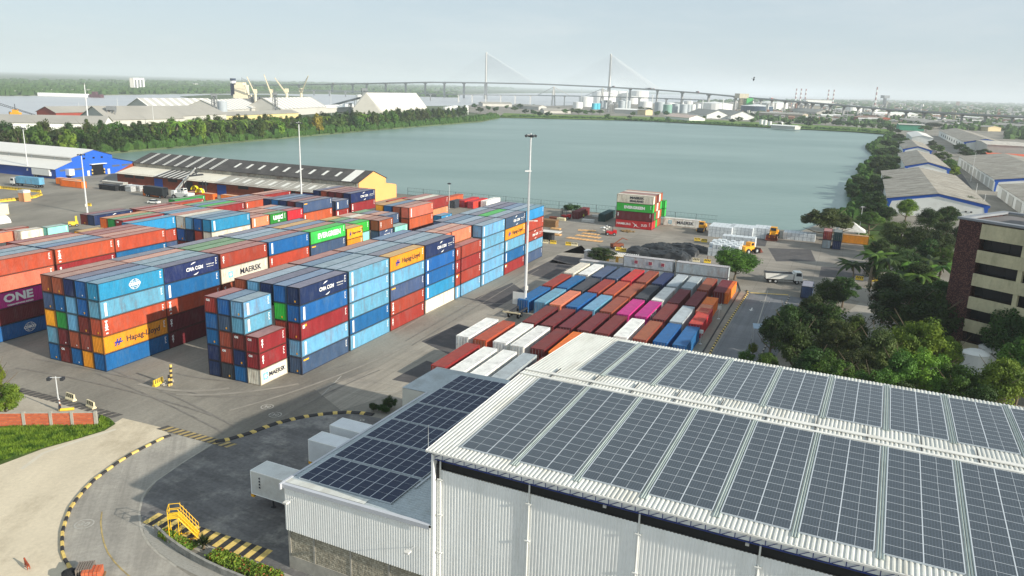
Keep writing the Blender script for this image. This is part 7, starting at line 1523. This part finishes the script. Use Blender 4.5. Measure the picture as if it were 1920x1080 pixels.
# ship with four cranes behind the sheds
m_crn=mat('crane_cream',(226,214,184),rough=.7,var=.06); m_fun=mat('funnel_navy',(40,54,80),rough=.7)
def crane(lab,px,py0,pyb,jx,jy,Y):
    b=at(px,py0,Y); rt=thing('ship_crane',lab,'crane',(b.x,b.y,0),0,'cream deck cranes of the moored ship'); z0=b.z; zt=at(px,pyb,Y).z; mb=MB(); mb.tube((0,0,-1.5),(0,0,zt),2.4,2.0,k=8); mb.box(-2.6,2.6,-2.6,2.6,zt-6,zt); mb.build('pedestal',m_crn,rt)
    j=at(jx,jy,Y-20)-Vector((b.x,b.y,0)); mb=MB(); mb.tube((0,0,zt-9),j,1.5,.9,k=4); mb.build('jib',m_crn,rt); mb=MB(); mb.tube((0,0,zt+1),j,.25,k=3); mb.build('cable',m_gs,rt)
Yc=1330
for i,q in enumerate(((479,184,167,463,144),(509,184,167,495,140),(538,184,166,515,146),(565,188,165,578,142))): crane('cream ship crane with raised jib, %s counted from the funnel'%ORD[i],*q,Yc)
a,b=at(440,187,Yc+14),at(596,190,Yc+14); d=b-a; rt=thing('cargo_ship','cargo ship moored behind the sheds with navy funnel and cream superstructure','ship',(a.x,a.y,-1.5),math.atan2(d.y,d.x)); n=d.length; mb=MB(); mb.prism([(0,-11),(n-18,-11),(n,0),(n-18,11),(0,11)],0,12); mb.build('hull',mat('hull_grey',(110,112,112),rough=.8,var=.1),rt)
mb=MB(); mb.box(4,22,-10,10,12,34); mb.box(2,26,-11,11,12,18); mb.box(6,18,-9,9,34,38); mb.build('superstructure',m_crn,rt); mb=MB(); mb.tube((-1,0,16),(-1,0,44),4.6,k=10); f_=mb.build('funnel',m_fun,rt); mb=MB(); mb.tube((-1,0,36),(-1,0,40),4.8,k=10); mb.build('funnel_band',m_whw,f_)
for i in range(6): mb=MB(); mb.box(30+i*18,42+i*18,-8,8,12,15); mb.build('hatch',m_gs,rt)
mb=MB(); 
for i in range(5): mb.tube((14+i*2,0,38),(14+i*2,0,46-i),.4,k=4)
mb.build('ship_mast',m_gs,rt)
# tug, barge and crane boom on the river, left
p=G(27,228,-1.5); rt=thing('tug_boat','yellow tug boat with dark hull on the river beyond the blue warehouse','boat',(p.x,p.y,-1.5),.1); mb=MB(); mb.prism([(-12,-4),(11,-4),(15,0),(11,4),(-12,4)],0,2.4); mb.build('hull',m_dkst,rt); mb=MB(); mb.box(-6,8,-3.2,3.2,2.4,5.2); mb.box(-2,6,-2.6,2.6,5.2,8.4); mb.box(0,4,-2,2,8.4,11); mb.build('cabin',m_cy,rt); mb=MB(); mb.tube((2,0,11),(2,0,16),.3,k=5); mb.tube((-3,0,5),(-3,0,9),.9,k=8); mb.build('mast',m_dkst,rt)
a=at(-30,188,G(27,228).y-60); b_=at(78,220,G(27,228).y-40); rt=thing('crane_boom','long dark lattice crane boom reaching over the river towards the tug','crane',(0,0,0)); mb=MB()
for off in (0,1.8): mb.tube(a+Vector((0,0,off)),b_+Vector((0,0,off*.3)),.18,k=4)
for i in range(30): t=i/30; mb.tube(a.lerp(b_,t),a.lerp(b_,t+1/30)+Vector((0,0,1.8*(1-t))),.12,k=3)
mb.build('lattice_boom',m_dkst,rt); q=G(-60,250); mb=MB(); mb.tube((q.x,q.y,0),a,1.2,.6,k=4); mb.build('crane_mast',m_dkst,rt)
p=G(125,181,-1.5); rt=thing('river_barge','long pale barge with a dark tug moored at the far river bank','barge',(p.x,p.y,-1.5),-.02); mb=MB(); mb.prism([(-52,-8),(40,-8),(46,0),(40,8),(-52,8)],0,6); mb.build('hull',m_whw,rt); mb=MB(); mb.box(48,70,-6,6,0,6); mb.box(52,60,-4,4,6,11); mb.build('pusher_tug',mat('tug_maroon',(90,60,66),rough=.8),rt)
p=G(262,170,0); H=hgt(p.x,p.y,146); rt=thing('apartment_block','lone white slab tower block in the far woods','building',(p.x,p.y,0),.4); mb=MB(); mb.box(-14,14,-9,9,0,H); mb.build('wall',m_whw,rt)
for r_ in range(3): mb=MB(); mb.box(-10+r_*8,-6+r_*8,-9.3,-9.05,3,H-5); mb.build('window',m_gs,rt)
mb=MB(); mb.box(-23,-15,-8,8,0,H*.98); mb.build('stair_wing',m_gwall,rt)
for i,(x0,x1,y,lab) in enumerate(((5,60,176,'low white sheds on the far river bank near the picture edge'),(92,180,173,'row of pale quay sheds on the far river bank'),(318,345,174,'small pale shed at the river mouth'),(350,470,159,'long white wall of sheds far behind the river'),(700,760,0,''))):
    if not lab: continue
    a,b=G(x0,y,0),G(x1,y,0); 
    if a.y>5000 or a.y<0: a,b=at(x0,y,3300),at(x1,y,3300); a.z=b.z=0
    d=b-a; rt=thing('riverside_shed',lab,'shed',(a.x,a.y,0),math.atan2(d.y,d.x)); n=d.length; mb=MB(); r_=random.Random(i)
    mb.box(0,n,0,18,0,5); mb.build('wall',m_whw,rt); mb=MB(); mb.box(-1,n+1,-1,19,5,6.2); mb.build('roof',m_lg,rt)
# ================================================================== BRIDGES
m_brc=mat('bridge_concrete',(150,152,152),rough=.9,var=.06,scale=.01); m_brl=mat('bridge_pale',(206,204,198),rough=.9,var=.05,scale=.01); m_cb=mat('stay_cable',(214,216,216),rough=.6,var=.02)
DP=[(330,160.5,3750),(430,160,3400),(560,158.5,3150),(700,156,2950),(811,154,2800),(911,155,2690),(1020,157.5,2590),(1142,163,2490),(1233,168,2380),(1320,174.5,2240),(1400,182,2100),(1500,190,1850),(1610,199,1700),(1700,207,1540),(1800,212.5,1450),(1920,219,1380),(2100,229,1300)]
DV=[at(*q) for q in DP]
rt=thing('cable_stayed_bridge','long curving cable stayed road bridge with two tall single pylons','bridge',(0,0,0))
mb=MB(); hw=14
S=[]
for i,v in enumerate(DV):
    d=(DV[min(i+1,len(DV)-1)]-DV[max(i-1,0)]); d.z=0; d.normalize(); S.append(Vector((-d.y,d.x,0))*hw)
for i in range(len(DV)-1):
    a,b=DV[i],DV[i+1]; s,t=S[i],S[i+1]; z=Vector((0,0,2.8)); mb.poly([a-s,b-t,b+t,a+s]); mb.poly([a-s*.7-z,a+s*.7-z,b+t*.7-z,b-t*.7-z]); mb.poly([a-s-z*.4,b-t-z*.4,b-t+z*.45,a-s+z*.45]); mb.poly([a-s-z*.4,a-s*.7-z,b-t*.7-z,b-t-z*.4],flip=True); mb.poly([a+s*.7-z,a+s,b+t,b+t*.7-z],flip=True)
mb.build('deck',m_brc,rt)
def alongd(px):
    for i in range(len(DP)-1):
        if DP[i][0]<=px<=DP[i+1][0]: return DV[i].lerp(DV[i+1],(px-DP[i][0])/(DP[i+1][0]-DP[i][0])),S[i].normalized()
for px in (560,625,663,688,724,762,798,834,871,1183,1233,1281,1330,1381,1430,1451,1475,1498,1512,1526,1544,1560,1585,1610,1640,1670,1700,1735,1770,1805,1850,1900):
    v,s=alongd(px); mb=MB(); w_=3.2 if px<1400 else 2.2
    mb.box(-w_*.6,w_*.6,-w_,w_,-1.6,v.z-3.0); mb.box(-w_*.6,w_*.6,-8 if px<1400 else -5,8 if px<1400 else 5,v.z-5.2,v.z-2.7); o=mb.build('pier',m_brc,rt); o.location=(v.x,v.y,0); o.rotation_euler=(0,0,math.atan2(s.y,s.x)-math.pi/2)
for px,pyt in ((911,98),(1142,101)):
    v,s=alongd(px); H=at(px,pyt,v.y).z; mb=MB(); mb.tube((0,0,-1.6),(0,0,v.z),6.5,5.,k=4); mb.tube((0,0,v.z-1),(0,0,H),3.8,2.8,k=4); o=mb.build('pylon',m_brl,rt); o.location=(v.x,v.y,0)
    mb=MB()
    for side in (-1,1):
        for i in range(18):
            span=(i+2)*(9.6 if side>0 else 9.0); dd=(DV[7]-DV[5]); dd.z=0; dd.normalize()
            # find the deck point at this distance
            best=None
            for k in range(140):
                q=alongd(px+side*k*1.0)
                if q and (q[0].xy-v.xy).length>=span: best=q[0]; break
            if best is None: continue
            top=Vector((v.x,v.y,v.z+(H-v.z)*(.42+.56*i/17)))
            mb.tube(top,best+Vector((0,0,1)),.75 if side>0 else .2,k=3,cap=False)
    mb.build('stay_cable',m_cb,rt)
for i,px in enumerate((1142,1205,1210,1216,1300,1440,618)): 
    v,s=alongd(px+8); o=thing('bridge_vehicle','tiny vehicle on the bridge deck, %s counted from the second pylon'%ORD[i],'vehicle',(v.x,v.y,v.z+.1),math.atan2(s.y,s.x)-math.pi/2,'vehicles on the bridge'); mb=MB(); mb.box(-4,4,-1.3,1.3,.5,3.6); mb.build('body',m_cab if i%2 else m_dkst,o); mb=MB(); mb.box(4,5.6,-1.2,1.2,.5,2.6); mb.build('cab',m_rv,o)
# older low bridge in front
rt=thing('old_bridge','older low bridge with two pale A-frame towers in front of the big one','bridge',(0,0,0))
OP=[(560,168,2500),(700,172,2330),(860,177,2150),(1010,178.5,2090),(1128,180.5,1990),(1240,184,1900),(1330,187.5,1830)]; OV=[at(*q) for q in OP]; mb=MB()
for a,b in zip(OV,OV[1:]):
    d=(b-a); d.z=0; d.normalize(); s=Vector((-d.y,d.x,0))*5; z=Vector((0,0,1.8)); mb.poly([a-s,b-s,b+s,a+s]); mb.poly([a-s-z,b-s-z,b-s+z*.3,a-s+z*.3]); mb.poly([a-s-z,a+s-z,b+s-z,b-s-z])
mb.build('deck',m_brc,rt)
def alo(px):
    for i in range(len(OP)-1):
        if OP[i][0]<=px<=OP[i+1][0]: return OV[i].lerp(OV[i+1],(px-OP[i][0])/(OP[i+1][0]-OP[i][0]))
for px in (590,620,650,690,730,770,810,860,886,912,940,967,995,1060,1090,1100,1165,1200,1250,1280): v=alo(px); mb=MB(); mb.box(-1.2,1.2,-4,4,-1.6-v.z,-1.5); mb.box(-3,3,-5,5,-3.4,-1.7); o=mb.build('pier',m_brl,rt); o.location=v
for px,pyt in ((1039,163),(1129,166)):
    v=alo(px); H=at(px,pyt,v.y).z-v.z; mb=MB()
    for s in (-1,1):
        for t in (-1,1): mb.tube((s*4,t*4,-v.z-1.6),(s*.8,t*.8,H),2.0,1.5,k=4)
    mb.box(-1.5,1.5,-2,2,H-1,H+1.5); mb.build('tower',m_brl,rt).location=v
    for s in (-1,1): mb=MB(); q=alo(px+s*31)-v; mb.tube((0,0,H),q,.75,k=4); mb.build('stay',m_brl,rt).location=v
# ================================================================== TANK FARM, SHEDS ON THE FAR SHORE
grp='tanks of the tank farm'
T=[(1098,198,13,16,0),(1083,201,9,10,0),(1124,192,15,19,0),(1140,190,16,19,0),(1160,190,15,18,0),(1178,191,13,16,0),(1197,192,17,20,0),(1114,203,5,10,3),(1120,203,5,10,3),(1129,201,5,12,1),(1135,202,4,14,1),(1165,203,6,14,1),(1172,203,4,16,1),(1178,203,4,14,1),(1185,193,10,12,0),(1210,199,12,9,0),(1236,208,9,16,1),(1251,210,8,14,4),(1266,209,7,14,1),(1281,210,7,14,1),(1290,209,5,13,1),(1298,209,5,13,0),(1308,208,5,13,0),(1255,199,9,7,0),(1272,198,9,7,0),(1290,197,8,8,0),(1338,208,26,14,0),(1356,208,15,13,0),(1418,211,27,12,2),(1440,206,22,13,0),(1458,205,16,12,0),(852,211,6,13,0),(843,211,5,12,0),(836,211,5,11,0),(871,212,7,14,0),(1427,233,3.5,9,0),(1434,234,3.5,9,0),(1443,235,3,8,0),(1464,234,3.5,6,0),(1594,211,12,12,0),(1606,211,12,11,0),(1625,210,20,8,0)]
for i,(px,py,r,H,c) in enumerate(T):
    _d=G(px,py+2).length; r=r*_d/CF; H=H*_d/CF*1.08
    silo('%s tank, %s of the tank farm counted towards the town'%(('white','pale grey','dark blue','turquoise','pale green')[c],ORD[i] if i<69 else 'last'),px,py+2,r,H,(m_tank,m_tgy,m_tbl,m_tcy,m_tgr)[c],grp=grp)
tower('grey process tower of the refinery between tanks',1140,210,192,8,m_gs); tower('second grey process frame of the refinery',1152,210,194,6,m_gs)
for px,y0,y1 in ((1174,206,170),(1222,206,178),(1294,200,184),(1316,212,188),(1354,212,185)):
    b=G(px,y0); silo('thin pale stack rising from the tank farm near %s'%{1174:'the process frame',1222:'the white tanks',1294:'the grey row',1316:'the far grey row',1354:'the large tank'}[px],px,y0,1.0,hgt(b.x,b.y,y1),m_tank,'thin_stack','chimney')
grp='sheds on the far shore of the lagoon'
F=[((1152,213),(1196,215),22,8,10,m_gwall,m_whw,'pale flat shed below the process tower'),((1195,215),(1210,216),18,9,10.5,mat('cream_block',(206,190,150),rough=.9),m_lg,'small cream block beside the flat shed'),((1246,222),(1292,226),30,4,8,m_whw,mat('pinkish_roof',(196,176,164),rough=.9,var=.1),'low shed with pinkish roof near the water'),((1290,217),(1325,222),40,6,14,m_whw,m_lg,'white gabled shed facing the lagoon, first of the twin'),((1328,218),(1370,224),40,6,14,m_whw,m_lg,'white gabled shed facing the lagoon, second of the twin'),((1422,222),(1504,226),35,10,12,mat('stone_wall',(176,166,148),rough=.9,var=.1,scale=.05),m_lg,'large stone coloured flat building behind the far shore'),((1480,214),(1530,219),35,9,15,m_gwall,m_lg,'pale gabled shed behind the stone coloured building'),((1020,212),(1070,213),20,5,8,m_gwall,m_lg,'pale shed among trees at the far shore'),((905,199),(960,200),22,6,9,m_gwall,m_lg,'low pale sheds at the tip between river and lagoon'),((960,203),(1010,206),22,6,9,m_gwall,m_lg,'low grey shed beside the river behind the far trees'),((1540,222),(1568,223),20,6,8,m_gwall,m_whw,'small white shed behind the waterside trees'),((1600,226),(1650,229),30,7,9,m_brk,mat('redroof',(150,120,106),rough=.9,var=.1),'red brick shed behind the far shore'),((1640,220),(1720,222),45,9,12,m_whw,m_whw,'very long bright white shed under the bridge'),((1690,232),(1735,240),45,8,11,m_gwall,m_lg,'curved grey roof shed beside the green wall shed'),((1685,244),(1732,246),30,8,9,mat('green_wall',(70,150,120),rough=.8),m_gwall,'shed with green lower wall at the end of the lagoon'),((1795,225),(1830,228),30,8,9,m_gwall,m_whw,'white flat shed among the town trees'),((1815,243),(1852,246),22,6,8,mat('cream_block',(206,190,150)),m_lg,'cream house among trees up the street'),((1860,240),(1930,245),30,6,9,m_gwall,m_lg,'long pale roof among trees at the picture edge'),((1565,209),(1600,211),30,7,9,m_gwall,m_whw,'white shed beside the round tanks under the bridge'),((1350,222),(1360,223),12,4,5,m_gwall,m_lg,'tiny white hut by the lagoon'),((1445,240),(1490,243),14,4,5,m_gwall,m_whw,'low white workshop at the water edge'),((1320,197),(1380,199),40,8,10,m_gwall,m_lg,'long pale shed behind the large white tank'),((1500,200),(1560,203),40,8,10,m_gwall,m_whw,'white shed below the bridge piers')]
for i,(a,b,dp,e,r_,w_,rf,lab) in enumerate(F): fs('lagoon_shed',lab,a,b,dp,e,r_,w_,rf,grp)
rt,H=tower('tall beige and green framed silo house beside the dark blue tank',1388,208,184,22,mat('beige_frame',(186,178,156),rough=.9)); mb=MB(); mb.box(8,26,-12,12,0,H*1.02); mb.build('green_panel',mat('green_panel',(60,160,80),rough=.8,var=.1),rt)
# striped chimneys
grp='red and white power station chimneys'
m_rw=mat('chimney_red',(150,104,100),rough=.8)
for i,(px,py0,py1) in enumerate(((1492,183,166),(1501,183,166),(1510,183,166.5),(1552,187,168),(1562,187,168),(1641,193,163))):
    b=at(px,py0,3600 if i<5 else 3300); H=at(px,py1,b.y).z; rt=thing('striped_chimney','red and white striped chimney, %s of the power station row'%ORD[i],'chimney',(b.x,b.y,0),0,grp); mb=MB(); n=8
    for k in range(n): mb.mat(k%2); mb.tube((0,0,H*k/n),(0,0,H*(k+1)/n),3.8-1.2*k/n,3.8-1.2*(k+1)/n,k=8)
    mb.build('shaft',[m_tank,m_rw],rt)
    mb=MB(); mb.box(-9,9,-7,7,0,12); mb.build('boiler_house',m_gwall,rt)
b=at(1657,196,3200); tower('dark power plant block with lattice beside the lone chimney',1657,200,184,26,m_gs,'power_plant','building')
a,b=at(1512,185,3500),at(1560,189,3500); d=b-a; rt=thing('power_hall','long pale turbine hall between the chimney groups','building',(a.x,a.y,0),math.atan2(d.y,d.x)); mb=MB(); mb.box(0,d.length,0,40,0,24); mb.build('wall',m_whw,rt); mb=MB(); mb.box(-1,d.length+1,-1,41,24,26); mb.build('roof',m_lg,rt)
# ================================================================== HAZE
hz=bpy.data.materials.new('haze_air'); hz.use_nodes=True; N=hz.node_tree.nodes; N.remove(N['Principled BSDF']); pv=N.new('ShaderNodeVolumePrincipled'); pv.inputs['Color'].default_value=(.84,.91,.96,1); pv.inputs['Density'].default_value=HAZE; pv.inputs['Anisotropy'].default_value=0
hz.node_tree.links.new(pv.outputs[0],N['Material Output'].inputs['Volume'])
mb=MB(); mb.box(-31500,31500,-300,41500,-7.5,210); tag(mb.build('haze',hz),kind='stuff')
print('CONTAINERS',NCON[0],'TREES',NT[0],'OBJ',len(bpy.data.objects))
dupl=[(l,n) for l,n in LABELS.items() if n>1]; print('DUP LABELS',dupl[:30])
